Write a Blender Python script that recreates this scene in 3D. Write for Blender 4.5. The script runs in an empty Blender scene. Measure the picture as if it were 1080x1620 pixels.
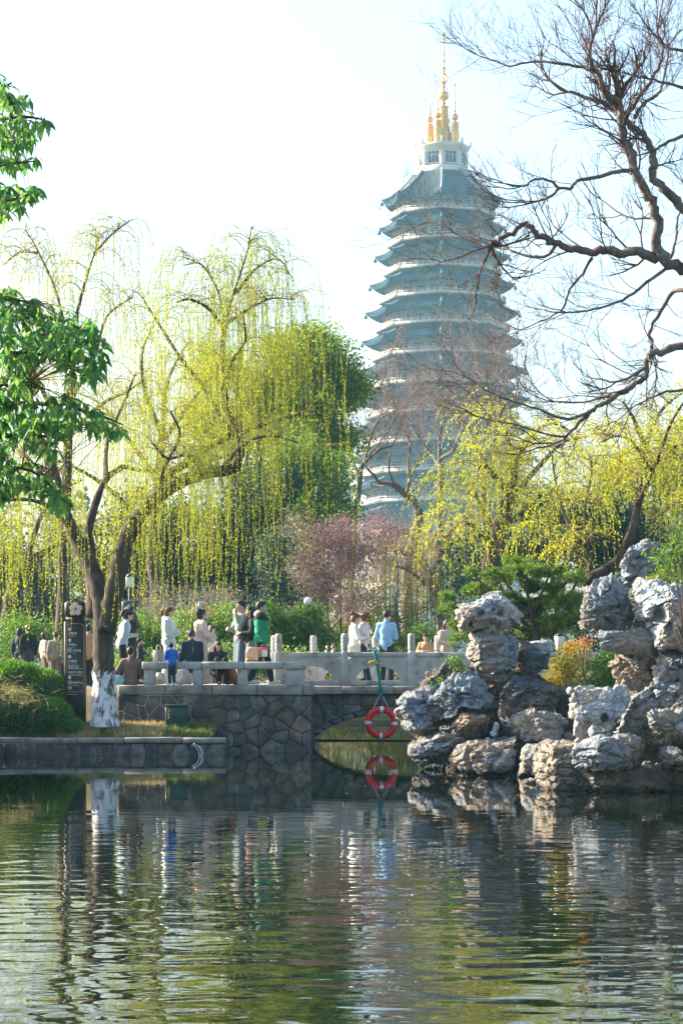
import bpy, math, random
import numpy as np
from mathutils import Vector, Matrix, noise

# ------------------------------------------------------------------ camera
F, HZ, CX, CAMZ = 3600.0, 1060.0, 540.0, 1.69      # focal length in photo pixels, horizon row, centre column, eye height
scene = bpy.context.scene
col = scene.collection
cam_d = bpy.data.cameras.new("camera")
cam = bpy.data.objects.new("camera", cam_d)
col.objects.link(cam)
cam_d.sensor_fit = 'VERTICAL'
cam_d.sensor_height = 36.0
cam_d.sensor_width = 24.0
cam_d.lens = F / 1620.0 * 36.0
cam_d.shift_y = (HZ - 810.0) / 1620.0
cam_d.clip_start = 0.2
cam_d.clip_end = 20000
cam.location = (0, 0, CAMZ)
cam.rotation_euler = (math.radians(90), 0, 0)
scene.camera = cam

# ------------------------------------------------------------------ sky, sun, exposure
SUN_AZ, SUN_EL = math.radians(-67), math.radians(28)   # azimuth from +Y towards +X
world = bpy.data.worlds.new("World")
scene.world = world
world.use_nodes = True
wn = world.node_tree
wn.nodes.clear()
wo = wn.nodes.new("ShaderNodeOutputWorld")
wb = wn.nodes.new("ShaderNodeBackground")
sky = wn.nodes.new("ShaderNodeTexSky")
sky.sky_type = 'NISHITA'
sky.sun_disc = False
sky.sun_elevation = SUN_EL
sky.sun_rotation = SUN_AZ
sky.altitude = 0
sky.air_density = 1.0
sky.dust_density = 3.5
sky.ozone_density = 2.0
wb.inputs[1].default_value = 0.108
wn.links.new(sky.outputs[0], wb.inputs[0])
wn.links.new(wb.outputs[0], wo.inputs[0])

sd = bpy.data.lights.new("sun", 'SUN')
sd.energy = 5.0
sd.angle = math.radians(0.6)
sd.color = (1.0, 0.86, 0.68)
so = bpy.data.objects.new("sun", sd)
col.objects.link(so)
to_sun = Vector((math.sin(SUN_AZ) * math.cos(SUN_EL), math.cos(SUN_AZ) * math.cos(SUN_EL), math.sin(SUN_EL)))
so.rotation_euler = to_sun.to_track_quat('Z', 'Y').to_euler()
so.location = to_sun * 300

scene.view_settings.view_transform = 'Standard'
scene.view_settings.look = 'None'
scene.view_settings.exposure = 1.97
scene.view_settings.gamma = 1.0
scene.view_settings.use_curve_mapping = False
scene.render.engine = 'CYCLES'
cy = scene.cycles
cy.max_bounces = 6
cy.diffuse_bounces = 2
cy.glossy_bounces = 3
cy.transmission_bounces = 4
cy.transparent_max_bounces = 6
cy.volume_bounces = 1
cy.use_denoising = True
cy.sample_clamp_indirect = 4.0
cy.caustics_reflective = False
cy.caustics_refractive = False
HAZE_DENSITY = 0.00024

# ------------------------------------------------------------------ helpers
def P(px, py, D):
    return Vector(((px - CX) * D / F, D, CAMZ - (py - HZ) * D / F))

def PN(arr, D):
    a = np.asarray(arr, float)
    return np.stack([(a[:, 0] - CX) * D / F, np.full(len(a), D), CAMZ - (a[:, 1] - HZ) * D / F], 1)

class MB:
    """collects vertices and faces for ONE mesh"""
    def __init__(s):
        s.v = []; s.f = []; s.m = []; s.n = 0
    def add(s, V, Fc, mi=0):
        V = np.asarray(V, float).reshape(-1, 3)
        Fc = np.asarray(Fc, int)
        if len(Fc) == 0: return s
        s.v.append(V); s.f.append(Fc + s.n); s.m.append(np.full(len(Fc), mi)); s.n += len(V)
        return s
    def box(s, c, h, rz=0, mi=0, bev=0.0):
        c = np.asarray(c, float); h = np.asarray(h, float)
        if bev > 0:
            b = min(bev, h.min() * 0.9)
            vs = []
            for sx in (-1, 1):
                for sy in (-1, 1):
                    for sz in (-1, 1):
                        sg = np.array((sx, sy, sz))
                        for k in range(3):
                            q = h - b; q[k] = h[k]
                            vs.append(sg * q)
            V = np.array(vs)
            def ix(sx, sy, sz, k): return (((sx + 1) // 2) * 4 + ((sy + 1) // 2) * 2 + (sz + 1) // 2) * 3 + k
            quads = []; tris = []
            for k in range(3):
                a, b2 = (k + 1) % 3, (k + 2) % 3
                for sg in (-1, 1):
                    q = []
                    for (u, w) in ((-1, -1), (1, -1), (1, 1), (-1, 1)):
                        t = [0, 0, 0]; t[k] = sg; t[a] = u; t[b2] = w
                        q.append(ix(t[0], t[1], t[2], k))
                    quads.append(q if sg > 0 else q[::-1])
                for u in (-1, 1):
                    for w in (-1, 1):
                        t0 = [0, 0, 0]; t1 = [0, 0, 0]
                        t0[k] = -1; t1[k] = 1; t0[a] = t1[a] = u; t0[b2] = t1[b2] = w
                        q = [ix(*t0, a), ix(*t1, a), ix(*t1, b2), ix(*t0, b2)]
                        quads.append(q if u * w < 0 else q[::-1])
            for sx in (-1, 1):
                for sy in (-1, 1):
                    for sz in (-1, 1):
                        q = [ix(sx, sy, sz, 0), ix(sx, sy, sz, 1), ix(sx, sy, sz, 2)]
                        tris.append(q if sx * sy * sz > 0 else q[::-1])
        else:
            V = np.array([(x, y, z) for x in (-1, 1) for y in (-1, 1) for z in (-1, 1)], float) * h
            quads = [(0, 1, 3, 2), (4, 6, 7, 5), (0, 4, 5, 1), (2, 3, 7, 6), (0, 2, 6, 4), (1, 5, 7, 3)]; tris = []
        if rz:
            cc, ss = math.cos(rz), math.sin(rz)
            V = V @ np.array([[cc, ss, 0], [-ss, cc, 0], [0, 0, 1]])
        V = V + c
        n0 = s.n
        s.v.append(V); s.n += len(V)
        s.f.append(np.array(quads) + n0); s.m.append(np.full(len(quads), mi))
        if tris:
            s.f.append(np.array(tris) + n0); s.m.append(np.full(len(tris), mi))
        return s
    def tube(s, pts, rad, sides=6, mi=0, cap=True):
        p = np.asarray(pts, float); n = len(p)
        r = np.broadcast_to(np.asarray(rad, float), (n,))
        t = np.empty_like(p)
        t[1:-1] = p[2:] - p[:-2]; t[0] = p[1] - p[0]; t[-1] = p[-1] - p[-2]
        t /= np.linalg.norm(t, axis=1, keepdims=True) + 1e-9
        m = np.abs(t.mean(0)); ref = np.zeros(3); ref[int(np.argmin(m))] = 1.0
        u = np.cross(t, ref); u /= np.linalg.norm(u, axis=1, keepdims=True) + 1e-9
        w = np.cross(t, u)
        a = np.arange(sides) * 2 * math.pi / sides
        V = p[:, None, :] + r[:, None, None] * (np.cos(a)[None, :, None] * u[:, None, :] + np.sin(a)[None, :, None] * w[:, None, :])
        V = V.reshape(-1, 3)
        i = np.arange(n - 1)[:, None] * sides; k = np.arange(sides)[None, :]; k2 = (k + 1) % sides
        Fq = np.stack([i + k, i + k2, i + sides + k2, i + sides + k], -1).reshape(-1, 4)
        n0 = s.n
        s.v.append(V); s.n += len(V); s.f.append(Fq + n0); s.m.append(np.full(len(Fq), mi))
        if cap and sides >= 3:
            for (b, rev) in ((0, True), ((n - 1) * sides, False)):
                fan = np.array([(b, b + q, b + q + 1) for q in range(1, sides - 1)])
                if rev: fan = fan[:, ::-1]
                s.f.append(fan + n0); s.m.append(np.full(len(fan), mi))
        return s
    def lathe(s, prof, c=(0, 0, 0), seg=12, mi=0, sx=1.0, sy=1.0):
        """prof: (radius, z) pairs from bottom to top"""
        prof = np.asarray(prof, float); n = len(prof)
        a = np.arange(seg) * 2 * math.pi / seg
        V = np.stack([prof[:, None, 0] * np.cos(a)[None] * sx, prof[:, None, 0] * np.sin(a)[None] * sy,
                      np.repeat(prof[:, None, 1], seg, 1)], -1).reshape(-1, 3) + np.asarray(c, float)
        i = np.arange(n - 1)[:, None] * seg; k = np.arange(seg)[None]; k2 = (k + 1) % seg
        Fq = np.stack([i + k, i + k2, i + seg + k2, i + seg + k], -1).reshape(-1, 4)
        n0 = s.n
        s.v.append(V); s.n += len(V); s.f.append(Fq + n0); s.m.append(np.full(len(Fq), mi))
        for (b, rev) in ((0, True), ((n - 1) * seg, False)):
            fan = np.array([(b, b + q, b + q + 1) for q in range(1, seg - 1)])
            if rev: fan = fan[:, ::-1]
            s.f.append(fan + n0); s.m.append(np.full(len(fan), mi))
        return s
    def ell(s, c, r, rot=None, seg=12, rings=8, mi=0):
        th = np.linspace(-math.pi / 2 + 0.12, math.pi / 2 - 0.12, rings)
        sub = MB().lathe(np.stack([np.cos(th), np.sin(th)], 1), seg=seg)
        V = np.concatenate(sub.v) * np.asarray(r, float)
        if rot is not None: V = V @ np.array(rot).T
        V = V + np.asarray(c, float)
        n0 = s.n; s.v.append(V); s.n += len(V)
        for f in sub.f:
            s.f.append(f + n0); s.m.append(np.full(len(f), mi))
        return s
    def cap(s, a, b, ra, rb, seg=10, flat=None, mi=0):
        """tapered capsule from a to b"""
        a = np.asarray(a, float); b = np.asarray(b, float); d = b - a; L = np.linalg.norm(d) + 1e-6; d = d / L
        th = np.linspace(0.15, math.pi / 2, 4)
        pr = [(ra * math.sin(t), -ra * math.cos(t)) for t in th] + [(rb * math.sin(t), L + rb * math.cos(t)) for t in th[::-1]]
        sub = MB().lathe(pr, seg=seg)
        V = np.concatenate(sub.v)
        ref = np.array((0, 1, 0)) if abs(d[1]) < 0.9 else np.array((1, 0, 0))
        u = np.cross(ref, d); u /= np.linalg.norm(u); w = np.cross(d, u)
        if flat: V = V * np.array([flat, 1, 1])
        V = V[:, :1] * u + V[:, 1:2] * w + V[:, 2:3] * d + a
        n0 = s.n; s.v.append(V); s.n += len(V)
        for f in sub.f:
            s.f.append(f + n0); s.m.append(np.full(len(f), mi))
        return s
    def mesh(s, name, off=(0, 0, 0), smooth=False):
        me = bpy.data.meshes.new(name)
        if s.n == 0: return me
        V = np.concatenate(s.v) - np.asarray(off, float)
        loops = np.concatenate([f.ravel() for f in s.f]).astype(np.int32)
        sizes = np.concatenate([np.full(len(f), f.shape[1]) for f in s.f]).astype(np.int32)
        starts = np.concatenate([[0], np.cumsum(sizes)[:-1]]).astype(np.int32)
        me.vertices.add(len(V)); me.vertices.foreach_set("co", V.astype(np.float32).ravel())
        me.loops.add(len(loops)); me.loops.foreach_set("vertex_index", loops)
        me.polygons.add(len(sizes)); me.polygons.foreach_set("loop_start", starts)
        mi = np.concatenate(s.m).astype(np.int32)
        if mi.any(): me.polygons.foreach_set("material_index", mi)
        if smooth: me.polygons.foreach_set("use_smooth", np.ones(len(sizes), dtype=bool))
        me.update(calc_edges=True); me.validate()
        return me
    def bounds(s):
        V = np.concatenate(s.v)
        return V.min(0), V.max(0)

BASE = {}
def tag(o, label=None, cat=None, group=None, kind=None):
    if label: o["label"] = label
    if cat: o["category"] = cat
    if group: o["group"] = group
    if kind: o["kind"] = kind
    return o

def thing(name, loc, label, cat, group=None):
    o = bpy.data.objects.new(name, None)
    o.empty_display_size = 0.2
    o.location = loc
    col.objects.link(o)
    BASE[o] = np.array(loc, float)
    return tag(o, label, cat, group)

def put(name, mb, mats, parent=None, smooth=False, kind=None, label=None, cat=None, group=None):
    """link a mesh buffer in world coordinates as one object; children share the frame of their thing"""
    mats = mats if isinstance(mats, (list, tuple)) else [mats]
    if parent is not None:
        off = BASE[parent]
    else:
        lo, hi = mb.bounds() if isinstance(mb, MB) else (np.array(mb[1]), np.array(mb[2]))
        off = np.array([(lo[0] + hi[0]) / 2, (lo[1] + hi[1]) / 2, lo[2]])
    me = mb.mesh(name, off, smooth) if isinstance(mb, MB) else mb[0]
    for m in mats: me.materials.append(m)
    o = bpy.data.objects.new(name, me)
    col.objects.link(o)
    if parent is not None:
        o.parent = parent
    else:
        o.location = off
    BASE[o] = off
    return tag(o, label, cat, group, kind)

def inst(name, me, parent, loc, rot=(0, 0, 0), scale=(1, 1, 1)):
    """another object on shared mesh data, child of parent; loc in world"""
    o = bpy.data.objects.new(name, me)
    col.objects.link(o)
    o.parent = parent
    o.location = Vector(loc) - Vector(BASE[parent])
    o.rotation_euler = rot
    o.scale = scale
    BASE[o] = np.array(loc, float)
    return o

def remesh(mb, name, voxel, smooth_it=2, deci=None, off=(0, 0, 0), displace=None):
    """voxel-fuse overlapping solids into one continuous surface"""
    me = mb.mesh("tmp")
    o = bpy.data.objects.new("tmp", me)
    col.objects.link(o)
    m = o.modifiers.new("r", 'REMESH'); m.mode = 'VOXEL'; m.voxel_size = voxel
    if smooth_it:
        m = o.modifiers.new("s", 'SMOOTH'); m.iterations = smooth_it; m.factor = 0.5
    if deci:
        m = o.modifiers.new("d", 'DECIMATE'); m.ratio = deci
    dg = bpy.context.evaluated_depsgraph_get()
    out = bpy.data.meshes.new_from_object(o.evaluated_get(dg))
    bpy.data.objects.remove(o); bpy.data.meshes.remove(me)
    out.name = name
    n = len(out.vertices)
    co = np.empty(n * 3, np.float32); out.vertices.foreach_get("co", co); co = co.reshape(-1, 3).astype(float)
    if displace is not None:
        no = np.empty(n * 3, np.float32); out.vertices.foreach_get("normal", no); no = no.reshape(-1, 3)
        co = displace(co, no)
    lo, hi = co.min(0), co.max(0)
    co2 = co - np.asarray(off, float)
    out.vertices.foreach_set("co", co2.astype(np.float32).ravel())
    out.polygons.foreach_set("use_smooth", np.ones(len(out.polygons), dtype=bool))
    out.materials.clear()
    out.update()
    return out, lo, hi

def put_me(name, me, mats, parent, **kw):
    mats = mats if isinstance(mats, (list, tuple)) else [mats]
    for m in mats: me.materials.append(m)
    o = bpy.data.objects.new(name, me); col.objects.link(o); o.parent = parent
    BASE[o] = BASE[parent]
    return tag(o, **kw)

# ------------------------------------------------------------------ materials
def lin(c):
    return tuple(((v / 12.92) if v <= 0.04045 else ((v + 0.055) / 1.055) ** 2.4) for v in c)

def new_mat(name):
    m = bpy.data.materials.new(name); m.use_nodes = True
    nt = m.node_tree
    for n in list(nt.nodes): nt.nodes.remove(n)
    out = nt.nodes.new("ShaderNodeOutputMaterial")
    return m, nt, out

def ramp(nt, stops):
    r = nt.nodes.new("ShaderNodeValToRGB")
    e = r.color_ramp.elements
    e[0].position, e[0].color = stops[0][0], (*stops[0][1], 1)
    e[1].position, e[1].color = stops[-1][0], (*stops[-1][1], 1)
    for p, c in stops[1:-1]:
        x = e.new(p); x.color = (*c, 1)
    return r

def surf(name, cols, scale=4.0, rough=0.8, bump=0.0, bscale=None, metal=0.0, spec=0.3, stretch=(1, 1, 1), detail=6, extra=None, bdist=0.02, island=0.0, sheen=0):
    """principled surface: noise through a ramp of base colours, noise bump"""
    m, nt, out = new_mat(name)
    b = nt.nodes.new("ShaderNodeBsdfPrincipled")
    nt.links.new(b.outputs[0], out.inputs[0])
    b.inputs['Roughness'].default_value = rough
    b.inputs['Metallic'].default_value = metal
    b.inputs['Specular IOR Level'].default_value = spec
    tc = nt.nodes.new("ShaderNodeNewGeometry")
    mp = nt.nodes.new("ShaderNodeMapping"); mp.inputs['Scale'].default_value = stretch
    nt.links.new(tc.outputs['Position'], mp.inputs[0])
    n = nt.nodes.new("ShaderNodeTexNoise"); n.inputs['Scale'].default_value = scale; n.inputs['Detail'].default_value = detail
    n.inputs['Roughness'].default_value = 0.62
    nt.links.new(mp.outputs[0], n.inputs['Vector'])
    if len(cols) == 1: cols = [cols[0], tuple(v * 0.8 for v in cols[0])]
    k = len(cols)
    r = ramp(nt, [(0.3 + 0.4 * i / (k - 1), c) for i, c in enumerate(cols)])
    nt.links.new(n.outputs['Fac'], r.inputs[0])
    colour = r.outputs[0]
    if island:
        hs = nt.nodes.new("ShaderNodeHueSaturation")
        oi = nt.nodes.new("ShaderNodeObjectInfo")
        mr = nt.nodes.new("ShaderNodeMapRange"); mr.inputs[3].default_value = 1 - island; mr.inputs[4].default_value = 1 + island
        nt.links.new(oi.outputs['Random'], mr.inputs[0]); nt.links.new(mr.outputs[0], hs.inputs['Value'])
        nt.links.new(colour, hs.inputs['Color']); colour = hs.outputs[0]
    nt.links.new(colour, b.inputs['Base Color'])
    if bump:
        n2 = nt.nodes.new("ShaderNodeTexNoise"); n2.inputs['Scale'].default_value = bscale or scale * 5; n2.inputs['Detail'].default_value = 8
        n2.inputs['Roughness'].default_value = 0.65
        nt.links.new(mp.outputs[0], n2.inputs['Vector'])
        bp = nt.nodes.new("ShaderNodeBump"); bp.inputs['Strength'].default_value = bump; bp.inputs['Distance'].default_value = bdist
        nt.links.new(n2.outputs['Fac'], bp.inputs['Height']); nt.links.new(bp.outputs[0], b.inputs['Normal'])
    return m

def leafm(name, cols, trans=0.4, rough=0.6, tcol=None, spec=0.3):
    """leaf: principled + translucent, colour varies from leaf to leaf"""
    m, nt, out = new_mat(name)
    g = nt.nodes.new("ShaderNodeNewGeometry")
    k = len(cols)
    r = ramp(nt, [(i / (k - 1), c) for i, c in enumerate(cols)])
    nt.links.new(g.outputs['Random Per Island'], r.inputs[0])
    b = nt.nodes.new("ShaderNodeBsdfPrincipled"); b.inputs['Roughness'].default_value = rough
    b.inputs['Specular IOR Level'].default_value = spec
    nt.links.new(r.outputs[0], b.inputs['Base Color'])
    t = nt.nodes.new("ShaderNodeBsdfTranslucent")
    hs = nt.nodes.new("ShaderNodeHueSaturation"); hs.inputs['Value'].default_value = 1.25; hs.inputs['Hue'].default_value = 0.485; hs.inputs['Saturation'].default_value = 1.1
    nt.links.new(r.outputs[0], hs.inputs['Color']); nt.links.new(hs.outputs[0], t.inputs['Color'])
    mx = nt.nodes.new("ShaderNodeMixShader"); mx.inputs[0].default_value = trans
    nt.links.new(b.outputs[0], mx.inputs[1]); nt.links.new(t.outputs[0], mx.inputs[2])
    nt.links.new(mx.outputs[0], out.inputs[0])
    return m

M = {}
M['bark'] = surf('bark', [(0.025, 0.018, 0.014), (0.07, 0.05, 0.04), (0.13, 0.1, 0.08)], 9, 0.9, 1.0, 22, stretch=(1, 1, 0.3), bdist=0.03)
M['bark_grey'] = surf('bark_grey', [(0.06, 0.05, 0.046), (0.13, 0.11, 0.1), (0.21, 0.185, 0.165)], 7, 0.9, 0.8, 20, stretch=(1, 1, 0.4))
M['twig'] = surf('twig', [(0.06, 0.04, 0.03), (0.13, 0.09, 0.07)], 3, 0.9)
M['twig_yellow'] = surf('twig_yellow', [(0.16, 0.13, 0.04), (0.28, 0.24, 0.07)], 3, 0.8)
M['twig_pink'] = surf('twig_pink', [(0.16, 0.12, 0.105), (0.28, 0.21, 0.19)], 2, 0.9)
M['twig_straw'] = surf('twig_straw', [(0.3, 0.22, 0.1), (0.5, 0.38, 0.2)], 2, 0.9)
M['willow'] = leafm('willow_leaf', [(0.24, 0.36, 0.02), (0.38, 0.5, 0.03), (0.54, 0.6, 0.05)], 0.5)
M['willow_gold'] = leafm('willow_leaf_gold', [(0.32, 0.42, 0.03), (0.48, 0.55, 0.045), (0.64, 0.64, 0.06)], 0.5)
M['straw'] = leafm('straw_leaf', [(0.3, 0.25, 0.08), (0.45, 0.36, 0.14), (0.4, 0.38, 0.08)], 0.4)
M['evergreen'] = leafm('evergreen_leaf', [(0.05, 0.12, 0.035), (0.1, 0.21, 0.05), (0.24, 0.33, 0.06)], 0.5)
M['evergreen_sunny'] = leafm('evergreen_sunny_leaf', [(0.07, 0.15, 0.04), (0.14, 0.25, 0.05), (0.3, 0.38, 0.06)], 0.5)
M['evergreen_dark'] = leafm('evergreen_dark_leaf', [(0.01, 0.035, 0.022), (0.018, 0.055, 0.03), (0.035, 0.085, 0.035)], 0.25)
M['olive'] = leafm('olive_leaf', [(0.12, 0.17, 0.025), (0.22, 0.27, 0.035), (0.36, 0.36, 0.05)], 0.4)
M['broadleaf'] = leafm('broad_leaf', [(0.06, 0.19, 0.06), (0.1, 0.27, 0.08), (0.22, 0.38, 0.09)], 0.5, 0.42, spec=0.5)
M['shrub'] = leafm('shrub_leaf', [(0.04, 0.12, 0.02), (0.09, 0.2, 0.03), (0.16, 0.28, 0.05)], 0.4)
M['yellow_shrub'] = leafm('yellow_shrub_leaf', [(0.12, 0.16, 0.02), (0.35, 0.31, 0.03), (0.2, 0.24, 0.04), (0.36, 0.2, 0.03)], 0.4)
M['orange_leaf'] = leafm('orange_leaf', [(0.4, 0.1, 0.02), (0.5, 0.2, 0.03), (0.45, 0.3, 0.04)], 0.4)
M['pine'] = leafm('pine_needle', [(0.03, 0.1, 0.025), (0.06, 0.18, 0.03), (0.16, 0.28, 0.04), (0.26, 0.28, 0.05)], 0.3)
M['hedge'] = leafm('hedge_needle', [(0.05, 0.14, 0.02), (0.09, 0.23, 0.03), (0.15, 0.3, 0.04)], 0.35)
M['grass_green'] = leafm('grass_green', [(0.05, 0.1, 0.02), (0.11, 0.17, 0.03), (0.2, 0.22, 0.06)], 0.35)
M['grass_dry'] = leafm('grass_dry', [(0.35, 0.27, 0.14), (0.5, 0.4, 0.22), (0.25, 0.24, 0.08)], 0.3)
M['pinkleaf'] = leafm('pink_leaf', [(0.17, 0.1, 0.1), (0.26, 0.165, 0.16), (0.33, 0.24, 0.21)], 0.3)
M['greytwig'] = leafm('grey_twig_leaf', [(0.16, 0.13, 0.12), (0.27, 0.22, 0.2), (0.2, 0.24, 0.12)], 0.3)
M['farwood'] = leafm('far_wood_leaf', [(0.03, 0.06, 0.03), (0.07, 0.1, 0.04), (0.13, 0.14, 0.05)], 0.3)
M['granite'] = surf('granite', [(0.17, 0.165, 0.155), (0.36, 0.35, 0.33), (0.43, 0.42, 0.4), (0.48, 0.47, 0.45)], 3.5, 0.85, 0.5, 120, bdist=0.004, island=0.1)
M['granite_old'] = surf('granite_old', [(0.11, 0.1, 0.09), (0.24, 0.225, 0.205), (0.34, 0.33, 0.31)], 3, 0.9, 0.6, 90, bdist=0.006, island=0.12)
M['mortar'] = surf('mortar', [(0.04, 0.038, 0.036), (0.085, 0.078, 0.07)], 5, 0.95, 0.6, 40)
M['rub1'] = surf('rubble_brown', [(0.055, 0.045, 0.042), (0.14, 0.105, 0.09), (0.28, 0.21, 0.165)], 3, 0.9, 1.0, 26, island=0.3, detail=10)
M['rub2'] = surf('rubble_grey', [(0.045, 0.046, 0.048), (0.115, 0.115, 0.113), (0.27, 0.255, 0.24)], 3, 0.9, 1.0, 26, island=0.3, detail=10)
M['rub3'] = surf('rubble_purple', [(0.055, 0.042, 0.044), (0.13, 0.095, 0.097), (0.24, 0.185, 0.175)], 3, 0.9, 1.0, 26, island=0.3, detail=10)
M['paving'] = surf('paving', [(0.3, 0.285, 0.26), (0.42, 0.4, 0.37)], 2, 0.9, 0.3, 30)
M['whitewash'] = surf('whitewash', [(0.06, 0.045, 0.04), (0.1, 0.08, 0.07), (0.6, 0.62, 0.63), (0.68, 0.7, 0.71), (0.74, 0.75, 0.76)], 11, 0.9, 1.0, 22, stretch=(1, 1, 0.4), bdist=0.03)
# ------------------------------------------------------------------ ground, pond, terrace
def ss(a, b, x):
    t = np.clip((x - a) / (b - a), 0, 1); return t * t * (3 - 2 * t)

def ground_height(x, y):
    """pond bottom -1.0, low left ledge 0.28, land about 1.3"""
    xl = -(0.15 * y + 0.9)
    xr = 0.15 * y + 0.55
    pond = (y > -40) & (y < 45.1) & (x > xl) & (x < xr)
    right_land = (y > 38.5) & (x > 1.95) & (y < 46.5)
    right_land |= (y > 33.7) & (x > 4.1) & (y < 60)
    right_land |= (y > 46.0) & (y < 54) & (x > 3.9)
    pond &= ~right_land
    front = (y >= 44.0) & (y < 54) & (x > -0.9) & (x < 3.9) & ~right_land
    back = (y >= 53.5) & (y < 71.5) & (x > -0.75) & (x < 3.2)
    mid = (y >= 44.95) & (y < 47.2) & (x > -2.6) & (x < 3.9) & ~right_land
    wet = pond | front | back | mid
    z = np.full(x.shape, 1.3)
    z = np.where((y < 30), 0.45, z)
    led = (x < -2.55) & (y > 44.9) & (y < 54)
    z = np.where(led, 0.3 + 0.22 * ss(45.2, 46.6, y) + 0.8 * ss(46.9, 49.0, y), z)
    z = np.where(right_land, 0.5 + 0.45 * ss(36, 40, y), z)
    far = ss(90, 400, y)
    z = z + far * 0.4
    cove = (x > -4) & (x < 7) & (y > 71) & (y < 82)
    z = np.where(cove, 0.1 + 1.2 * ss(73, 81, y), z)
    z = np.where(wet, -1.0, z)
    return z

xs = np.concatenate([[-6000, -2500, -900, -300, -120, -60, -30], np.arange(-12, 12.01, 0.25), [30, 60, 120, 300, 900, 2500, 6000]])
ys = np.concatenate([[-400, -100, -40, -15], np.concatenate([np.arange(0, 33, 1.0), np.arange(33, 56, 0.25), np.arange(56, 92, 0.5)]), [96, 105, 120, 150, 200, 300, 450, 700, 1200, 2500, 6000]])
gx, gy = np.meshgrid(xs, ys)
gz = ground_height(gx, gy)
nx, ny = len(xs), len(ys)
V = np.stack([gx, gy, gz], -1).reshape(-1, 3)
ii = (np.arange(ny - 1)[:, None] * nx + np.arange(nx - 1)[None]).ravel()
Fg = np.stack([ii, ii + 1, ii + nx + 1, ii + nx], 1)
M['earth'] = surf('earth', [(0.045, 0.06, 0.022), (0.1, 0.09, 0.05), (0.2, 0.16, 0.09)], 0.8, 0.95, 0.7, 12)
put('ground', MB().add(V, Fg), M['earth'], kind='structure', label='soil and lawn of the park around the pond')

def water_mat():
    m, nt, out = new_mat('pond_water')
    b = nt.nodes.new("ShaderNodeBsdfPrincipled")
    b.inputs['Base Color'].default_value = (0.003, 0.007, 0.004, 1)
    b.inputs['Roughness'].default_value = 0.015
    b.inputs['IOR'].default_value = 1.4
    g = nt.nodes.new("ShaderNodeNewGeometry")
    def layer(sc, stretch, rot, detail, w):
        mp = nt.nodes.new("ShaderNodeMapping"); mp.inputs['Scale'].default_value = stretch; mp.inputs['Rotation'].default_value = (0, 0, rot)
        nt.links.new(g.outputs['Position'], mp.inputs[0])
        n = nt.nodes.new("ShaderNodeTexNoise"); n.inputs['Scale'].default_value = sc; n.inputs['Detail'].default_value = detail; n.inputs['Roughness'].default_value = 0.45
        n.inputs['Distortion'].default_value = 0.3
        nt.links.new(mp.outputs[0], n.inputs['Vector'])
        mu = nt.nodes.new("ShaderNodeMath"); mu.operation = 'MULTIPLY'; mu.inputs[1].default_value = w
        nt.links.new(n.outputs['Fac'], mu.inputs[0])
        return mu.outputs[0]
    a = layer(1.0, (2.1, 3.3, 1), 0.10, 0.6, 1.0)
    c = layer(1.0, (4.6, 7.0, 1), -0.2, 0.5, 0.22)
    d = layer(1.0, (0.7, 1.1, 1), 0.3, 0.0, 1.0)
    s1 = nt.nodes.new("ShaderNodeMath"); nt.links.new(a, s1.inputs[0]); nt.links.new(c, s1.inputs[1])
    s2 = nt.nodes.new("ShaderNodeMath"); nt.links.new(s1.outputs[0], s2.inputs[0]); nt.links.new(d, s2.inputs[1])
    # wind patches: the sheltered water under the bank and bridge is calmer
    sx = nt.nodes.new("ShaderNodeSeparateXYZ"); nt.links.new(g.outputs['Position'], sx.inputs[0])
    mr = nt.nodes.new("ShaderNodeMapRange"); mr.inputs[1].default_value = 11; mr.inputs[2].default_value = 28
    mr.inputs[3].default_value = 1.0; mr.inputs[4].default_value = 0.07
    nt.links.new(sx.outputs['Y'], mr.inputs[0])
    ml = nt.nodes.new("ShaderNodeMath"); ml.operation = 'MULTIPLY'
    nt.links.new(s2.outputs[0], ml.inputs[0]); nt.links.new(mr.outputs[0], ml.inputs[1])
    bp = nt.nodes.new("ShaderNodeBump"); bp.inputs['Strength'].default_value = 1.0; bp.inputs['Distance'].default_value = 0.0105
    nt.links.new(ml.outputs[0], bp.inputs['Height'])
    nt.links.new(bp.outputs[0], b.inputs['Normal'])
    nt.links.new(b.outputs[0], out.inputs[0])
    return m
M['water'] = water_mat()
wv = [(-14, -40, 0), (18, -40, 0), (18, 92, 0), (-14, 92, 0)]
put('pond_water', MB().add(wv, [(0, 1, 2, 3)]), M['water'], kind='structure', label='rippled dark green water of the pond')

# terrace paving behind the bench, at floor level 1.38
TZ = 1.38
mb = MB().box((-2.67, 50.25, 1.08), (1.98, 2.85, 0.295), bev=0.01)
put('terrace', mb, M['paving'], kind='structure', label='paved terrace floor behind the stone bench')

# ------------------------------------------------------------------ masonry
def clip(poly, a, b, c):
    """keep a*x+b*y<=c"""
    out = []
    n = len(poly)
    for i in range(n):
        p, q = poly[i], poly[(i + 1) % n]
        dp, dq = a * p[0] + b * p[1] - c, a * q[0] + b * q[1] - c
        if dp <= 0: out.append(p)
        if (dp < 0) != (dq < 0) and dp != dq:
            t = dp / (dp - dq); out.append((p[0] + t * (q[0] - p[0]), p[1] + t * (q[1] - p[1])))
    return out

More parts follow.
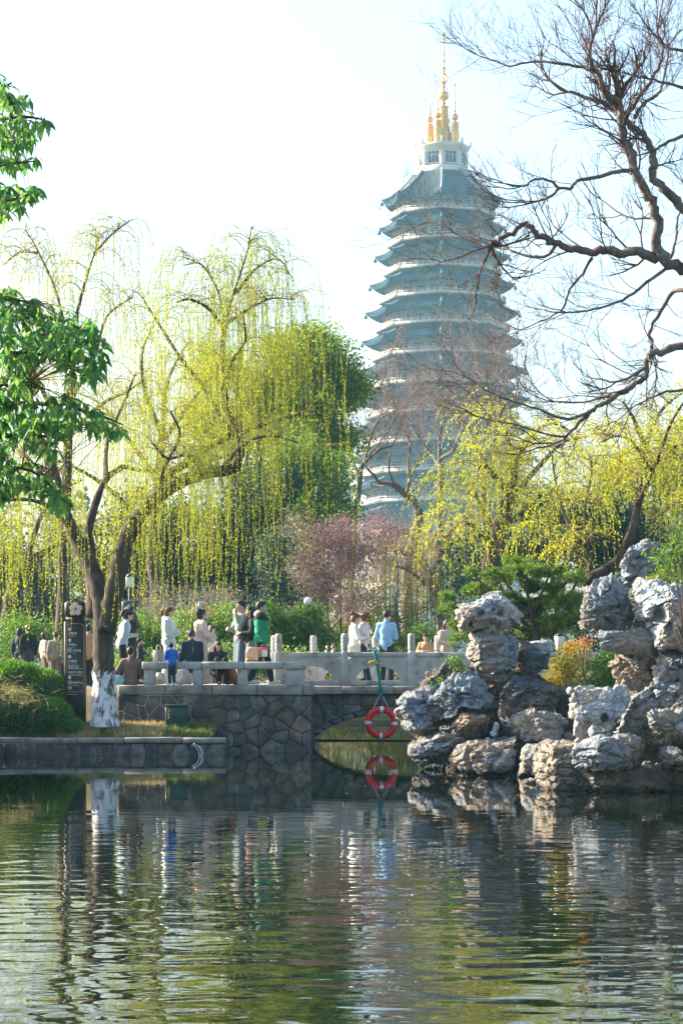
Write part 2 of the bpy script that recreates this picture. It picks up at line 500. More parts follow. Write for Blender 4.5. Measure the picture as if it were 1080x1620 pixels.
def cells(x0, x1, z0, z1, sw, sh, rng, jit=0.38):
    nr = max(1, round((z1 - z0) / sh)); pts = []
    for r in range(nr):
        nc = max(1, round((x1 - x0) / (sw * rng.uniform(0.8, 1.25))))
        for c in range(nc):
            pts.append((x0 + (c + 0.5 + 0.5 * (r % 2) - 0.25 + rng.uniform(-jit, jit)) * (x1 - x0) / nc,
                        z0 + (r + 0.5 + rng.uniform(-jit, jit) * 0.8) * (z1 - z0) / nr))
    res = []
    for i, p in enumerate(pts):
        poly = [(x0, z0), (x1, z0), (x1, z1), (x0, z1)]
        for j, q in enumerate(pts):
            if i == j: continue
            a, b = q[0] - p[0], q[1] - p[1]
            if a * a + b * b > (4 * sw) ** 2: continue
            c = (q[0] ** 2 + q[1] ** 2 - p[0] ** 2 - p[1] ** 2) / 2
            poly = clip(poly, a, b, c)
            if len(poly) < 3: break
        if len(poly) >= 3: res.append(poly)
    return res

def stone_piece(poly, y, depth, parent, mat, rng, gap=0.007, name='stone'):
    """one rubble stone: bevelled prism standing proud of the mortar; face looks to -Y"""
    p = np.array(poly)
    # drop tiny edges
    keep = [i for i in range(len(p)) if np.linalg.norm(p[i] - p[i - 1]) > 0.02]
    p = p[keep]
    if len(p) < 3: return
    c = p.mean(0); ext = (p.max(0) - p.min(0))
    if ext.min() < 0.05: return
    def inset(d):
        v = p - c; L = np.linalg.norm(v, axis=1, keepdims=True)
        return c + v * np.clip(1 - d / L, 0.2, 1)
    # round corners: cut each corner in two
    def chaikin(q):
        q2 = []
        for i in range(len(q)):
            a, b = q[i], q[(i + 1) % len(q)]
            q2 += [a * 0.8 + b * 0.2, a * 0.2 + b * 0.8]
        return np.array(q2)
    # worn, uneven outline
    pp = []
    for i in range(len(p)):
        a_, b_ = p[i], p[(i + 1) % len(p)]; L_ = np.linalg.norm(b_ - a_)
        pp.append(a_)
        if L_ > 0.1: pp.append((a_ + b_) / 2 + (c - (a_ + b_) / 2) * rng.uniform(-0.03, 0.05))
    p = np.array(pp)
    r0, r1 = chaikin(inset(gap)), chaikin(inset(gap + 0.022))
    n = len(r0); pr = depth * rng.uniform(0.5, 1.2)
    jit = np.array([rng.uniform(-0.2, 0.2) * depth for _ in range(n)])
    A = np.stack([r0[:, 0], np.full(n, y + 0.06), r0[:, 1]], 1)
    B = np.stack([r0[:, 0], y - pr * 0.55 + jit * 0.3, r0[:, 1]], 1)
    C = np.stack([r1[:, 0], y - pr + jit * 0.5, r1[:, 1]], 1)
    ctr = np.array([[c[0], y - pr - 0.012, c[1]]])
    V = np.concatenate([A, B, C, ctr])
    k = np.arange(n); k2 = (k + 1) % n
    mb = MB()
    mb.v.append(V); mb.n = len(V)
    for f in (np.stack([k, k2, n + k2, n + k], 1), np.stack([n + k, n + k2, 2 * n + k2, 2 * n + k], 1), np.stack([2 * n + k, 2 * n + k2, np.full(n, 3 * n)], 1)):
        mb.f.append(f); mb.m.append(np.zeros(len(f), int))
    put(name, mb, mat, parent)

rng = random.Random(5)
RUB = ['rub1', 'rub2', 'rub3', 'rub2']
# wall under the bench terrace
xa, xb = P(186, 0, 47)[0], P(492, 0, 47)[0]
wall = thing('retaining_wall', ((xa + xb) / 2, 47.2, -0.6), 'rubble stone retaining wall with granite coping below the stone bench', 'wall')
mb = MB().box(((xa + xb) / 2, 47.25, 0.29), ((xb - xa) / 2, 0.2, 0.885))
mb.box((xb - 0.18, 49.0, 0.29), (0.17, 1.6, 0.88))
put('mortar_core', mb, M['mortar'], wall)
for poly in cells(xa, xb, -0.06, 1.17, 0.32, 0.23, rng, 0.5):
    stone_piece(poly, 47.05, 0.035, wall, M[rng.choice(RUB)], rng)
x = xa + 0.02
while x < xb + 0.02:
    w = min(rng.uniform(0.85, 1.05), xb + 0.06 - x)
    if w < 0.2: break
    put('coping_slab', MB().box((x + w / 2 - 0.004, 47.2, 1.276 + rng.uniform(-.004, .004)), (w / 2 - 0.006, 0.26, 0.098), bev=0.015), M['granite_old'], wall)
    x += w

# low quay wall at the left
xq0, xq1 = -9.0, P(355, 0, 45)[0]
quay = thing('quay_wall', ((xq0 + xq1) / 2, 45.1, -0.6), 'low rubble quay wall along the water below the hedge and willow', 'wall')
mb = MB().box(((xq0 + xq1) / 2, 45.18, -0.18), ((xq1 - xq0) / 2, 0.14, 0.42))
mb.box((xq1 - 0.14, 46.1, -0.18), (0.135, 0.8, 0.419))
put('mortar_core', mb, M['mortar'], quay)
for poly in cells(xq0, xq1, -0.06, 0.235, 0.3, 0.3, rng, 0.42):
    stone_piece(poly, 45.05, 0.03, quay, M[rng.choice(RUB)], rng, gap=0.01)
x = xq0
while x < xq1:
    w = min(rng.uniform(0.8, 1.2), xq1 + 0.02 - x)
    if w < 0.2: break
    put('coping_slab', MB().box((x + w / 2, 45.2, 0.295 + rng.uniform(-.006, .006)), (w / 2 - 0.006, 0.22, 0.052), bev=0.012), M['granite_old'], quay)
    x += w

# ------------------------------------------------------------------ bench
bench = thing('stone_bench', (P(354, 0, 47.3)[0], 47.3, TZ), 'long low granite bench on block legs along the terrace edge', 'bench')
def bx(px): return P(px, 0, 47.3)[0]
for a, b in ((226, 319.5), (320.5, 386), (387, 481)):
    put('seat_slab', MB().box(((bx(a) + bx(b)) / 2, 47.3, 1.785), ((bx(b) - bx(a)) / 2, 0.2, 0.075), bev=0.015), M['granite'], bench)
for a, b in ((229, 246), (306, 321), (376, 392), (452, 479)):
    put('leg', MB().box(((bx(a) + bx(b)) / 2, 47.3, 1.544), ((bx(b) - bx(a)) / 2, 0.15, 0.166), bev=0.01), M['granite'], bench)
# return of the bench running back towards the bridge
put('seat_slab', MB().box((bx(470), 48.4, 1.783), (0.18, 0.88, 0.073), bev=0.015), M['granite'], bench)
for yy in (48.0, 49.1):
    put('leg', MB().box((bx(470), yy, 1.543), (0.13, 0.12, 0.167), bev=0.01), M['granite'], bench)

# ------------------------------------------------------------------ bridge
BD = 50.0
def bpx(px, D=BD): return P(px, 0, D)[0]
bridge = thing('stone_bridge', (bpx(650), 51.6, -0.6), 'grey stone arch bridge with carved posts and arched parapet panels', 'bridge')
AX, AHW, AZ0, AR = bpx(652), 2.28, -0.12, 0.9      # arch: centre, half span, springing, rise
x0, x1 = -0.95, 5.6
def arch_z(x):
    t = (x - AX) / AHW
    return AZ0 + AR * math.sqrt(max(0, 1 - t * t)) if abs(t) < 1 else -0.6
# body: spandrel faces front and back, barrel between
xsn = np.concatenate([np.linspace(x0, AX - AHW, 4)[:-1], AX + AHW * np.sin(np.linspace(-math.pi / 2, math.pi / 2, 33)), np.linspace(AX + AHW, x1, 4)[1:]])
bot = np.array([arch_z(x) for x in xsn]); top = np.full(len(xsn), 1.16)
yf, yb = BD + 0.14, BD + 3.05
n = len(xsn)
V = np.concatenate([np.stack([xsn, np.full(n, y), z], 1) for (y, z) in ((yf, bot), (yf, top), (yb, top), (yb, bot))])
k = np.arange(n - 1)
Fb = np.concatenate([np.stack([r * n + k, r * n + k + 1, ((r + 1) % 4) * n + k + 1, ((r + 1) % 4) * n + k], 1) for r in range(4)])
put('arch_body', MB().add(V, Fb), M['mortar'], bridge)
for poly in cells(x0, x1, -0.06, 1.15, 0.36, 0.26, rng):
    q = [(px_, max(pz_, arch_z(px_) + 0.13) if abs(px_ - AX) < AHW else pz_) for px_, pz_ in poly]
    q = np.array(q)
    if (q[:, 1].max() - q[:, 1].min()) < 0.09: continue
    if q[:, 1].max() > 1.16: continue
    stone_piece([tuple(t) for t in q], yf, 0.028, bridge, M[rng.choice(['rub2', 'rub2', 'rub3', 'rub1'])], rng)
# voussoirs round the arch
for i in range(22):
    t0, t1 = math.pi * i / 22 + 0.012, math.pi * (i + 1) / 22 - 0.012
    poly = [(AX - (AHW + d) * math.cos(t), AZ0 + (AR + d) * math.sin(t)) for t, d in ((t0, 0.0), (t1, 0.0), (t1, 0.12), (t0, 0.12))]
    if max(p[1] for p in poly) < -0.02: continue
    stone_piece(poly[::-1], yf, 0.045, bridge, M['rub2'], rng, gap=0.004, name='arch_stone')
put('deck', MB().box(((x0 + x1) / 2, (yf + yb) / 2, 1.245), ((x1 - x0) / 2, 1.2, 0.075)), M['paving'], bridge)
for yy in (BD + 0.15, yb - 0.15):
    x = x0
    while x < x1 - 0.1:
        w = min(rng.uniform(0.95, 1.15), x1 - x)
        put('kerb_slab', MB().box((x + w / 2, yy, 1.248 + rng.uniform(-.003, .003)), (w / 2 - 0.006, 0.2, 0.085), bev=0.012), M['granite_old'], bridge)
        x += w

def post_mesh():
    mb = MB().box((0, 0, 0.38), (0.085, 0.085, 0.38), bev=0.012)
    mb.lathe([(0.06, 0.75), (0.07, 0.78), (0.055, 0.8), (0.078, 0.815), (0.078, 0.86), (0.07, 0.875), (0.079, 0.89), (0.079, 0.94), (0.07, 0.955), (0.079, 0.97), (0.079, 1.02), (0.07, 1.035), (0.079, 1.05), (0.079, 1.1), (0.072, 1.14), (0.05, 1.16)], seg=14)
    me = mb.mesh('parapet_post', smooth=False); me.materials.append(M['granite']); return me
PM = post_mesh()

def panel_mesh(w, h=0.74, th=0.055):
    """parapet panel with a half-elliptic opening"""
    ow, oz0, oh = w * 0.37, 0.13, 0.31
    N = 18
    a = np.linspace(math.pi, 0, N)
    inner = np.stack([ow * np.cos(a), oz0 + oh * np.sin(a)], 1)               # left foot -> top -> right foot
    outer = np.stack([np.interp(np.linspace(0, 1, N), [0, 0.33, 0.67, 1], [-w / 2, -w / 2, w / 2, w / 2]), np.interp(np.linspace(0, 1, N), [0, 0.33, 0.67, 1], [oz0, h - 0.1, h - 0.1, oz0])], 1)
    mb = MB()
    for y, flip in ((-th, False), (th, True)):
        V = np.concatenate([np.stack([inner[:, 0], np.full(N, y), inner[:, 1]], 1), np.stack([outer[:, 0], np.full(N, y), outer[:, 1]], 1)])
        k = np.arange(N - 1); f = np.stack([k, k + 1, N + k + 1, N + k], 1)
        mb.add(V, f if flip else f[:, ::-1])
    V = np.concatenate([np.stack([inner[:, 0], np.full(N, y), inner[:, 1]], 1) for y in (-th, th)])
    k = np.arange(N - 1); mb.add(V, np.stack([k, k + 1, N + k + 1, N + k], 1))
    mb.box((0, 0, oz0 / 2 + 0.008), (w / 2, th, oz0 / 2 - 0.008), bev=0.006)
    me = mb.mesh('parapet_panel'); me.materials.append(M['granite']); return me
PW = (105 - 12.5) * BD / F
PANEL = panel_mesh(PW)
rail = MB().box((0, 0, 0), (PW / 2, 0.075, 0.055), bev=0.018).mesh('hand_rail'); rail.materials.append(M['granite'])
DZ = 1.333
def parapet(yy, posts):
    for i, px in enumerate(posts):
        xx = bpx(px, yy)
        inst('parapet_post', PM, bridge, (xx, yy, DZ))
        if i + 1 < len(posts):
            x2 = bpx(posts[i + 1], yy); s = (x2 - xx - 0.17) / PW
            pn = inst('parapet_panel', PANEL, bridge, ((xx + x2) / 2, yy, DZ), scale=(s, 1, 1))
            inst('hand_rail', rail, bridge, ((xx + x2) / 2, yy, DZ + 0.695), scale=(s, 1, 1))
parapet(BD + 0.15, [440.5, 545, 650.5, 755.5, 860.5, 965])
parapet(yb - 0.15, [434, 496, 594, 692, 790, 888, 985])
# ------------------------------------------------------------------ pagoda
M['tile'] = surf('glazed_tile', [(0.004, 0.03, 0.05), (0.01, 0.045, 0.07)], 0.6, 0.55, 0.0, spec=0.5)
M['p_wall'] = surf('pagoda_wall', [(0.38, 0.26, 0.21), (0.48, 0.35, 0.29)], 0.3, 0.8)
M['p_stone'] = surf('pagoda_marble', [(0.54, 0.45, 0.38), (0.62, 0.54, 0.46)], 0.3, 0.7)
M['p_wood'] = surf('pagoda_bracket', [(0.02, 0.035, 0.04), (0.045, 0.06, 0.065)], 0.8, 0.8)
M['p_ridge'] = surf('pagoda_ridge', [(0.2, 0.22, 0.22), (0.28, 0.3, 0.3)], 0.5, 0.7)
M['p_glass'] = surf('pagoda_glass', [(0.012, 0.025, 0.035), (0.025, 0.045, 0.06)], 0.4, 0.2, spec=0.6)
M['gold'] = surf('gilt_bronze', [(0.75, 0.36, 0.04), (0.85, 0.46, 0.07)], 0.8, 0.32, 0.15, 3, metal=0.75)
PD = 543.0
PX = P(699.5, 0, PD)[0]
U = PD / F                                    # metres per photo pixel at the pagoda
def pz(y): return CAMZ - (y - HZ) * U
PROT = math.radians(-3.5)                     # a corner points almost at the camera
ANG = [PROT - math.pi / 2 + k * math.pi / 4 for k in range(8)]   # corner angles, first towards the camera
pag = thing('pagoda', (PX, PD, 1.6), 'tall many-tiered octagonal pagoda with blue-grey tiled eaves and golden spire', 'pagoda')
PB = np.array((PX, PD, 0.0))

def octring(R, z): return np.array([(R * math.cos(a), R * math.sin(a), z) for a in ANG])
def oct_prism(mb, prof, closed=False):
    """prof: (R, z) list -> 8-sided surface"""
    V = np.concatenate([octring(R, z) for R, z in prof]) + PB
    n = len(prof); f = []
    for i in range(n - 1):
        for k in range(8):
            f.append((i * 8 + k, i * 8 + (k + 1) % 8, (i + 1) * 8 + (k + 1) % 8, (i + 1) * 8 + k))
    return mb.add(V, f)

def roof_point(R0, R1, z0, z1, k, s, t, up):
    """k face, s 0..1 along the side, t 0 inner top .. 1 eave; concave sweep, corners turned up"""
    a0, a1 = ANG[k], ANG[(k + 1) % 8]
    R = R0 + (R1 - R0) * t
    x = R * ((1 - s) * math.cos(a0) + s * math.cos(a1)); y = R * ((1 - s) * math.sin(a0) + s * math.sin(a1))
    e = abs(2 * s - 1)
    z = z0 + (z1 - z0) * (1 - (1 - t) ** 1.5) - up + up * (1 - t * t) + up * t * t * e ** 2.6
    grow = 1 + 0.02 * t * t * e ** 4
    return (x * grow, y * grow, z)

def make_roof(R0, R1, z0, z1, up, soffit_r, soffit_z):
    mb = MB(); NS, NT = 12, 6
    for k in range(8):
        V = [roof_point(R0, R1, z0, z1, k, s / NS, t / NT, up) for t in range(NT + 1) for s in range(NS + 1)]
        f = [(t * (NS + 1) + s, (t + 1) * (NS + 1) + s, (t + 1) * (NS + 1) + s + 1, t * (NS + 1) + s + 1) for t in range(NT) for s in range(NS)]
        mb.add(np.array(V) + PB, f)
        # eave fascia and soffit
        E = np.array([roof_point(R0, R1, z0, z1, k, s / NS, 1, up) for s in range(NS + 1)])
        E2 = E * np.array((0.985, 0.985, 1)) - np.array((0, 0, 0.45))
        a0, a1 = ANG[k], ANG[(k + 1) % 8]
        I = np.array([(soffit_r * ((1 - s / NS) * math.cos(a0) + s / NS * math.cos(a1)), soffit_r * ((1 - s / NS) * math.sin(a0) + s / NS * math.sin(a1)), soffit_z) for s in range(NS + 1)])
        V = np.concatenate([E, E2, I]) + PB; q = np.arange(NS); m = NS + 1
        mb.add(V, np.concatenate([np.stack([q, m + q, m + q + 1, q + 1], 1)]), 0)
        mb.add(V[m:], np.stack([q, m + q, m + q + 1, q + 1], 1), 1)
    roof = put('roof', mb, [M['tile'], M['p_wood']], pag)
    tb = MB()                                     # rows of round cover tiles
    for k in range(8):
        side = R1 * 0.765; nt = max(8, int(side / 0.62))
        for j in range(nt):
            s = (j + 0.5) / nt
            pts = [np.array(roof_point(R0, R1, z0, z1, k, s, t, up)) + PB + (0, 0, 0.06) for t in (0.03, 0.35, 0.7, 1.0)]
            tb.tube(pts, 0.11, 4, cap=False)
    put('tile_rows', tb, M['tile'], roof, kind='stuff')
    for k in range(8):
        pts = [np.array(roof_point(R0, R1, z0, z1, k, 0, t, up)) + PB + (0, 0, 0.22) for t in (0, 0.25, 0.5, 0.75, 0.92, 1.0)]
        d = pts[-1] - pts[-2]
        pts.append(pts[-1] + d * 0.5 + (0, 0, 0.25))
        rb = MB().tube(pts, [0.3, 0.28, 0.26, 0.25, 0.24, 0.22, 0.1], 5)
        put('hip_ridge', rb, M['p_ridge'], roof)
        tip = pts[-1] - d * 0.3
        bl = MB().tube([tip + (0, 0, -0.2), tip + (0, 0, -0.7)], 0.05, 4)
        bl.lathe([(0.42, -1.6), (0.36, -1.2), (0.28, -0.85), (0.1, -0.7)], c=tip, seg=8)
        put('wind_bell', bl, M['p_wood'], roof)
    return roof

# window: pale frame with a lattice and a recessed pane; unit size 1 x 1, looks to local -Y
fm = MB()
for c, h in (((-0.46, 0, 0), (0.04, 0.05, 0.5)), ((0.46, 0, 0), (0.04, 0.05, 0.5)), ((0, 0, 0.46), (0.42, 0.05, 0.04)), ((0, 0, -0.46), (0.42, 0.05, 0.04)), ((-0.16, 0.02, 0), (0.018, 0.03, 0.42)), ((0.16, 0.02, 0), (0.018, 0.03, 0.42)), ((0, 0.02, 0.15), (0.42, 0.028, 0.02))):
    fm.box(c, h)
WF = fm.mesh('window'); WF.materials.append(M['p_stone'])
WP = MB().box((0, 0.04, 0), (0.43, 0.01, 0.43)).mesh('pane'); WP.materials.append(M['p_glass'])

def storey(R, zb, h, wins=3):
    """wall ring between a balcony floor and the eave above"""
    wb_ = MB(); oct_prism(wb_, [(R, zb), (R, zb + h)])
    for k in range(8):
        a0, a1 = ANG[k], ANG[(k + 1) % 8]
        A = np.array((R * math.cos(a0), R * math.sin(a0), 0)); B = np.array((R * math.cos(a1), R * math.sin(a1), 0))
        nrm = (A + B) / 2; nrm /= np.linalg.norm(nrm)
        for j in range(4):
            p = A + (B - A) * (j / 3) + nrm * (0.12 if 0 < j < 3 else 0.0) + PB
            wb_.tube([p + (0, 0, zb), p + (0, 0, zb + h)], 0.32, 6, cap=False)
        # lintel band and corbels
        for s in np.linspace(0.08, 0.92, 9):
            p = A + (B - A) * s + nrm * 0.35 + PB
            wb_.box((p[0], p[1], zb + h * 0.9), (0.28, 0.28, h * 0.1), rz=math.atan2(nrm[1], nrm[0]))
    w = put('storey_wall', wb_, M['p_wall'], pag)
    for k in range(8):
        a0, a1 = ANG[k], ANG[(k + 1) % 8]
        A = np.array((R * math.cos(a0), R * math.sin(a0), 0)); B = np.array((R * math.cos(a1), R * math.sin(a1), 0))
        nrm = (A + B) / 2; nrm /= np.linalg.norm(nrm); L = np.linalg.norm(B - A)
        for j in range(wins):
            p = A + (B - A) * ((j + 0.5) / wins) + nrm * 0.14 + PB
            ww = L / wins * (0.78 if j == 1 or wins == 1 else 0.68)
            rz = math.atan2(nrm[1], nrm[0]) + math.pi / 2
            o = inst('window', WF, w, (p[0], p[1], zb + h * 0.47), (0, 0, rz), (ww, 2.0, h * 0.6))
            q = bpy.data.objects.new('pane', WP); col.objects.link(q); q.parent = o
    return w

def balcony(R, z, r_in):
    bb = MB(); oct_prism(bb, [(r_in, z - 1.1), (R * 0.97, z - 0.35), (R, z - 0.3), (R, z), (r_in - 0.5, z)])
    put('balcony', bb, M['p_wood'], pag)
    rb = MB()
    for k in range(8):
        a0, a1 = ANG[k], ANG[(k + 1) % 8]
        A = np.array((R * math.cos(a0), R * math.sin(a0), z)) * np.array((0.985, 0.985, 1)) + PB
        B = np.array((R * math.cos(a1), R * math.sin(a1), z)) * np.array((0.985, 0.985, 1)) + PB
        rb.tube([A + (0, 0, 1.15), B + (0, 0, 1.15)], 0.1, 4); rb.tube([A + (0, 0, 0.75), B + (0, 0, 0.75)], 0.07, 4)
        rz = math.atan2((B - A)[1], (B - A)[0]); L = np.linalg.norm(B - A); c = (A + B) / 2
        rb.box(c + (0, 0, 0.38), (L / 2 - 0.1, 0.05, 0.3), rz=rz)
        n = max(4, int(L / 1.5))
        for j in range(n + 1):
            p = A + (B - A) * j / n
            rb.box(p + (0, 0, 0.7), (0.11, 0.11, 0.7), rz=rz)
    put('balustrade', rb, M['p_stone'], pag)

eave_y = [317, 362, 407, 452, 496, 541, 587, 633, 679, 725, 771, 817]
eave_R = [93, 97, 104, 112, 118.5, 124, 129.5, 135, 140, 145, 150, 156]
for i, (ey, er) in enumerate(zip(eave_y, eave_R)):
    z = pz(ey); R = er * U
    Rw = R * 0.79                                  # wall of the storey below this eave
    if i == 0:
        make_roof(44 * U, R, pz(277), z, 1.5, Rw, z - 0.9)
    else:
        make_roof(eave_R[i - 1] * U * 0.83, R, z + 1.45, z, 0.75, Rw, z - 0.7)
    zb = pz(eave_y[i + 1]) + 2.55 if i + 1 < len(eave_y) else 1.6
    storey(Rw, zb, z - 0.75 - zb, 3)
    if i + 1 < len(eave_y):
        balcony(R * 0.9, zb, R * 0.83)
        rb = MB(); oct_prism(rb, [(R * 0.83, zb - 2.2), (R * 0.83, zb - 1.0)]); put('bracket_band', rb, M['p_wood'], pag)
# marble terrace below
bs = MB(); oct_prism(bs, [(30, 1.0), (30, 7.5), (29, 7.6), (20, 7.6)]); put('plinth', bs, M['p_stone'], pag)
# turret above the top roof
tz0, tz1 = pz(276), pz(233)
tb = MB(); oct_prism(tb, [(44 * U, tz0 - 0.4), (44 * U, tz0 + 0.9), (38 * U, tz0 + 1.4), (37 * U, tz0 + 1.4), (37 * U, tz1 - 2.0), (39 * U, tz1 - 1.7), (41 * U, tz1 - 1.0), (44 * U, tz1 - 0.5), (44 * U, tz1), (5 * U, tz1 + 0.1)])
for k in range(8):
    p = np.array((37 * U * math.cos(ANG[k]), 37 * U * math.sin(ANG[k]), 0)) + PB
    tb.tube([p + (0, 0, tz0 + 1.4), p + (0, 0, tz1 - 1.9)], 0.6, 6, cap=False)
tur = put('turret', tb, M['p_stone'], pag)
for k in range(8):
    a0, a1 = ANG[k], ANG[(k + 1) % 8]; R = 37 * U
    A = np.array((R * math.cos(a0), R * math.sin(a0), 0)); B = np.array((R * math.cos(a1), R * math.sin(a1), 0))
    nrm = (A + B) / 2; nrm /= np.linalg.norm(nrm); p = (A + B) / 2 + nrm * 0.1 + PB
    o = inst('window', WF, tur, (p[0], p[1], (tz0 + tz1) / 2 + 0.0), (0, 0, math.atan2(nrm[1], nrm[0]) + math.pi / 2), (3.2, 2, 3.4))
    q = bpy.data.objects.new('pane', WP); col.objects.link(q); q.parent = o
    fb = MB(); p = np.array((44 * U * math.cos(a0), 44 * U * math.sin(a0), tz1)) + PB
    fb.lathe([(0.3, 0), (0.22, 0.5), (0.3, 0.9), (0.1, 1.3)], c=p, seg=6); put('finial', fb, M['p_stone'], tur)

def rows(z0, z1, r0, r1, n):
    pr = []
    for i in range(n):
        t0, t1 = i / n, (i + 0.62) / n
        for t, k in ((t0, 1.0), (t1, 1.0), (t1 + 0.02, 0.86), (t0 + 1 / n - 0.02, 0.86)):
            pr.append(((r0 + (r1 - r0) * t) * k, z0 + (z1 - z0) * t))
    return pr
def spire(cx, cyy, zb, s_body, y_of, main):
    g = MB(); c = (PX + cx, PD + cyy, 0)
    if main:
        g.lathe([(13 * U, zb), (13 * U, zb + 1), (11.5 * U, zb + 1.4), (12 * U, zb + 3.2), (10 * U, zb + 4.4), (9 * U, zb + 4.7)] + rows(zb + 4.8, pz(171), 8.6 * U, 6.8 * U, 6) + [(8 * U, pz(170.5)), (8 * U, pz(169)), (2.2 * U, pz(168)), (2 * U, pz(160))], c=c, seg=16)
        put('spire', g, M['gold'], pag, smooth=False)
        o = put('spire_ball', MB().ell((c[0], c[1], pz(151.5)), (8.2 * U,) * 3, seg=18, rings=12), M['gold'], pag, smooth=True)
        rod = MB().tube([(c[0], c[1], pz(160)), (c[0], c[1], pz(110)), (c[0], c[1], pz(53))], [1.9 * U, 1.3 * U, 0.7 * U], 8)
        for y, r, hz in ((163, 4, 1.6), (137, 3.5, 2), (108, 4, 2), (112, 2.5, 1.5), (96, 3, 2.5), (85, 2.2, 2), (67, 3, 1.6), (54, 3.1, 3.1)):
            rod.ell((c[0], c[1], pz(y)), (r * U, r * U, hz * U), seg=10, rings=7)
        # crown ring of flames
        for q in range(8):
            a = q * math.pi / 4
            pts = [(c[0] + 1.0 * U * math.cos(a), c[1] + 1.0 * U * math.sin(a), pz(134)), (c[0] + 5.5 * U * math.cos(a), c[1] + 5.5 * U * math.sin(a), pz(127)), (c[0] + 5.2 * U * math.cos(a), c[1] + 5.2 * U * math.sin(a), pz(121)), (c[0] + 1.2 * U * math.cos(a), c[1] + 1.2 * U * math.sin(a), pz(115))]
            rod.tube(pts, 0.55 * U, 4)
        put('spire_rod', rod, M['gold'], pag, smooth=False)
    else:
        g.lathe([(6.8 * U, zb), (6.8 * U, zb + 0.6), (6.0 * U, zb + 1.0), (7.0 * U, zb + 2.2), (6.4 * U, zb + 3.2), (5.2 * U, zb + 3.6)] + rows(zb + 3.7, zb + 5.6, 6.1 * U, 5.8 * U, 3) + [(5.6 * U, zb + 5.7), (1.2 * U, zb + 5.9), (1.1 * U, zb + 6.4)], c=c, seg=12)
        put('stupa', g, M['gold'], pag)
        put('stupa_ball', MB().ell((c[0], c[1], zb + 6.9), (5.5 * U,) * 3, seg=12, rings=9), M['gold'], pag, smooth=True)
        rod = MB().tube([(c[0], c[1], zb + 7.5), (c[0], c[1], zb + 14.5)], [0.7 * U, 0.4 * U], 6)
        for d, r in ((8.3, 2.2), (9.2, 1.3), (10.4, 1.5), (11.6, 1.2), (14.6, 1.8)):
            rod.ell((c[0], c[1], zb + d), (r * U,) * 3, seg=8, rings=6)
        put('stupa_rod', rod, M['gold'], pag)
spire(0.3, 0, tz1, 1, None, True)
for a in (-112, -22, 68, 158):
    r = 21.0 * U; aa = math.radians(a)
    spire(r * math.cos(aa), r * math.sin(aa), tz1, 1, None, False)
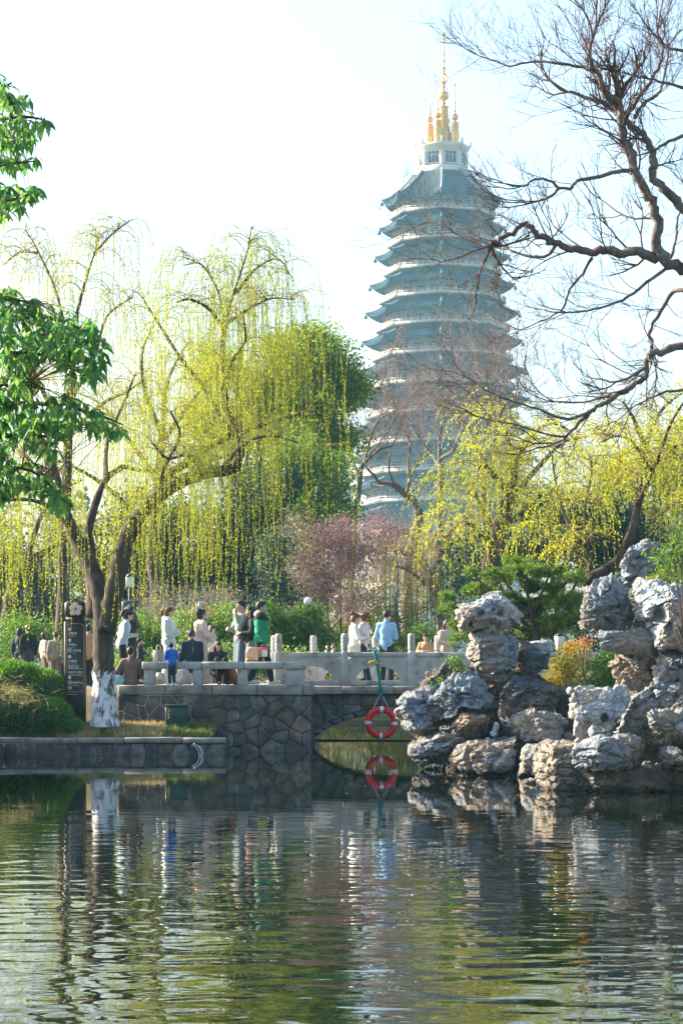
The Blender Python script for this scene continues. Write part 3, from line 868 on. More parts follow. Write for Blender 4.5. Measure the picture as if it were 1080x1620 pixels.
# ------------------------------------------------------------------ rockery
def rock_mat(name, cols, stain, st_amt, seed, crack=0.5):
    m, nt, out = new_mat(name)
    b = nt.nodes.new("ShaderNodeBsdfPrincipled"); b.inputs['Roughness'].default_value = 0.88; b.inputs['Specular IOR Level'].default_value = 0.2
    g = nt.nodes.new("ShaderNodeNewGeometry")
    mp = nt.nodes.new("ShaderNodeMapping"); mp.inputs['Location'].default_value = (seed, seed * 2, seed * 3)
    nt.links.new(g.outputs['Position'], mp.inputs[0])
    def noi(sc, det, ro=0.6, dist=0.0):
        n = nt.nodes.new("ShaderNodeTexNoise"); n.inputs['Scale'].default_value = sc; n.inputs['Detail'].default_value = det
        n.inputs['Roughness'].default_value = ro; n.inputs['Distortion'].default_value = dist
        nt.links.new(mp.outputs[0], n.inputs['Vector']); return n
    n1 = noi(4.5, 9, 0.7, 0.6)
    r = ramp(nt, [(0.3, cols[0]), (0.47, cols[1]), (0.6, cols[2]), (0.72, cols[3])])
    nt.links.new(n1.outputs['Fac'], r.inputs[0])
    n2 = noi(1.4, 5, 0.6, 0.3)
    rs = ramp(nt, [(0.5 - st_amt * 0.35, (0, 0, 0)), (0.68 - st_amt * 0.3, (1, 1, 1))])
    nt.links.new(n2.outputs['Fac'], rs.inputs[0])
    mx = nt.nodes.new("ShaderNodeMix"); mx.data_type = 'RGBA'; mx.blend_type = 'MIX'
    nt.links.new(rs.outputs[0], mx.inputs[0]); nt.links.new(r.outputs[0], mx.inputs[6])
    # stain keeps the fine grain
    n3 = noi(9, 8, 0.7)
    r3 = ramp(nt, [(0.3, tuple(v * 0.6 for v in stain)), (0.7, tuple(min(1, v * 1.25) for v in stain))]); nt.links.new(n3.outputs['Fac'], r3.inputs[0])
    nt.links.new(r3.outputs[0], mx.inputs[7])
    # thin dark veins and pale calcite lines
    v = nt.nodes.new("ShaderNodeTexVoronoi"); v.feature = 'DISTANCE_TO_EDGE'; v.inputs['Scale'].default_value = 3.2
    dn = noi(3, 4); ad = nt.nodes.new("ShaderNodeVectorMath"); ad.operation = 'MULTIPLY_ADD'
    nt.links.new(dn.outputs['Color'], ad.inputs[0]); ad.inputs[1].default_value = (0.9, 0.9, 0.9); nt.links.new(mp.outputs[0], ad.inputs[2])
    nt.links.new(ad.outputs[0], v.inputs['Vector'])
    rv = ramp(nt, [(0.0, (crack,) * 3), (0.035, (1, 1, 1))]); nt.links.new(v.outputs[0], rv.inputs[0])
    ml = nt.nodes.new("ShaderNodeMix"); ml.data_type = 'RGBA'; ml.blend_type = 'MULTIPLY'; ml.inputs[0].default_value = 1.0
    nt.links.new(mx.outputs[2], ml.inputs[6]); nt.links.new(rv.outputs[0], ml.inputs[7])
    # damp dark tide mark just above the water
    sx = nt.nodes.new("ShaderNodeSeparateXYZ"); nt.links.new(g.outputs['Position'], sx.inputs[0])
    mr = nt.nodes.new("ShaderNodeMapRange"); mr.inputs[1].default_value = 0.02; mr.inputs[2].default_value = 0.12; mr.inputs[3].default_value = 0.35; mr.inputs[4].default_value = 1.0
    nt.links.new(sx.outputs['Z'], mr.inputs[0])
    m2 = nt.nodes.new("ShaderNodeMix"); m2.data_type = 'RGBA'; m2.blend_type = 'MULTIPLY'; m2.inputs[0].default_value = 1.0
    nt.links.new(ml.outputs[2], m2.inputs[6]); nt.links.new(mr.outputs[0], m2.inputs[7])
    nt.links.new(m2.outputs[2], b.inputs['Base Color'])
    n4 = noi(22, 9, 0.72)
    bp = nt.nodes.new("ShaderNodeBump"); bp.inputs['Strength'].default_value = 0.9; bp.inputs['Distance'].default_value = 0.025
    ad2 = nt.nodes.new("ShaderNodeMath"); ad2.operation = 'MULTIPLY_ADD'; ad2.inputs[1].default_value = 0.5
    nt.links.new(rv.outputs[0], ad2.inputs[0]); nt.links.new(n4.outputs['Fac'], ad2.inputs[2])
    nt.links.new(ad2.outputs[0], bp.inputs['Height']); nt.links.new(bp.outputs[0], b.inputs['Normal'])
    nt.links.new(b.outputs[0], out.inputs[0])
    return m
GREY = [(0.1, 0.125, 0.15), (0.19, 0.225, 0.26), (0.26, 0.3, 0.335), (0.4, 0.43, 0.45)]
PALE = [(0.2, 0.23, 0.26), (0.32, 0.36, 0.39), (0.41, 0.45, 0.48), (0.53, 0.55, 0.55)]
DARK = [(0.045, 0.055, 0.065), (0.085, 0.105, 0.12), (0.13, 0.15, 0.17), (0.24, 0.25, 0.25)]
OCH = [(0.15, 0.115, 0.08), (0.29, 0.22, 0.155), (0.39, 0.31, 0.225), (0.47, 0.41, 0.33)]
M['rk_grey'] = rock_mat('limestone_grey', GREY, (0.27, 0.22, 0.17), 0.1, 1.3)
M['rk_pale'] = rock_mat('limestone_pale', PALE, (0.4, 0.36, 0.3), 0.15, 4.1, 0.6)
M['rk_dark'] = rock_mat('limestone_dark', DARK, (0.22, 0.17, 0.13), 0.2, 7.7)
M['rk_ochre'] = rock_mat('limestone_ochre', OCH, (0.22, 0.21, 0.2), 0.25, 2.9)
M['rk_mix'] = rock_mat('limestone_mixed', GREY, (0.3, 0.25, 0.195), 0.34, 5.5)

def rock(poly, D, depth, mat, label, seed, dimples=(), amp=0.06, holes=(), strata=0.0, pexp=2.6, vox=0.027, group=None, name='rock', shift=0.0, facets=11, pit=1.1):
    """solid grown from a front outline (photo pixels at distance D), 'depth' metres thick, fused, eroded and creased"""
    rg = random.Random(seed)
    q = PN(poly, D)[:, [0, 2]]
    # resample outline
    seg = np.linalg.norm(np.roll(q, -1, 0) - q, axis=1); cum = np.concatenate([[0], np.cumsum(seg)]); qq = np.vstack([q, q[:1]])
    N = 44; ts = np.linspace(0, cum[-1], N, endpoint=False)
    o = np.stack([np.interp(ts, cum, qq[:, 0]), np.interp(ts, cum, qq[:, 1])], 1)
    c = o.mean(0)
    o = c + (o - c) * 1.12
    ts = np.array([-0.98, -0.85, -0.6, -0.25, 0.1, 0.45, 0.8, 0.97])
    sk = (rg.uniform(-0.18, 0.18), rg.uniform(-0.12, 0.12))
    rings = []
    for t in ts:
        s = (1 - abs(t) ** pexp) ** (1 / pexp) if abs(t) < 1 else 0.1
        s = 0.25 + 0.75 * s
        rings.append(np.stack([c[0] + (o[:, 0] - c[0]) * s + sk[0] * max(t, 0) * depth, np.full(N, D + t * depth / 2 + shift), c[1] + (o[:, 1] - c[1]) * s + sk[1] * max(t, 0) * depth], 1))
    V = np.concatenate(rings); k = np.arange(N); k2 = (k + 1) % N
    f = np.concatenate([np.stack([i * N + k, i * N + k2, (i + 1) * N + k2, (i + 1) * N + k], 1) for i in range(len(ts) - 1)])
    mb = MB()
    ctr = np.array([[c[0], D - depth / 2 + shift, c[1]], [rings[-1][:, 0].mean(), D + depth / 2 + shift, rings[-1][:, 2].mean()]])
    n = len(V); V = np.concatenate([V, ctr])
    mb.v.append(V); mb.n = len(V)
    mb.f.append(f); mb.m.append(np.zeros(len(f), int))
    for cap_, fl, ci in ((0, True, n), ((len(ts) - 1) * N, False, n + 1)):
        t3 = np.stack([cap_ + k, cap_ + k2, np.full(N, ci)], 1)
        if fl: t3 = t3[:, ::-1]
        mb.f.append(t3); mb.m.append(np.zeros(N, int))
    dm = [(P(x, y, D - depth * 0.4 + shift), r * D / F, d) for (x, y, r, d) in dimples]
    sv = Vector((seed * 3.1, seed * 1.7, seed * 2.3))
    def disp(co, no):
        out = co.copy()
        cen = co.mean(0)
        # flat chiselled facets: pull everything outside a random plane back onto it
        for _ in range(facets):
            nv = np.array([rg.gauss(0, 1), rg.gauss(-0.35, 0.9), rg.gauss(0, 1)]); nv /= np.linalg.norm(nv)
            dd_ = (out - cen) @ nv; lim = dd_.max() * rg.uniform(0.58, 0.88)
            ex_ = np.maximum(0, dd_ - lim); out -= (ex_ * 0.85)[:, None] * nv
        co = out.copy()
        for i in range(len(co)):
            p = Vector(co[i]); a = p + sv
            w = noise.noise_vector(a * 1.3) * 0.35
            b_ = Vector((a.x * 0.8, a.y * 0.8, a.z * 1.5))
            r1 = abs(noise.noise(b_ * 2.4 + w)); r2 = abs(noise.noise(b_ * 5.5 + w * 2)); r3 = abs(noise.noise(b_ * 12 + w * 4))
            h = noise.noise(a * 1.7) * 0.9 - 1.5 * max(0, 0.14 - r1) / 0.14 - 0.7 * max(0, 0.14 - r2) / 0.14 - 0.3 * max(0, 0.16 - r3) / 0.16
            h += 0.35 * noise.noise(a * 9) + 0.3 * noise.noise(a * 21)
            f1 = noise.voronoi(b_ * 4.2 + w * 2)[0][0]
            for fs, fa in ((1.9, 1.1), (4.3, 0.7), (9.0, 0.35)):
                vp = noise.voronoi(b_ * fs + w * 0.6)[1][0]; h += fa * noise.noise(vp * 7.3)
            if f1 < 0.3: h -= pit * (0.3 - f1) / 0.3
            if strata:
                zz = (a.z + 0.12 * a.x + 0.08 * noise.noise(a * 2)) * 7.5
                fr = zz - math.floor(zz)
                h += strata * (1.0 if fr > 0.18 else -1.2) * 0.35
            out[i] = co[i] + no[i] * amp * h
            for (dp, dr, dd) in dm:
                ex = math.hypot(co[i][0] - dp.x, (co[i][2] - dp.z) * 0.85) / dr
                if ex < 1.4 and co[i][1] < D + shift:
                    fl = 1 / (1 + math.exp((ex - 0.8) * 9))
                    out[i][1] += dd * fl
        return out
    bs = np.array([c[0], D + shift, o[:, 1].min()])
    me, lo, hi = remesh(mb, name, vox, 1, None, bs, disp)
    me.polygons.foreach_set('use_smooth', np.zeros(len(me.polygons), dtype=bool))
    me.materials.append(mat)
    ob = bpy.data.objects.new(name, me); col.objects.link(ob); ob.location = bs; BASE[ob] = bs
    return tag(ob, label, 'rock', group or 'rockery stones at the water')

def zl(pts): return [(620 + x / 3.6, 860 + y / 3.6) for x, y in pts]
def zr(pts): return [(860 + x / 3.682, 840 + y / 3.682) for x, y in pts]
def dl(pts): return [(620 + x / 3.6, 860 + y / 3.6, r / 3.6, d) for x, y, r, d in pts]
def dr_(pts): return [(860 + x / 3.682, 840 + y / 3.682, r / 3.682, d) for x, y, r, d in pts]

rock(zl([(385,400),(400,355),(440,345),(510,330),(540,300),(560,270),(635,268),(655,320),(665,355),(700,375),(740,440),(745,480),(700,495),(660,500),(600,525),(540,520),(500,490),(470,525),(410,520),(395,470)]), 37.6, 0.75, M['rk_pale'], 'pale pitted limestone crowning the tall stack in front of the pine', 1,
     dl([(460,470,26,.22),(575,450,22,.16),(620,395,24,.14),(500,400,30,.1),(575,375,12,.1),(685,450,16,.1),(610,480,18,.1)]), amp=0.05, vox=0.02)
rock(zl([(408,470),(480,490),(530,515),(680,515),(692,600),(695,700),(640,735),(560,742),(470,728),(430,690),(415,640)]), 37.75, 0.7, M['rk_mix'], 'ochre-streaked neck stone under the pitted crown stone', 2, dl([(470,690,20,.1)]), amp=0.045)
rock(zl([(680,575),(700,555),(800,556),(900,562),(912,590),(900,612),(780,618),(690,612)]), 38.1, 0.7, M['rk_pale'], 'thin pale slab lying on a dark boulder beside the neck stone', 3, amp=0.03)
rock(zl([(685,612),(780,612),(895,612),(900,650),(890,705),(850,740),(760,748),(700,722)]), 38.0, 0.8, M['rk_dark'], 'dark boulder carrying the thin pale slab beside the neck stone', 4, amp=0.045)
rock(zl([(110,850),(200,760),(300,680),(350,662),(390,695),(425,745),(400,770),(300,775),(240,805),(180,875)]), 37.9, 0.6, M['rk_dark'], 'slanting dark stone leaning up towards the bridge parapet', 5, amp=0.05)
rock(zl([(28,890),(50,860),(140,856),(215,795),(245,850),(235,980),(215,1085),(130,1078),(60,1040),(35,980)]), 37.5, 0.9, M['rk_grey'], 'blue-grey block jutting out beside the red life ring', 6, amp=0.055, strata=0.3)
rock(zl([(215,900),(285,790),(340,752),(450,746),(560,800),(602,860),(602,905),(560,955),(470,958),(400,930),(350,960),(345,1030),(300,1065),(240,1045),(218,970)]), 37.2, 1.0, M['rk_grey'], 'big rounded grey boulder under the neck stone with a warm hollow', 7, dl([(380,900,40,.15)]), amp=0.06)
rock(zl([(340,970),(420,940),(520,955),(580,995),(592,1040),(520,1075),(480,1105),(380,1095),(345,1040)]), 37.15, 0.85, M['rk_ochre'], 'tan layered stone wedged under the big rounded boulder', 8, amp=0.04, strata=0.6)
rock(zl([(588,800),(640,768),(760,752),(880,785),(938,840),(945,960),(900,1015),(800,1010),(700,1060),(640,1085),(608,1000),(598,900)]), 37.6, 1.1, M['rk_dark'], 'broad dark wall-like boulder with pale veins behind the ledge stone', 9, amp=0.05)
rock(zl([(925,825),(1000,822),(1045,840),(1050,980),(1000,1020),(938,985)]), 37.9, 0.9, M['rk_dark'], 'dark upright slab between the two stone stacks', 10, amp=0.04)
rock(zl([(112,1185),(130,1128),(200,1085),(300,1072),(385,1085),(410,1135),(380,1190),(370,1255),(280,1260),(170,1230),(118,1208)]), 37.2, 0.9, M['rk_mix'], 'low tan-and-grey stone overhanging the water below the jutting block', 11, amp=0.05)
rock(zl([(348,1165),(400,1115),(550,1100),(680,1085),(705,1130),(705,1275),(620,1310),(480,1325),(390,1325),(360,1255)]), 36.7, 0.9, M['rk_mix'], 'squared grey stone with a white streak standing at the waterline', 12, amp=0.045)
rock(zl([(655,1062),(730,968),(800,952),(870,972),(960,962),(1015,1010),(1005,1062),(930,1115),(840,1120),(700,1108)]), 36.8, 0.95, M['rk_mix'], 'faceted ledge stone with an ochre left face above the waterline', 13, amp=0.05)
rock(zl([(700,1105),(840,1115),(930,1112),(1010,1060),(1040,1100),(1040,1180),(900,1190),(720,1190)]), 37.1, 0.8, M['rk_ochre'], 'warm shaded stone tucked under the faceted ledge stone', 14, amp=0.04)
rock(zl([(692,1210),(720,1158),(800,1142),(1045,1136),(1050,1200),(900,1230),(850,1335),(740,1345),(690,1320)]), 36.0, 0.9, M['rk_mix'], 'flat-topped grey stone at the waterline beside the ochre block', 15, amp=0.04)
rock(zl([(545,1085),(590,1012),(617,1050),(607,1100),(560,1104)]), 36.75, 0.2, M['rk_pale'], 'small pale wedge stone stuck in a gap of the stack', 16, amp=0.02, vox=0.016)
rock([(842,1188),(868,1181),(915,1181),(933,1190),(938,1262),(890,1264),(850,1248)], 32.2, 1.0, M['rk_ochre'], 'large flat-topped ochre block rising from the water', 17, amp=0.04, strata=0.7, pexp=4)
rock([(824,1240),(846,1234),(870,1250),(862,1268),(830,1268)], 34.0, 0.5, M['rk_ochre'], 'small ochre stone awash beside the ochre block', 18, amp=0.03)
rock(zl([(560,745),(690,700),(720,760),(690,800),(600,812),(470,760),(470,730)]), 37.9, 0.7, M['rk_mix'], 'squat warm stone between the neck stone and the rounded boulder', 33, amp=0.035)

rock(zr([(430,150),(445,110),(530,103),(560,75),(610,68),(650,88),(690,70),(725,120),(705,205),(605,245),(560,270),(540,395),(492,385),(460,300),(452,220),(433,200)]), 33.4, 0.7, M['rk_grey'], 'tall cleft blue-grey stone topping the biggest stack', 19, amp=0.05, strata=0.2)
rock(zr([(196,530),(205,480),(240,420),(250,360),(330,308),(400,276),(450,288),(475,340),(515,420),(565,470),(590,540),(565,590),(480,590),(340,582),(300,562),(220,568)]), 32.9, 1.0, M['rk_grey'], 'lumpy blue-grey head of stone overhanging the shrubs', 20, dr_([(390,550,50,.18),(290,470,18,.08)]), amp=0.075)
rock(zr([(528,272),(580,248),(650,233),(720,228),(810,240),(900,270),(920,640),(830,690),(750,660),(700,680),(640,660),(650,600),(600,520),(585,480),(568,400),(543,330)]), 32.3, 1.1, M['rk_pale'], 'huge smooth pale stone with a deep hollow at the right of the stack', 21, dr_([(668,490,48,.4),(620,560,45,.35),(730,560,30,.15)]), amp=0.05, vox=0.022)
rock(zr([(280,645),(310,598),(400,586),(560,578),(680,580),(720,640),(720,715),(650,722),(520,714),(420,694),(330,694),(285,670)]), 32.6, 0.9, M['rk_mix'], 'projecting shelf stone with an orange tip under the lumpy head', 22, amp=0.04)
rock(zr([(372,750),(400,698),(500,690),(620,715),(720,730),(730,850),(660,905),(580,915),(480,925),(450,905),(430,870),(385,800)]), 32.8, 0.75, M['rk_ochre'], 'orange-ochre neck stone under the projecting shelf', 23, dr_([(650,790,50,.2)]), amp=0.05)
rock(zr([(160,932),(230,932),(320,932),(400,912),(475,905),(490,1000),(460,1100),(430,1200),(360,1210),(300,1225),(250,1215),(200,1275),(182,1200),(178,1110),(148,1085),(172,1050),(168,980)]), 32.0, 0.7, M['rk_pale'], 'white weathered stone with a round eye hole', 24, dr_([(355,1090,24,.25),(260,1110,24,.08)]), amp=0.045, vox=0.02)
rock(zr([(243,1175),(290,1132),(350,1148),(360,1185),(300,1215),(250,1218)]), 31.5, 0.35, M['rk_grey'], 'small rounded stone at the foot of the white weathered stone', 25, amp=0.02, vox=0.016)
rock(zr([(470,935),(540,900),(620,895),(700,955),(720,1050),(660,1090),(610,1130),(640,1215),(412,1215),(440,1140),(470,1030)]), 32.3, 0.7, M['rk_mix'], 'leaning grey pillar stone beside the white weathered stone', 26, amp=0.04)
rock(zr([(630,800),(660,762),(700,690),(790,680),(920,690),(920,870),(760,878),(645,865)]), 32.2, 0.9, M['rk_grey'], 'rounded grey stone under the huge pale stone', 27, amp=0.05)
rock(zr([(632,885),(700,862),(800,876),(920,866),(920,1050),(700,1052),(665,975),(638,935)]), 32.1, 0.9, M['rk_grey'], 'veined grey stone in the middle of the biggest stack', 28, amp=0.05, strata=0.3)
rock(zr([(592,1140),(620,1068),(700,1046),(920,1042),(920,1210),(770,1230),(690,1255),(660,1262),(640,1195)]), 31.6, 0.9, M['rk_mix'], 'pale-faced stone jutting over the long dark slab', 29, amp=0.055)
rock(zr([(196,1275),(210,1233),(330,1198),(500,1203),(640,1212),(665,1262),(660,1355),(560,1385),(470,1396),(370,1386),(220,1396),(198,1375)]), 31.3, 0.9, M['rk_grey'], 'long dark blue slab lying across the ochre base stones', 30, amp=0.035, pexp=4)
rock(zr([(645,1258),(780,1262),(805,1320),(920,1310),(920,1390),(770,1392),(690,1392),(645,1365)]), 31.4, 0.8, M['rk_dark'], 'dark stone continuing the long slab at its end', 31, amp=0.04)
rock(zr([(240,1395),(400,1390),(650,1380),(920,1360),(940,1600),(700,1600),(500,1590),(250,1580)]), 32.0, 1.2, M['rk_ochre'], 'shadowed brown foundation stone under the long dark slab', 32, amp=0.05, strata=0.5)
# stones behind, seen from the side and through the gaps
rock([(655,1095),(700,1060),(800,1060),(860,1080),(862,1235),(660,1235)], 38.6, 1.3, M['rk_dark'], 'dark backing stone filling the back of the pine-side stack', 34, amp=0.06, vox=0.04)
rock([(950,1100),(1000,1060),(1110,1040),(1120,1240),(930,1240)], 33.6, 1.3, M['rk_dark'], 'dark backing stone behind the biggest stack', 35, amp=0.06, vox=0.04)
# ------------------------------------------------------------------ plant tools
def smooth_path(pts, per=4):
    p = np.asarray(pts, float)
    if len(p) < 3: 
        t = np.linspace(0, 1, per + 1)[:, None]; return p[0] * (1 - t) + p[-1] * t
    q = np.vstack([2 * p[0] - p[1], p, 2 * p[-1] - p[-2]])
    out = []
    for i in range(1, len(q) - 2):
        for k in range(per):
            t = k / per
            out.append(0.5 * ((2 * q[i]) + (-q[i - 1] + q[i + 1]) * t + (2 * q[i - 1] - 5 * q[i] + 4 * q[i + 1] - q[i + 2]) * t * t + (-q[i - 1] + 3 * q[i] - 3 * q[i + 1] + q[i + 2]) * t ** 3))
    out.append(p[-1])
    return np.array(out)

def tubes(mb, pts, rad, sides=3):
    """batch of K polylines (K,n,3) with radii (K,n)"""
    p = np.asarray(pts, float); K, n, _ = p.shape
    if K == 0: return
    t = np.empty_like(p); t[:, 1:-1] = p[:, 2:] - p[:, :-2]; t[:, 0] = p[:, 1] - p[:, 0]; t[:, -1] = p[:, -1] - p[:, -2]
    t /= np.linalg.norm(t, axis=2, keepdims=True) + 1e-9
    ref = np.where(np.abs(t.mean(1))[:, 2:3] > 0.8, np.array([[1.0, 0, 0]]), np.array([[0, 0, 1.0]]))[:, None, :]
    u = np.cross(t, ref); u /= np.linalg.norm(u, axis=2, keepdims=True) + 1e-9
    w = np.cross(t, u)
    a = np.arange(sides) * 2 * math.pi / sides
    r = np.broadcast_to(rad, (K, n))[:, :, None, None]
    V = p[:, :, None, :] + r * (np.cos(a)[None, None, :, None] * u[:, :, None, :] + np.sin(a)[None, None, :, None] * w[:, :, None, :])
    i = (np.arange(K)[:, None, None] * n + np.arange(n - 1)[None, :, None]) * sides
    k = np.arange(sides)[None, None]; k2 = (k + 1) % sides
    mb.add(V.reshape(-1, 3), np.stack([i + k, i + k2, i + sides + k2, i + sides + k], -1).reshape(-1, 4))

def leaves(mb, p, d, L, W, rs, fold=0.0):
    """diamond leaf faces at p, along d"""
    n = len(p)
    if n == 0: return
    d = d / (np.linalg.norm(d, axis=1, keepdims=True) + 1e-9)
    ref = rs.normal(size=(n, 3)); s = np.cross(d, ref); s /= np.linalg.norm(s, axis=1, keepdims=True) + 1e-9
    L = np.broadcast_to(L, (n,))[:, None]; W = np.broadcast_to(W, (n,))[:, None]
    V = np.stack([p, p + d * L * 0.45 + s * W / 2, p + d * L, p + d * L * 0.45 - s * W / 2], 1).reshape(-1, 3)
    mb.add(V, np.arange(n * 4).reshape(-1, 4))

def strands(p0, h, up, length, rs, n=10, a=0.35, floor=0.9, sway=0.05):
    """hanging willow shoots: leave along h, bend over and hang; returns (K,n,3)"""
    K = len(p0)
    length = np.broadcast_to(length, (K,))
    s = np.linspace(0, 1, n)[None] * length[:, None]
    e = np.exp(-s / a)
    dirs = np.stack([h[:, 0:1] * e, h[:, 1:2] * e, up[:, None] * e - (1 - e) * 1.1], -1)
    dirs /= np.linalg.norm(dirs, axis=2, keepdims=True) + 1e-9
    step = (length / (n - 1))[:, None, None]
    pos = np.concatenate([np.zeros((K, 1, 3)), np.cumsum(dirs[:, :-1] * step, 1)], 1) + p0[:, None, :]
    ph = rs.uniform(0, 6.28, (K, 2))
    pos[:, :, 0] += sway * np.sin(s * 1.6 + ph[:, :1]) * (s / 2.0); pos[:, :, 1] += sway * np.sin(s * 1.3 + ph[:, 1:]) * (s / 2.0)
    pos[:, :, 2] = np.maximum(pos[:, :, 2], floor)
    return pos

def strand_leaves(mb, pos, length, spacing, L, W, rs, start=0.08):
    K, n, _ = pos.shape
    cnt = np.maximum(2, (length * (1 - start) / spacing).astype(int))
    idx = np.repeat(np.arange(K), cnt)
    t = start + (1 - start) * rs.uniform(0, 1, len(idx)); f = t * (n - 1); i0 = np.minimum(f.astype(int), n - 2); fr = (f - i0)[:, None]
    p = pos[idx, i0] * (1 - fr) + pos[idx, i0 + 1] * fr
    tg = pos[idx, i0 + 1] - pos[idx, i0]; tg /= np.linalg.norm(tg, axis=1, keepdims=True) + 1e-9
    d = tg * 0.9 + rs.normal(size=p.shape) * 0.55
    leaves(mb, p, d, L * rs.uniform(0.6, 1.3, len(p)), W * rs.uniform(0.7, 1.3, len(p)), rs)

def limb_path(l, D):
    """l: list of (px, py[, dD]) -> smooth world path"""
    return smooth_path([P(q[0], q[1], D + (q[2] if len(q) > 2 else 0)) for q in l])

def limb_tube(mb, path, r0, r1, D, sides=9, knob=0.0, seed=0):
    n = len(path); t = np.linspace(0, 1, n)
    r = (r0 + (r1 - r0) * t ** 0.8) * D / F
    if knob:
        r = r * (1 + knob * np.array([noise.noise(Vector((seed, i * 0.9, 0))) for i in range(n)]))
    mb.tube(path, r, sides)
    return r

def willow(name, label, D, trunk, limbs, rs, spread, n_sub, n_str, slen, spacing=0.05, leaf=(0.045, 0.013), mat='willow', bark='bark', twig='twig_yellow', group='willows', whitewash=None, subL=(0.6, 1.6), floor=1.0, lean=(0, 0, 0), trunk_sides=12, a=0.35, strand_r=0.0028):
    """trunk/limbs: (points, r0 px, r1 px, weight of shoots)"""
    b0 = limb_path(trunk[0][0], D)[0]
    t = thing(name, (b0[0], b0[1], b0[2]), label, 'tree', group)
    mb = MB()
    for i, (pts, r0, r1) in enumerate(trunk):
        limb_tube(mb, limb_path(pts, D), r0, r1, D, trunk_sides, 0.22, i * 7.3)
    put('trunk', mb, M[bark], t, smooth=True)
    subs = []; anchor_p = []
    for i, (pts, r0, r1, w) in enumerate(limbs):
        mb = MB(); path = limb_path(pts, D)
        limb_tube(mb, path, r0, r1, D, 7, 0.15, i * 3.1)
        put('limb', mb, M[bark], t, smooth=True)
        k = max(1, int(n_sub * w))
        for _ in range(k):
            f = rs.uniform(0.25, 1.0) * (len(path) - 1); j = min(int(f), len(path) - 2)
            p = path[j] + (path[j + 1] - path[j]) * (f - j)
            anchor_p.append(p)
    A = np.array(anchor_p); K = len(A)
    ang = rs.uniform(0, 2 * math.pi, K)
    h = np.stack([np.cos(ang), np.sin(ang), np.zeros(K)], 1) * 1.0 + np.array(lean)
    L = rs.uniform(subL[0], subL[1], K)
    sub = strands(A, h, rs.uniform(0.3, 1.5, K), L, rs, n=8, a=1.1 * spread, floor=floor, sway=0.12)
    mbt = MB()
    tubes(mbt, sub, np.linspace(0.009, 0.0035, 8)[None] * (D / 46) ** 0.5, 4)
    # shoots
    per = rs.poisson(n_str, K) + 1
    idx = np.repeat(np.arange(K), per)
    f = rs.uniform(0.15, 1.0, len(idx)) * 7; j = np.minimum(f.astype(int), 6); fr = (f - j)[:, None]
    p0 = sub[idx, j] * (1 - fr) + sub[idx, j + 1] * fr
    tg = sub[idx, j + 1] - sub[idx, j]; tg /= np.linalg.norm(tg, axis=1, keepdims=True)
    ang = rs.uniform(0, 2 * math.pi, len(idx))
    hh = tg * 0.8 + 0.6 * np.stack([np.cos(ang), np.sin(ang), np.zeros(len(idx))], 1) + np.array(lean) * 0.7
    sl = rs.uniform(slen[0], slen[1], len(idx)) * rs.uniform(0.6, 1.0, len(idx))
    sl = np.minimum(sl, np.maximum(0.3, p0[:, 2] - floor + 0.2))
    pos = strands(p0, hh, np.clip(tg[:, 2], -0.2, 1.0) + 0.2, sl, rs, n=8, a=a, floor=floor)
    tubes(mbt, pos, np.linspace(strand_r * 1.3, strand_r * 0.6, 8)[None], 3)
    put('shoots', mbt, M[twig], t)
    mbl = MB(); strand_leaves(mbl, pos, sl, spacing, leaf[0], leaf[1], rs)
    put('crown', mbl, M[mat], t)
    return t

def grow(lists, p, d, L, r, lev, rs, maxlev, kids=(5, 5, 4), up=0.15, wob=0.25, ratio=0.55, spread=0.9, rmin=0.0025):
    n = 7 if lev < 1 else 5
    pts = [p]; dd = d / np.linalg.norm(d)
    for i in range(n - 1):
        dd = dd + rs.normal(size=3) * wob * 0.5 + np.array((0, 0, up * 0.3)); dd /= np.linalg.norm(dd)
        pts.append(pts[-1] + dd * L / (n - 1))
    pts = np.array(pts)
    lists.setdefault(lev, []).append((pts, np.linspace(r, r * 0.35, n)))
    if lev >= maxlev: return
    for _ in range(kids[min(lev, len(kids) - 1)]):
        f = rs.uniform(0.2, 1.0) * (n - 1); j = min(int(f), n - 2)
        q = pts[j] + (pts[j + 1] - pts[j]) * (f - j)
        td = pts[j + 1] - pts[j]; td /= np.linalg.norm(td)
        side = np.cross(td, rs.normal(size=3)); side /= np.linalg.norm(side) + 1e-9
        grow(lists, q, td + side * spread * rs.uniform(0.5, 1.2), L * ratio * rs.uniform(0.7, 1.25), max(r * 0.5, rmin), lev + 1, rs, maxlev, kids, up, wob, ratio, spread, rmin)

def flush(mb, lists, sides={0: 5, 1: 4}):
    for lev, it in lists.items():
        tubes(mb, np.array([a for a, _ in it]), np.array([b for _, b in it]), sides.get(lev, 3))

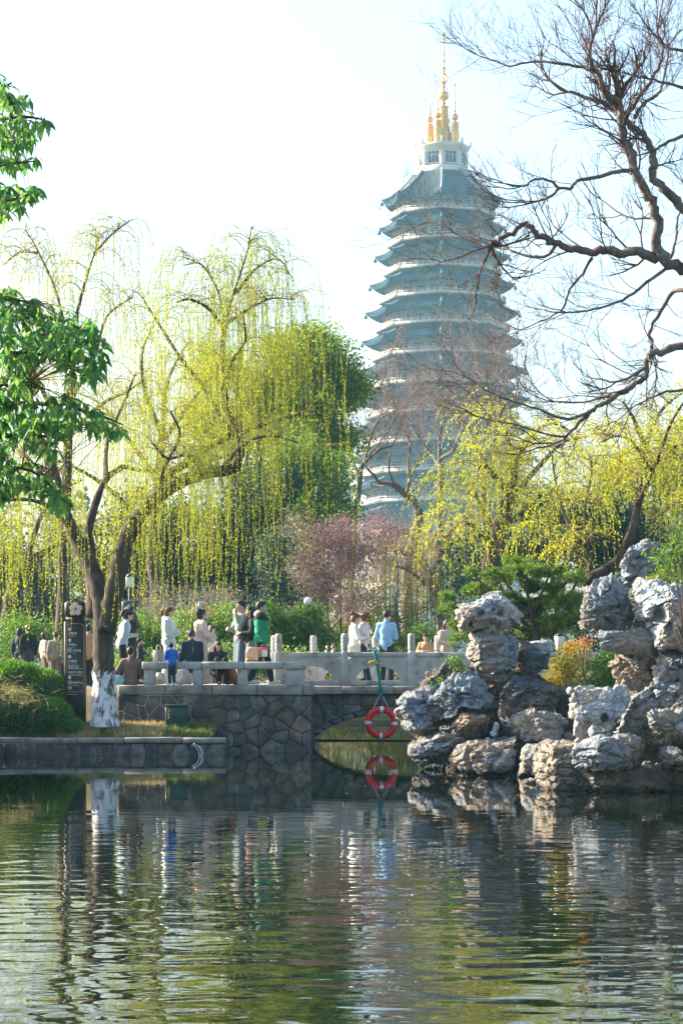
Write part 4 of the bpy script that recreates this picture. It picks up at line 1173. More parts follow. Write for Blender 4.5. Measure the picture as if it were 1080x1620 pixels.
def bare_tree(name, label, D, trunk, limbs, rs, twL, per_m, mat='bark_grey', tmat='twig', group=None, maxlev=2, kids=(4, 4, 3), up=0.2, base=None, budm=None, ratio=0.55, rmul=1.0, spread=0.9, rmin=0.0025):
    b0 = np.array(base if base is not None else limb_path(trunk[0][0], D)[0])
    t = thing(name, b0, label, 'tree', group)
    mb = MB()
    for i, (pts, r0, r1) in enumerate(trunk):
        path = smooth_path(pts) if len(pts[0]) == 3 and base is not None else limb_path(pts, D)
        limb_tube(mb, path, r0, r1, D, 12, 0.2, i * 5.1)
    put('trunk', mb, M[mat], t, smooth=True)
    lists = {}
    for i, (pts, r0, r1, w) in enumerate(limbs):
        path = limb_path(pts, D)
        # natural kinks
        path = path + np.array([noise.noise_vector(Vector((i * 3.3, k * 0.7, 1))) for k in range(len(path))]) * (0.9 * r0 * D / F)
        mb = MB(); rr = limb_tube(mb, path, r0, r1, D, 8, 0.2, i * 2.7)
        put('limb', mb, M[mat], t, smooth=True)
        Ln = np.linalg.norm(np.diff(path, axis=0), axis=1).sum()
        for _ in range(int(Ln * per_m * w)):
            f = rs.uniform(0.12, 1.0) ** 0.8 * (len(path) - 1); j = min(int(f), len(path) - 2)
            p = path[j] + (path[j + 1] - path[j]) * (f - j)
            td = path[j + 1] - path[j]; td /= np.linalg.norm(td)
            side = np.cross(td, rs.normal(size=3)); side /= np.linalg.norm(side) + 1e-9
            grow(lists, p, td * 0.8 + side, twL * rs.uniform(0.5, 1.3), max(0.006, rr[j] * 0.35) * rmul, 0, rs, maxlev, kids, up, 0.3, ratio, spread, rmin)
        # the tip breaks into twigs
        for _ in range(3):
            td = path[-1] - path[-2]; td /= np.linalg.norm(td)
            grow(lists, path[-1], td + rs.normal(size=3) * 0.35, twL * rs.uniform(0.7, 1.2), max(0.005, rr[-1] * 0.8), 0, rs, maxlev, kids, up, 0.3, ratio, spread, rmin)
    mb = MB(); flush(mb, lists); put('twigs', mb, M[tmat], t, kind='stuff')
    if budm:
        last = lists[max(lists)]
        tips = np.array([a[-1] for a, _ in last]); sel = rs.uniform(size=len(tips)) < budm[1]
        tips = np.repeat(tips[sel], 3, 0); mbl = MB()
        leaves(mbl, tips + rs.normal(size=tips.shape) * 0.02, rs.normal(size=tips.shape), budm[2], budm[2] * 0.5, rs)
        put('buds', mbl, M[budm[0]], t, kind='stuff')
    return t

def crown_mesh(blobs, n, L, W, rs, clump=0.22, per=14, shell=0.5, droop=0.2):
    """blobs: list of (centre, (rx,ry,rz)); leaf faces in clumps through the volume"""
    mb = MB(); vol = np.array([b[1][0] * b[1][2] for b in blobs]); vol = vol / vol.sum()
    nc = rs.multinomial(n // per, vol)
    for (c, r), k in zip(blobs, nc):
        u = rs.normal(size=(k, 3)); u /= np.linalg.norm(u, axis=1, keepdims=True)
        rad = rs.uniform(0, 1, (k, 1)) ** (1 / 3 * (1 - shell) + 0.05)
        lump = np.array([noise.noise(Vector(x * 2.2 + np.array(c) * 0.7)) for x in u])[:, None]
        cc = np.array(c) + u * rad * (1 + 0.35 * lump) * np.array(r)
        out = np.repeat(u, per, 0); pp = np.repeat(cc, per, 0) + rs.normal(size=(k * per, 3)) * clump * np.array((1, 1, 0.7))
        d = out * 0.6 + rs.normal(size=pp.shape) * 0.8 + np.array((0, 0, -droop))
        leaves(mb, pp, d, L * rs.uniform(0.6, 1.4, len(pp)), W * rs.uniform(0.7, 1.3, len(pp)), rs)
    return mb

def pxblobs(bl, D, depth=None, dd=0):
    out = []
    for (x, y, rx, ry) in bl:
        s = D / F
        out.append((np.array(P(x, y, D + dd)), (rx * s, (depth or rx * s), ry * s)))
    return out

def leafy_tree(name, label, D, bl, n, leaf, mat, rs, trunk=None, depth=None, clump=0.25, group=None, bark='bark', cat='tree', per=14, shell=0.5, ground=1.3, rscale=1.0):
    blobs = pxblobs(bl, D, depth)
    # break every blob into lobes of its own
    lob = []
    for c, r in blobs:
        lob.append((c, tuple(v * 0.72 for v in r)))
        for _ in range(7):
            u = rs.normal(size=3); u /= np.linalg.norm(u); k = rs.uniform(0.26, 0.46)
            lob.append((c + u * np.array(r) * rs.uniform(0.6, 0.95), tuple(v * k for v in r)))
    main, blobs = blobs, lob
    blobs = [(c + np.array((0, rs.uniform(-0.5, 0.5) * r[1], 0)), r) for c, r in blobs]
    cx_ = np.mean([c[0] for c, r in blobs])
    base = np.array((cx_ if trunk is None else P(trunk, 0, D)[0], D, ground))
    t = thing(name, base, label, cat, group)
    top = max(c[2] for c, r in blobs)
    mb = MB()
    hgt = top - ground
    r0 = max(0.03, 0.026 * hgt) * rscale * (0.6 if cat != 'tree' else 1.0)
    path = smooth_path([base + (0, 0, -0.1), base + (0.02 * hgt, 0, 0.3 * hgt), base + (-0.02 * hgt, 0.1, 0.6 * hgt), np.array((cx_, D, top))])
    mb.tube(path, np.linspace(r0, r0 * 0.3, len(path)), 8)
    for c, r in main:
        j = path[int(len(path) * rs.uniform(0.35, 0.75))]
        mid = (j + c) / 2 + np.array((0, 0, -0.05 * hgt))
        bp = smooth_path([j, mid, c]); mb.tube(bp, np.linspace(r0 * 0.45, r0 * 0.12, len(bp)), 5)
    put('trunk' if cat == 'tree' else 'stems', mb, M[bark], t, smooth=True)
    put('crown' if cat == 'tree' else 'foliage', crown_mesh(blobs, n, leaf[0], leaf[1], rs, clump, per, shell), M[mat], t)
    return t
# ------------------------------------------------------------------ trees
RS = np.random.RandomState
# the big willow with the whitewashed foot
WD = 46.2
w1 = willow('willow_tree', 'big leaning weeping willow with a whitewashed foot beside the black signpost', WD,
    [([(166, 1142, 0), (165, 1090, 0), (164, 1040, 0), (163, 990, 0), (160, 950, 0), (148, 905, .1), (130, 870, .2), (112, 835, .3), (98, 800, .4), (86, 750, .5), (66, 700, .6)], 20.5, 8),
     ([(166, 1000, 0), (176, 955, -.1), (186, 910, -.2), (196, 868, -.3), (214, 825, -.4), (245, 790, -.5), (280, 765, -.6), (318, 750, -.6), (352, 745, -.6), (378, 738, -.5)], 18, 8),
     ([(150, 975, .1), (146, 920, .3), (142, 870, .5), (140, 840, .5), (152, 795, .6), (168, 758, .7), (195, 738, .8)], 13, 4)],
    [([(230, 806, -.4), (270, 752, 0), (320, 715, .3), (368, 690, .5), (430, 667, .8), (500, 648, 1.0)], 9, 2.5, .9),
     ([(374, 738, -.5), (380, 712, -.5), (374, 678, -.4), (358, 645, -.3), (354, 600, -.3), (352, 555, -.2), (354, 512, -.2)], 8, 4, .6),
     ([(368, 690, 0), (346, 655, .3), (322, 612, .6), (285, 565, .9), (250, 510, 1.2), (225, 470, 1.4)], 6, 1.5, 1.0),
     ([(354, 540, -.2), (362, 490, 0), (378, 440, .3), (392, 395, .5), (398, 358, .6)], 3.2, 0.8, 1.3),
     ([(354, 520, -.2), (330, 488, -.6), (300, 474, -1.0), (280, 478, -1.3)], 4, 1.2, .8),
     ([(356, 515, -.2), (345, 460, .2), (318, 418, .4), (290, 420, .5)], 2.8, 0.8, 1.1),
     ([(358, 512, -.2), (395, 488, -.6), (430, 472, -1.0), (466, 474, -1.4)], 3, 0.8, 1.1),
     ([(372, 465, .2), (405, 425, .8), (440, 410, 1.2), (462, 440, 1.5)], 3, 1.0, .7),
     ([(350, 620, -.3), (368, 570, -1.0), (388, 540, -1.5), (385, 500, -1.8)], 4, 1.2, .5),
     ([(250, 785, -.5), (262, 735, -1.2), (285, 690, -1.6), (270, 650, -1.8)], 4.5, 1.5, .9),
     ([(318, 750, -.6), (300, 720, -1.3), (265, 725, -1.8), (240, 700, -2.2)], 4, 1.2, .8),
     ([(195, 738, .8), (235, 745, 1.0), (290, 740, 1.4), (345, 735, 1.8)], 4, 1.2, .9),
     ([(168, 758, .7), (170, 700, 1.0), (195, 640, 1.4), (215, 590, 1.6)], 4.5, 1.4, 1.1),
     ([(66, 700, .6), (50, 640, .8), (58, 570, 1.0), (80, 510, 1.2)], 6, 1.8, 1.0),
     ([(86, 750, .5), (50, 735, 0), (10, 745, -.5), (-40, 770, -.9)], 5, 1.5, .9),
     ([(112, 835, .3), (75, 800, -.6), (30, 790, -1.2), (-20, 800, -1.6)], 5, 1.5, .8),
     ([(345, 748, -.6), (390, 700, -.9), (430, 690, -1.2), (470, 700, -1.5)], 4, 1.2, .5)],
    RS(11), 0.5, 21, 4.0, (0.8, 4.6), 0.027, (0.044, 0.0125), 'willow', floor=1.75, subL=(0.5, 1.5))
# whitewashed foot: a painted sleeve of the same trunk
mb = MB(); tp = limb_path([(166, 1142, 0), (165, 1090, 0), (164, 1040, 0), (163, 990, 0), (160, 950, 0), (148, 905, .1), (130, 870, .2), (112, 835, .3), (98, 800, .4), (86, 750, .5), (66, 700, .6)], WD)
nn = len(tp); rad = (20.5 + (8 - 20.5) * np.linspace(0, 1, nn) ** 0.8) * WD / F * (1 + 0.22 * np.array([noise.noise(Vector((0.0, i * 0.9, 0))) for i in range(nn)]))
zt_ = P(0, 1063, WD)[2]; zs = np.linspace(tp[0][2] - 0.1, zt_, 12)
pth = np.stack([np.interp(zs, tp[:, 2], tp[:, 0]), np.interp(zs, tp[:, 2], tp[:, 1]), zs], 1)
rr = np.interp(zs, tp[:, 2], rad) + 0.006 + 0.05 * np.clip(1 - (zs - zs[0]) / 0.45, 0, 1) ** 2
mb.tube(pth, rr, 28, cap=False)
vv = mb.v[0]; ring = vv[-28:]
ring[:, 2] += np.array([0.05 * noise.noise(Vector((math.cos(q / 28 * 6.283) * 2.5, math.sin(q / 28 * 6.283) * 2.5, 3))) + 0.03 * math.sin(q * 2.3) for q in range(28)])
put('whitewash', mb, M['whitewash'], w1, smooth=True)

# willows behind
willow('willow_tree', 'tall thin weeping willow with sparse crown rising behind the broad-leaved branches', 62.0,
    [([(96, 1075), (100, 950), (104, 820), (108, 700), (112, 600), (120, 500)], 12, 5)],
    [([(120, 505), (134, 450, -.5), (150, 400, -.8), (156, 372, -1)], 3.2, 0.9, 1.1), ([(114, 580), (92, 470, .8), (62, 400, 1.2), (40, 362, 1.5)], 3.2, 0.9, 1.2),
     ([(150, 400, -.8), (178, 370, -1.5), (205, 350, -2)], 2.5, 1, .8), ([(110, 640), (150, 560, 1), (170, 500, 1.5), (210, 470, 2)], 4, 1.2, 1.0),
     ([(106, 700), (60, 600, -1), (30, 520, -2), (0, 470, -2.5)], 4.5, 1.2, 1.1), ([(62, 400, 1.2), (30, 400, 2), (5, 420, 2.5)], 2.5, 1, .9),
     ([(108, 690), (160, 640, -1), (200, 620, -2), (230, 600, -2)], 4, 1.2, .8), ([(104, 800), (40, 720, 1), (-10, 690, 2)], 5, 1.5, .9)],
    RS(12), 0.6, 24, 4.0, (1.0, 4.0), 0.055, (0.05, 0.018), 'willow_gold', floor=1.8, subL=(0.7, 2.0), strand_r=0.003)
willow('willow_tree', 'golden-green willow filling the gap between the big willow and the dark evergreens', 72.0,
    [([(245, 1074), (248, 950), (240, 850), (250, 760), (258, 680)], 13, 6)],
    [([(258, 690), (230, 620, -1), (225, 560, -1.5), (240, 520, -2)], 5, 1.2, 1.2), ([(256, 700), (300, 640, 1), (330, 600, 1.5), (350, 575, 2)], 5, 1.2, 1.0),
     ([(250, 760), (200, 690, 1), (160, 640, 2), (120, 620, 3)], 5, 1.2, 1.1), ([(258, 700), (262, 620, 1), (280, 570, 2), (300, 540, 2)], 4.5, 1.2, 1.0),
     ([(248, 800), (310, 740, -1), (360, 720, -2), (400, 700, -2)], 5, 1.2, .9), ([(242, 850), (180, 780, -1), (120, 740, -2), (60, 720, -3)], 5, 1.4, 1.1)],
    RS(13), 0.7, 18, 3.6, (1.5, 4.5), 0.068, (0.06, 0.022), 'willow_gold', floor=2.0, subL=(0.8, 2.2), strand_r=0.003)
willow('willow_tree', 'low yellow-green willow hanging over the far visitors behind the hedge', 76.0,
    [([(8, 1072), (12, 980), (25, 920), (60, 880)], 14, 7)],
    [([(60, 880), (110, 850), (160, 845), (210, 850)], 6, 1.5, 1.2), ([(25, 920), (-10, 860), (-40, 820)], 6, 1.5, .8), ([(40, 900), (60, 830), (90, 780), (130, 760)], 6, 1.5, 1.1)],
    RS(14), 0.7, 26, 5, (1.2, 3.2), 0.06, (0.06, 0.022), 'willow', floor=2.1, subL=(0.8, 2.2), strand_r=0.003)

# right-hand willows
willow('willow_tree', 'bright yellow weeping willow behind the pine with shoots blown aside', 58.0,
    [([(792, 1070), (786, 980), (776, 900), (790, 840), (806, 780), (812, 730)], 20, 9)],
    [([(806, 780), (770, 740, -1), (765, 728, -1.5), (755, 745, -2)], 6, 1.5, 1.1), ([(812, 735), (800, 690, 1), (790, 660, 1.5), (800, 640, 2)], 6, 1.5, .9),
     ([(800, 800), (850, 740, -1), (890, 700, -1.5), (930, 690, -2)], 6, 1.5, 1.2), ([(780, 860), (745, 830, -1.5), (725, 830, -2), (705, 850, -2.5)], 5, 1.5, 1.0),
     ([(790, 840), (845, 800, .5), (900, 790, 1), (950, 800, 1.5)], 5, 1.5, 1.1), ([(812, 735), (840, 690, .5), (870, 670, 1), (900, 680, 1)], 5, 1.2, .9),
     ([(785, 850), (750, 780, .5), (750, 760, 1), (742, 790, 1.5)], 5, 1.2, 1.0)],
    RS(15), 0.8, 22, 3.4, (0.8, 2.6), 0.045, (0.07, 0.02), 'willow_gold', floor=1.9, subL=(0.7, 2.0), lean=(-0.22, -0.1, 0), a=0.9, strand_r=0.003)
willow('willow_tree', 'willow with brown crooked stems leaning out above the rockery', 41.0,
    [([(925, 925, 0), (945, 908, 0), (968, 895, 0), (985, 872, 0), (1000, 835, 0), (1008, 800, 0)], 10, 6),
     ([(925, 925, 0), (933, 902, .1), (926, 870, .2), (915, 840, .3)], 7, 4)],
    [([(1008, 800), (1025, 760), (1042, 720), (1060, 670), (1085, 630)], 5, 1.8, 1.0), ([(985, 872), (1005, 810, .3), (1015, 760, .5), (1024, 730, .8)], 3.5, 1.4, .7),
     ([(985, 872, 0), (962, 852, -.2), (935, 858, -.4), (905, 868, -.5)], 4, 1.3, .6), ([(926, 870), (890, 810, .5), (878, 760, 1), (872, 720, 1)], 3.5, 1.2, .9),
     ([(926, 870), (925, 800, .5), (935, 750, 1), (930, 710, 1)], 3, 1.2, .8), ([(915, 850), (885, 860, .3), (850, 840, .5)], 3, 1.2, .6),
     ([(1030, 745), (1000, 700, -.5), (975, 690, -.8), (950, 700, -1)], 3, 1, .9), ([(1045, 712), (1070, 720, -.5), (1095, 760, -1)], 3, 1, .8)],
    RS(16), 0.5, 20, 4.0, (0.4, 1.5), 0.04, (0.05, 0.017), 'willow_gold', floor=1.6, subL=(0.4, 1.2), lean=(-0.15, 0, 0), a=0.5)
willow('willow_tree', 'golden willow crown far behind at the edge of the park', 84.0,
    [([(1010, 1074), (1012, 950), (1005, 850), (1012, 760), (1020, 700)], 13, 6)],
    [([(1020, 705), (1000, 660, -1), (985, 635, -2)], 5, 1.2, 1.1), ([(1020, 705), (1045, 650, 1), (1080, 620, 2)], 5, 1.2, 1.3), ([(1010, 780), (960, 740, 1), (910, 720, 2)], 5, 1.2, 1.1),
     ([(1012, 760), (1060, 710, -1), (1100, 700, -2)], 5, 1.2, 1.2), ([(1006, 850), (950, 800, -2), (900, 790, -3)], 5, 1.2, 1.1), ([(1006, 850), (1060, 800, -2), (1110, 780, -3)], 5, 1.2, 1.1)],
    RS(17), 0.8, 22, 3.4, (1.2, 3.5), 0.075, (0.075, 0.028), 'willow_gold', floor=2.0, subL=(0.8, 2.4), strand_r=0.003)
willow('willow_tree', 'straw-coloured dry willow shoots hanging behind the bridge', 74.5,
    [([(705, 1073), (700, 1000), (690, 940), (670, 890)], 9, 5)],
    [([(670, 890), (630, 872, .5), (590, 872, 1), (560, 890, 1)], 5, 1.5, 1.6), ([(680, 915), (700, 870), (720, 850)], 5, 1.5, 1.3), ([(672, 895), (650, 850, 1), (620, 840, 2)], 4, 1.2, 1.0), ([(690, 940), (650, 905, -1), (620, 895, -2)], 4, 1.2, 1.2)],
    RS(18), 0.6, 26, 4.5, (0.8, 2.3), 0.08, (0.05, 0.016), 'straw', bark='bark_grey', twig='twig_straw', floor=0.6, subL=(0.5, 1.5), strand_r=0.0045)

# bare tree reaching in from the right
def zb(pts): return [(680 + x / 2.315, y / 2.315) + tuple(r) for x, y, *r in pts]
bare_tree('bare_tree', 'bare dark-limbed tree reaching in over the rockery', 33.0,
    [([(7.3, 34.4, 0.2), (7.0, 34.2, 3.0), (6.4, 33.7, 5.6), (5.7, 33.2, 7.2), (5.09, 33.0, 7.5)], 24, 11),
     ([(6.5, 33.8, 5.2), (6.2, 33.6, 7.2), (5.6, 33.3, 8.1), (5.09, 33.0, 8.28)], 15, 8),
     ([(6.9, 34.1, 3.4), (6.4, 33.9, 5.3), (5.7, 33.4, 6.2), (5.09, 33.0, 6.4)], 13, 7)],
    [(zb([(960,985),(925,975),(870,960),(820,940),(750,925),(680,915),(640,920),(590,925),(530,905),(470,890),(420,880),(380,840),(350,818),(300,850),(250,885),(215,905)]), 10, 3.2, .9),
     (zb([(215,905),(150,880,.2),(100,860,.3),(40,820,.4),(0,810,.5)]), 2.4, 1.0, 1.6),
     (zb([(215,905),(170,915,-.2),(110,940,-.3),(40,960,-.4)]), 2.0, .9, 1.6),
     (zb([(460,895),(430,935,.2),(380,942,.3),(340,935,.4),(290,915,.5)]), 3, 1.8, .9),
     (zb([(860,950),(825,900),(835,830),(815,750),(785,690),(745,620),(730,550),(705,500),(700,430),(690,380)]), 9, 6, .7),
     (zb([(690,390),(650,380,.2),(610,370,.3),(560,355,.4),(500,335,.5)]), 4.2, 2.4, .8),
     (zb([(690,375),(640,340,-.2),(620,280,-.3),(590,240,-.4),(580,210,-.5),(600,150,-.5)]), 5.5, 2.6, 1.6),
     (zb([(590,255,-.4),(560,245,-.3),(480,235,-.2),(380,225,0),(290,240,.1),(240,225,.2),(170,200,.3)]), 3, .9, 1.9),
     (zb([(650,340,-.2),(655,280,0),(650,230,.3),(640,190,.5)]), 3.2, 1.4, 1.5),
     (zb([(960,790),(900,740),(850,690),(815,640),(820,590),(790,520),(750,470),(715,440)]), 8.5, 5, .7),
     (zb([(745,620),(690,630,-.2),(600,650,-.4),(540,665,-.5),(510,690,-.6),(470,690,-.7),(440,665,-.8),(400,655,-.9),(335,680,-1)]), 3.8, 1.6, .7),
     (zb([(470,690,-.7),(440,720,-.8),(395,738,-.8)]), 2.6, 1.6, .6),
     (zb([(960,1265),(900,1275),(830,1290),(790,1320),(780,1380),(720,1430),(640,1470),(580,1510),(530,1560),(490,1610)]), 7, 2.4, .8),
     (zb([(720,1435),(650,1450,.3),(560,1475,.5),(450,1470,.7)]), 3, 1.3, .9),
     (zb([(600,1500),(530,1530,-.2),(470,1530,-.3),(400,1500,-.4),(330,1480,-.5),(230,1440,-.6),(130,1380,-.8)]), 3, 1, 1.1),
     (zb([(500,1600),(420,1590,-.2),(330,1560,-.4),(230,1540,-.5)]), 2.2, 1, 1.0),
     (zb([(790,1340),(730,1380,-.3),(680,1400,-.4)]), 3, 1.8, .6),
     (zb([(960,1060),(890,1070,.3),(850,1130,.4),(820,1180,.5),(800,1220,.5),(815,1260,.5)]), 4.2, 2, .8),
     (zb([(590,945),(560,1000,.2),(510,1060,.4),(485,1130,.5),(420,1170,.6),(320,1215,.8)]), 2.8, 1, .9),
     (zb([(860,985),(790,1040,-.3),(700,1100,-.5),(600,1130,-.7),(500,1145,-.9)]), 3.4, 1.2, 1.2),
     (zb([(715,440),(740,390,.4),(800,310,.7),(840,240,.9),(850,170,1),(830,115,1)]), 4.5, 1.6, 1.5),
     (zb([(960,330,.5),(880,310,.4),(800,290,.3)]), 3.4, 1.6, 1.5), (zb([(960,190,.2),(880,180,0),(850,150,-.2)]), 3, 1.5, 1.7),
     (zb([(745,430,.3),(780,380,.6),(840,330,.9),(870,200,1.2)]), 3.6, 1.6, 1.4), (zb([(960,480,-.3),(870,520,-.2),(820,550,-.1)]), 3.4, 2, .9),
     (zb([(880,945,.2),(900,870,.5),(905,800,.7),(940,740,1)]), 3, 1.5, 1.0), (zb([(960,1440,.6),(880,1430,.7),(800,1460,.8),(740,1490,.9)]), 2.8, 1.4, .9)],
    RS(21), 0.85, 5.6, maxlev=2, kids=(5, 4, 3), up=0.3, base=(7.3, 34.4, 0.2), budm=('willow_gold', 0.05, 0.018), ratio=0.55, rmul=0.8)

# bare trees in front of the pagoda
G = 'bare trees below the pagoda'
def z3(pts): return [(500 + x / 3, 600 + y / 3) + tuple(r) for x, y, *r in pts]
bare_tree('bare_tree', 'bare tree with a thick S-curved grey trunk below the pagoda', 92.0,
    [(z3([(430, 1290), (432, 1000), (440, 840), (470, 760), (487, 650), (462, 580), (410, 535), (370, 500)]), 9.5, 5.5)],
    [(z3([(380, 505), (300, 482), (250, 430), (200, 380)]), 4, 1.2, 1.0), (z3([(430, 545), (440, 460, .5), (435, 400, 1), (450, 300, 1)]), 3.6, 1.4, 1.0),
     (z3([(400, 520), (360, 480, -.5), (345, 400, -1), (350, 330, -1)]), 2.6, 1, .9), (z3([(440, 460, .5), (500, 380, 1), (560, 330, 1.5)]), 2.4, 1, 1)],
    RS(31), 2.6, 2.6, maxlev=2, kids=(4, 4, 3), tmat='twig_pink', group=G, rmul=0.8, rmin=0.0075)
bare_tree('bare_tree', 'forked bare tree with slender brown stems left of the S-curved trunk', 88.0,
    [(z3([(150, 1300), (165, 900), (180, 670), (200, 540), (210, 450)]), 7, 4)],
    [(z3([(210, 450), (240, 350), (262, 260), (310, 180)]), 3.4, 1.2, 1.1), (z3([(205, 500), (180, 400, 1), (150, 300, 1), (120, 240, 1)]), 2.8, 1, .8), (z3([(225, 400), (290, 340, -1), (360, 310, -1), (390, 240, -1)]), 2.6, 1, 1.1)],
    RS(32), 2.4, 2.4, maxlev=2, kids=(4, 4, 3), tmat='twig_pink', group=G, rmul=0.8, rmin=0.0075)
bare_tree('bare_tree', 'bare tree with upright fan of twigs right before the pagoda foot', 100.0,
    [(z3([(590, 1280), (590, 900), (588, 600), (590, 400)]), 6.5, 4.5)],
    [(z3([(590, 400), (585, 300), (600, 180), (620, 60)]), 3.4, 1.2, 1.2), (z3([(590, 420), (540, 350, 1), (490, 280, 1), (450, 200, 1)]), 3, 1, 1.1), (z3([(590, 380), (650, 330, -1), (690, 240, -1), (700, 120, -1)]), 3, 1, 1.1)],
    RS(33), 3.0, 2.6, maxlev=2, kids=(4, 4, 3), tmat='twig_pink', group=G, rmul=0.8, rmin=0.0075)
bare_tree('bare_tree', 'bare tree with dark spreading boughs behind the yellow willow', 97.0,
    [(z3([(800, 1280), (800, 800), (790, 500), (780, 350)]), 7, 5)],
    [(z3([(780, 350), (740, 260), (700, 200), (660, 160)]), 3.4, 1.2, 1.2), (z3([(780, 370), (800, 250, 1), (830, 140, 1), (850, 30, 1)]), 3.4, 1.2, 1.2), (z3([(780, 360), (850, 280, -1), (910, 160, -1), (950, 60, -1)]), 3.2, 1.2, 1.2), (z3([(770, 340), (760, 200), (740, 80), (760, -20)]), 3, 1, 1.1)],
    RS(34), 3.0, 2.6, maxlev=2, kids=(4, 4, 3), tmat='twig_pink', group=G, rmul=0.8, rmin=0.0075)
bare_tree('bare_tree', 'small bare tree leaning against the evergreen beside the pagoda', 94.0,
    [([(530, 1072), (534, 950), (540, 860), (538, 780), (528, 720)], 6, 3.5)],
    [([(528, 720), (515, 690), (500, 670), (470, 655)], 2.6, 1, .9), ([(530, 730), (545, 680, 1), (560, 640, 1), (590, 600, 1)], 2.6, 1, 1), ([(538, 780), (570, 740, -1), (600, 700, -1), (640, 640, -1)], 2.6, 1, 1)],
    RS(35), 2.4, 2.2, maxlev=2, kids=(4, 4, 3), tmat='twig_pink', group=G, rmul=0.8, rmin=0.0075)

# evergreens and other leafy trees behind
leafy_tree('evergreen_tree', 'round-crowned green tree standing left of the pagoda', 86.0, [(475, 575, 34, 40), (535, 585, 40, 36), (450, 545, 26, 26), (497, 540, 26, 24), (520, 552, 24, 20), (556, 625, 26, 30), (505, 640, 38, 34), (455, 630, 34, 36), (545, 690, 26, 26), (490, 700, 40, 40), (440, 700, 30, 34)], 30000, (0.17, 0.09), 'evergreen_sunny', RS(41), depth=2.0, clump=0.28)
leafy_tree('olive_tree', 'yellow-green crowned tree between the big willow and the round evergreen', 80.0, [(420, 620, 45, 50), (445, 560, 35, 38), (400, 680, 40, 50), (340, 590, 38, 46), (330, 660, 40, 50)], 22000, (0.13, 0.06), 'olive', RS(42), depth=1.6, clump=0.3)
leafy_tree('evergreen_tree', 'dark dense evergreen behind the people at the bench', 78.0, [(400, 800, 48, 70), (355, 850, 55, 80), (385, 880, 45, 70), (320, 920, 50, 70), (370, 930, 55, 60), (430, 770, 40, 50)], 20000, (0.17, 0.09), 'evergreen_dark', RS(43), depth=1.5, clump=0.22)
leafy_tree('evergreen_tree', 'dark evergreen with mottled foliage under the round crown', 82.0, [(490, 760, 45, 60), (530, 760, 30, 60), (470, 720, 40, 45), (540, 820, 30, 40), (500, 830, 40, 40), (455, 840, 40, 60), (475, 910, 45, 60), (520, 900, 40, 50)], 26000, (0.14, 0.06), 'evergreen', RS(44), depth=1.4, clump=0.24)
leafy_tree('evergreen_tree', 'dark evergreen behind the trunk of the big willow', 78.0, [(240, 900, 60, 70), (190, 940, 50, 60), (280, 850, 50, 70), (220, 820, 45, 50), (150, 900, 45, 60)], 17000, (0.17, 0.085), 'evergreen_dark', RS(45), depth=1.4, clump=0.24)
leafy_tree('evergreen_tree', 'dark hazy evergreen behind the far visitors', 96.0, [(30, 930, 60, 70), (90, 900, 60, 80), (-20, 880, 50, 80), (60, 980, 80, 50)], 22000, (0.16, 0.08), 'farwood', RS(46), depth=1.8, clump=0.3)
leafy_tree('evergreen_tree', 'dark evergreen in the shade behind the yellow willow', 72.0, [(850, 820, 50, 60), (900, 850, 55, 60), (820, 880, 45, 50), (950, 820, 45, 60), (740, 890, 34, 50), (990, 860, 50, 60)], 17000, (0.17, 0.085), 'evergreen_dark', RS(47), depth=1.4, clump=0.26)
leafy_tree('evergreen_tree', 'green tree rising behind the rockery beyond the willow stems', 88.0, [(1040, 800, 55, 80), (980, 770, 45, 60), (1080, 720, 50, 80), (1060, 900, 60, 70)], 22000, (0.16, 0.075), 'olive', RS(48), depth=1.8, clump=0.3)
# pinkish trees / shrubs behind the bridge
leafy_tree('pink_shrub', 'large reddish-pink twiggy shrub behind the bridge', 73.0, [(470, 860, 40, 45), (445, 920, 30, 40), (520, 870, 42, 45), (575, 870, 42, 50), (600, 860, 40, 45), (490, 925, 45, 45), (545, 845, 45, 35), (560, 930, 45, 45), (460, 980, 40, 30)], 24000, (0.075, 0.032), 'pinkleaf', RS(51), depth=0.9, clump=0.2, cat='shrub', bark='twig_pink')
leafy_tree('green_shrub', 'light green shrub beside the reddish shrub', 65.0, [(438, 862, 24, 28), (426, 895, 22, 26), (440, 940, 26, 36), (430, 1000, 34, 40)], 8000, (0.09, 0.045), 'evergreen_dark', RS(52), depth=0.6, clump=0.16, cat='shrub')
leafy_tree('green_shrub', 'leafy evergreen shrub behind the green jacket at the bridge', 60.0, [(450, 1005, 35, 24), (480, 985, 30, 24), (425, 975, 25, 24), (500, 1010, 25, 24)], 9000, (0.09, 0.05), 'shrub', RS(53), depth=0.6, clump=0.14, cat='shrub')
leafy_tree('green_shrub', 'sunny green shrub behind the woman with the ponytail', 56.0, [(240, 1030, 26, 40), (215, 1005, 22, 34), (255, 1000, 22, 26)], 9000, (0.07, 0.03), 'shrub', RS(54), depth=0.5, clump=0.12, cat='shrub')
leafy_tree('green_shrub', 'green shrub behind the eating man on the terrace', 58.0, [(330, 1000, 30, 34), (360, 985, 30, 30), (300, 990, 24, 30)], 8000, (0.08, 0.04), 'evergreen', RS(55), depth=0.5, clump=0.14, cat='shrub')
leafy_tree('green_shrub', 'dark green shrub bed under the hanging straw shoots', 73.5, [(560, 1030, 30, 24), (620, 1025, 34, 26), (690, 1030, 40, 26), (660, 1010, 30, 24)], 9000, (0.09, 0.045), 'shrub', RS(56), depth=0.6, clump=0.16, cat='shrub')
leafy_tree('grey_shrub', 'grey-pink twiggy shrub behind the flower crown', 62.0, [(290, 960, 36, 40), (340, 950, 34, 34), (250, 955, 30, 36), (370, 970, 26, 40)], 9000, (0.06, 0.02), 'greytwig', RS(57), depth=0.6, clump=0.2, cat='shrub', bark='twig_pink')
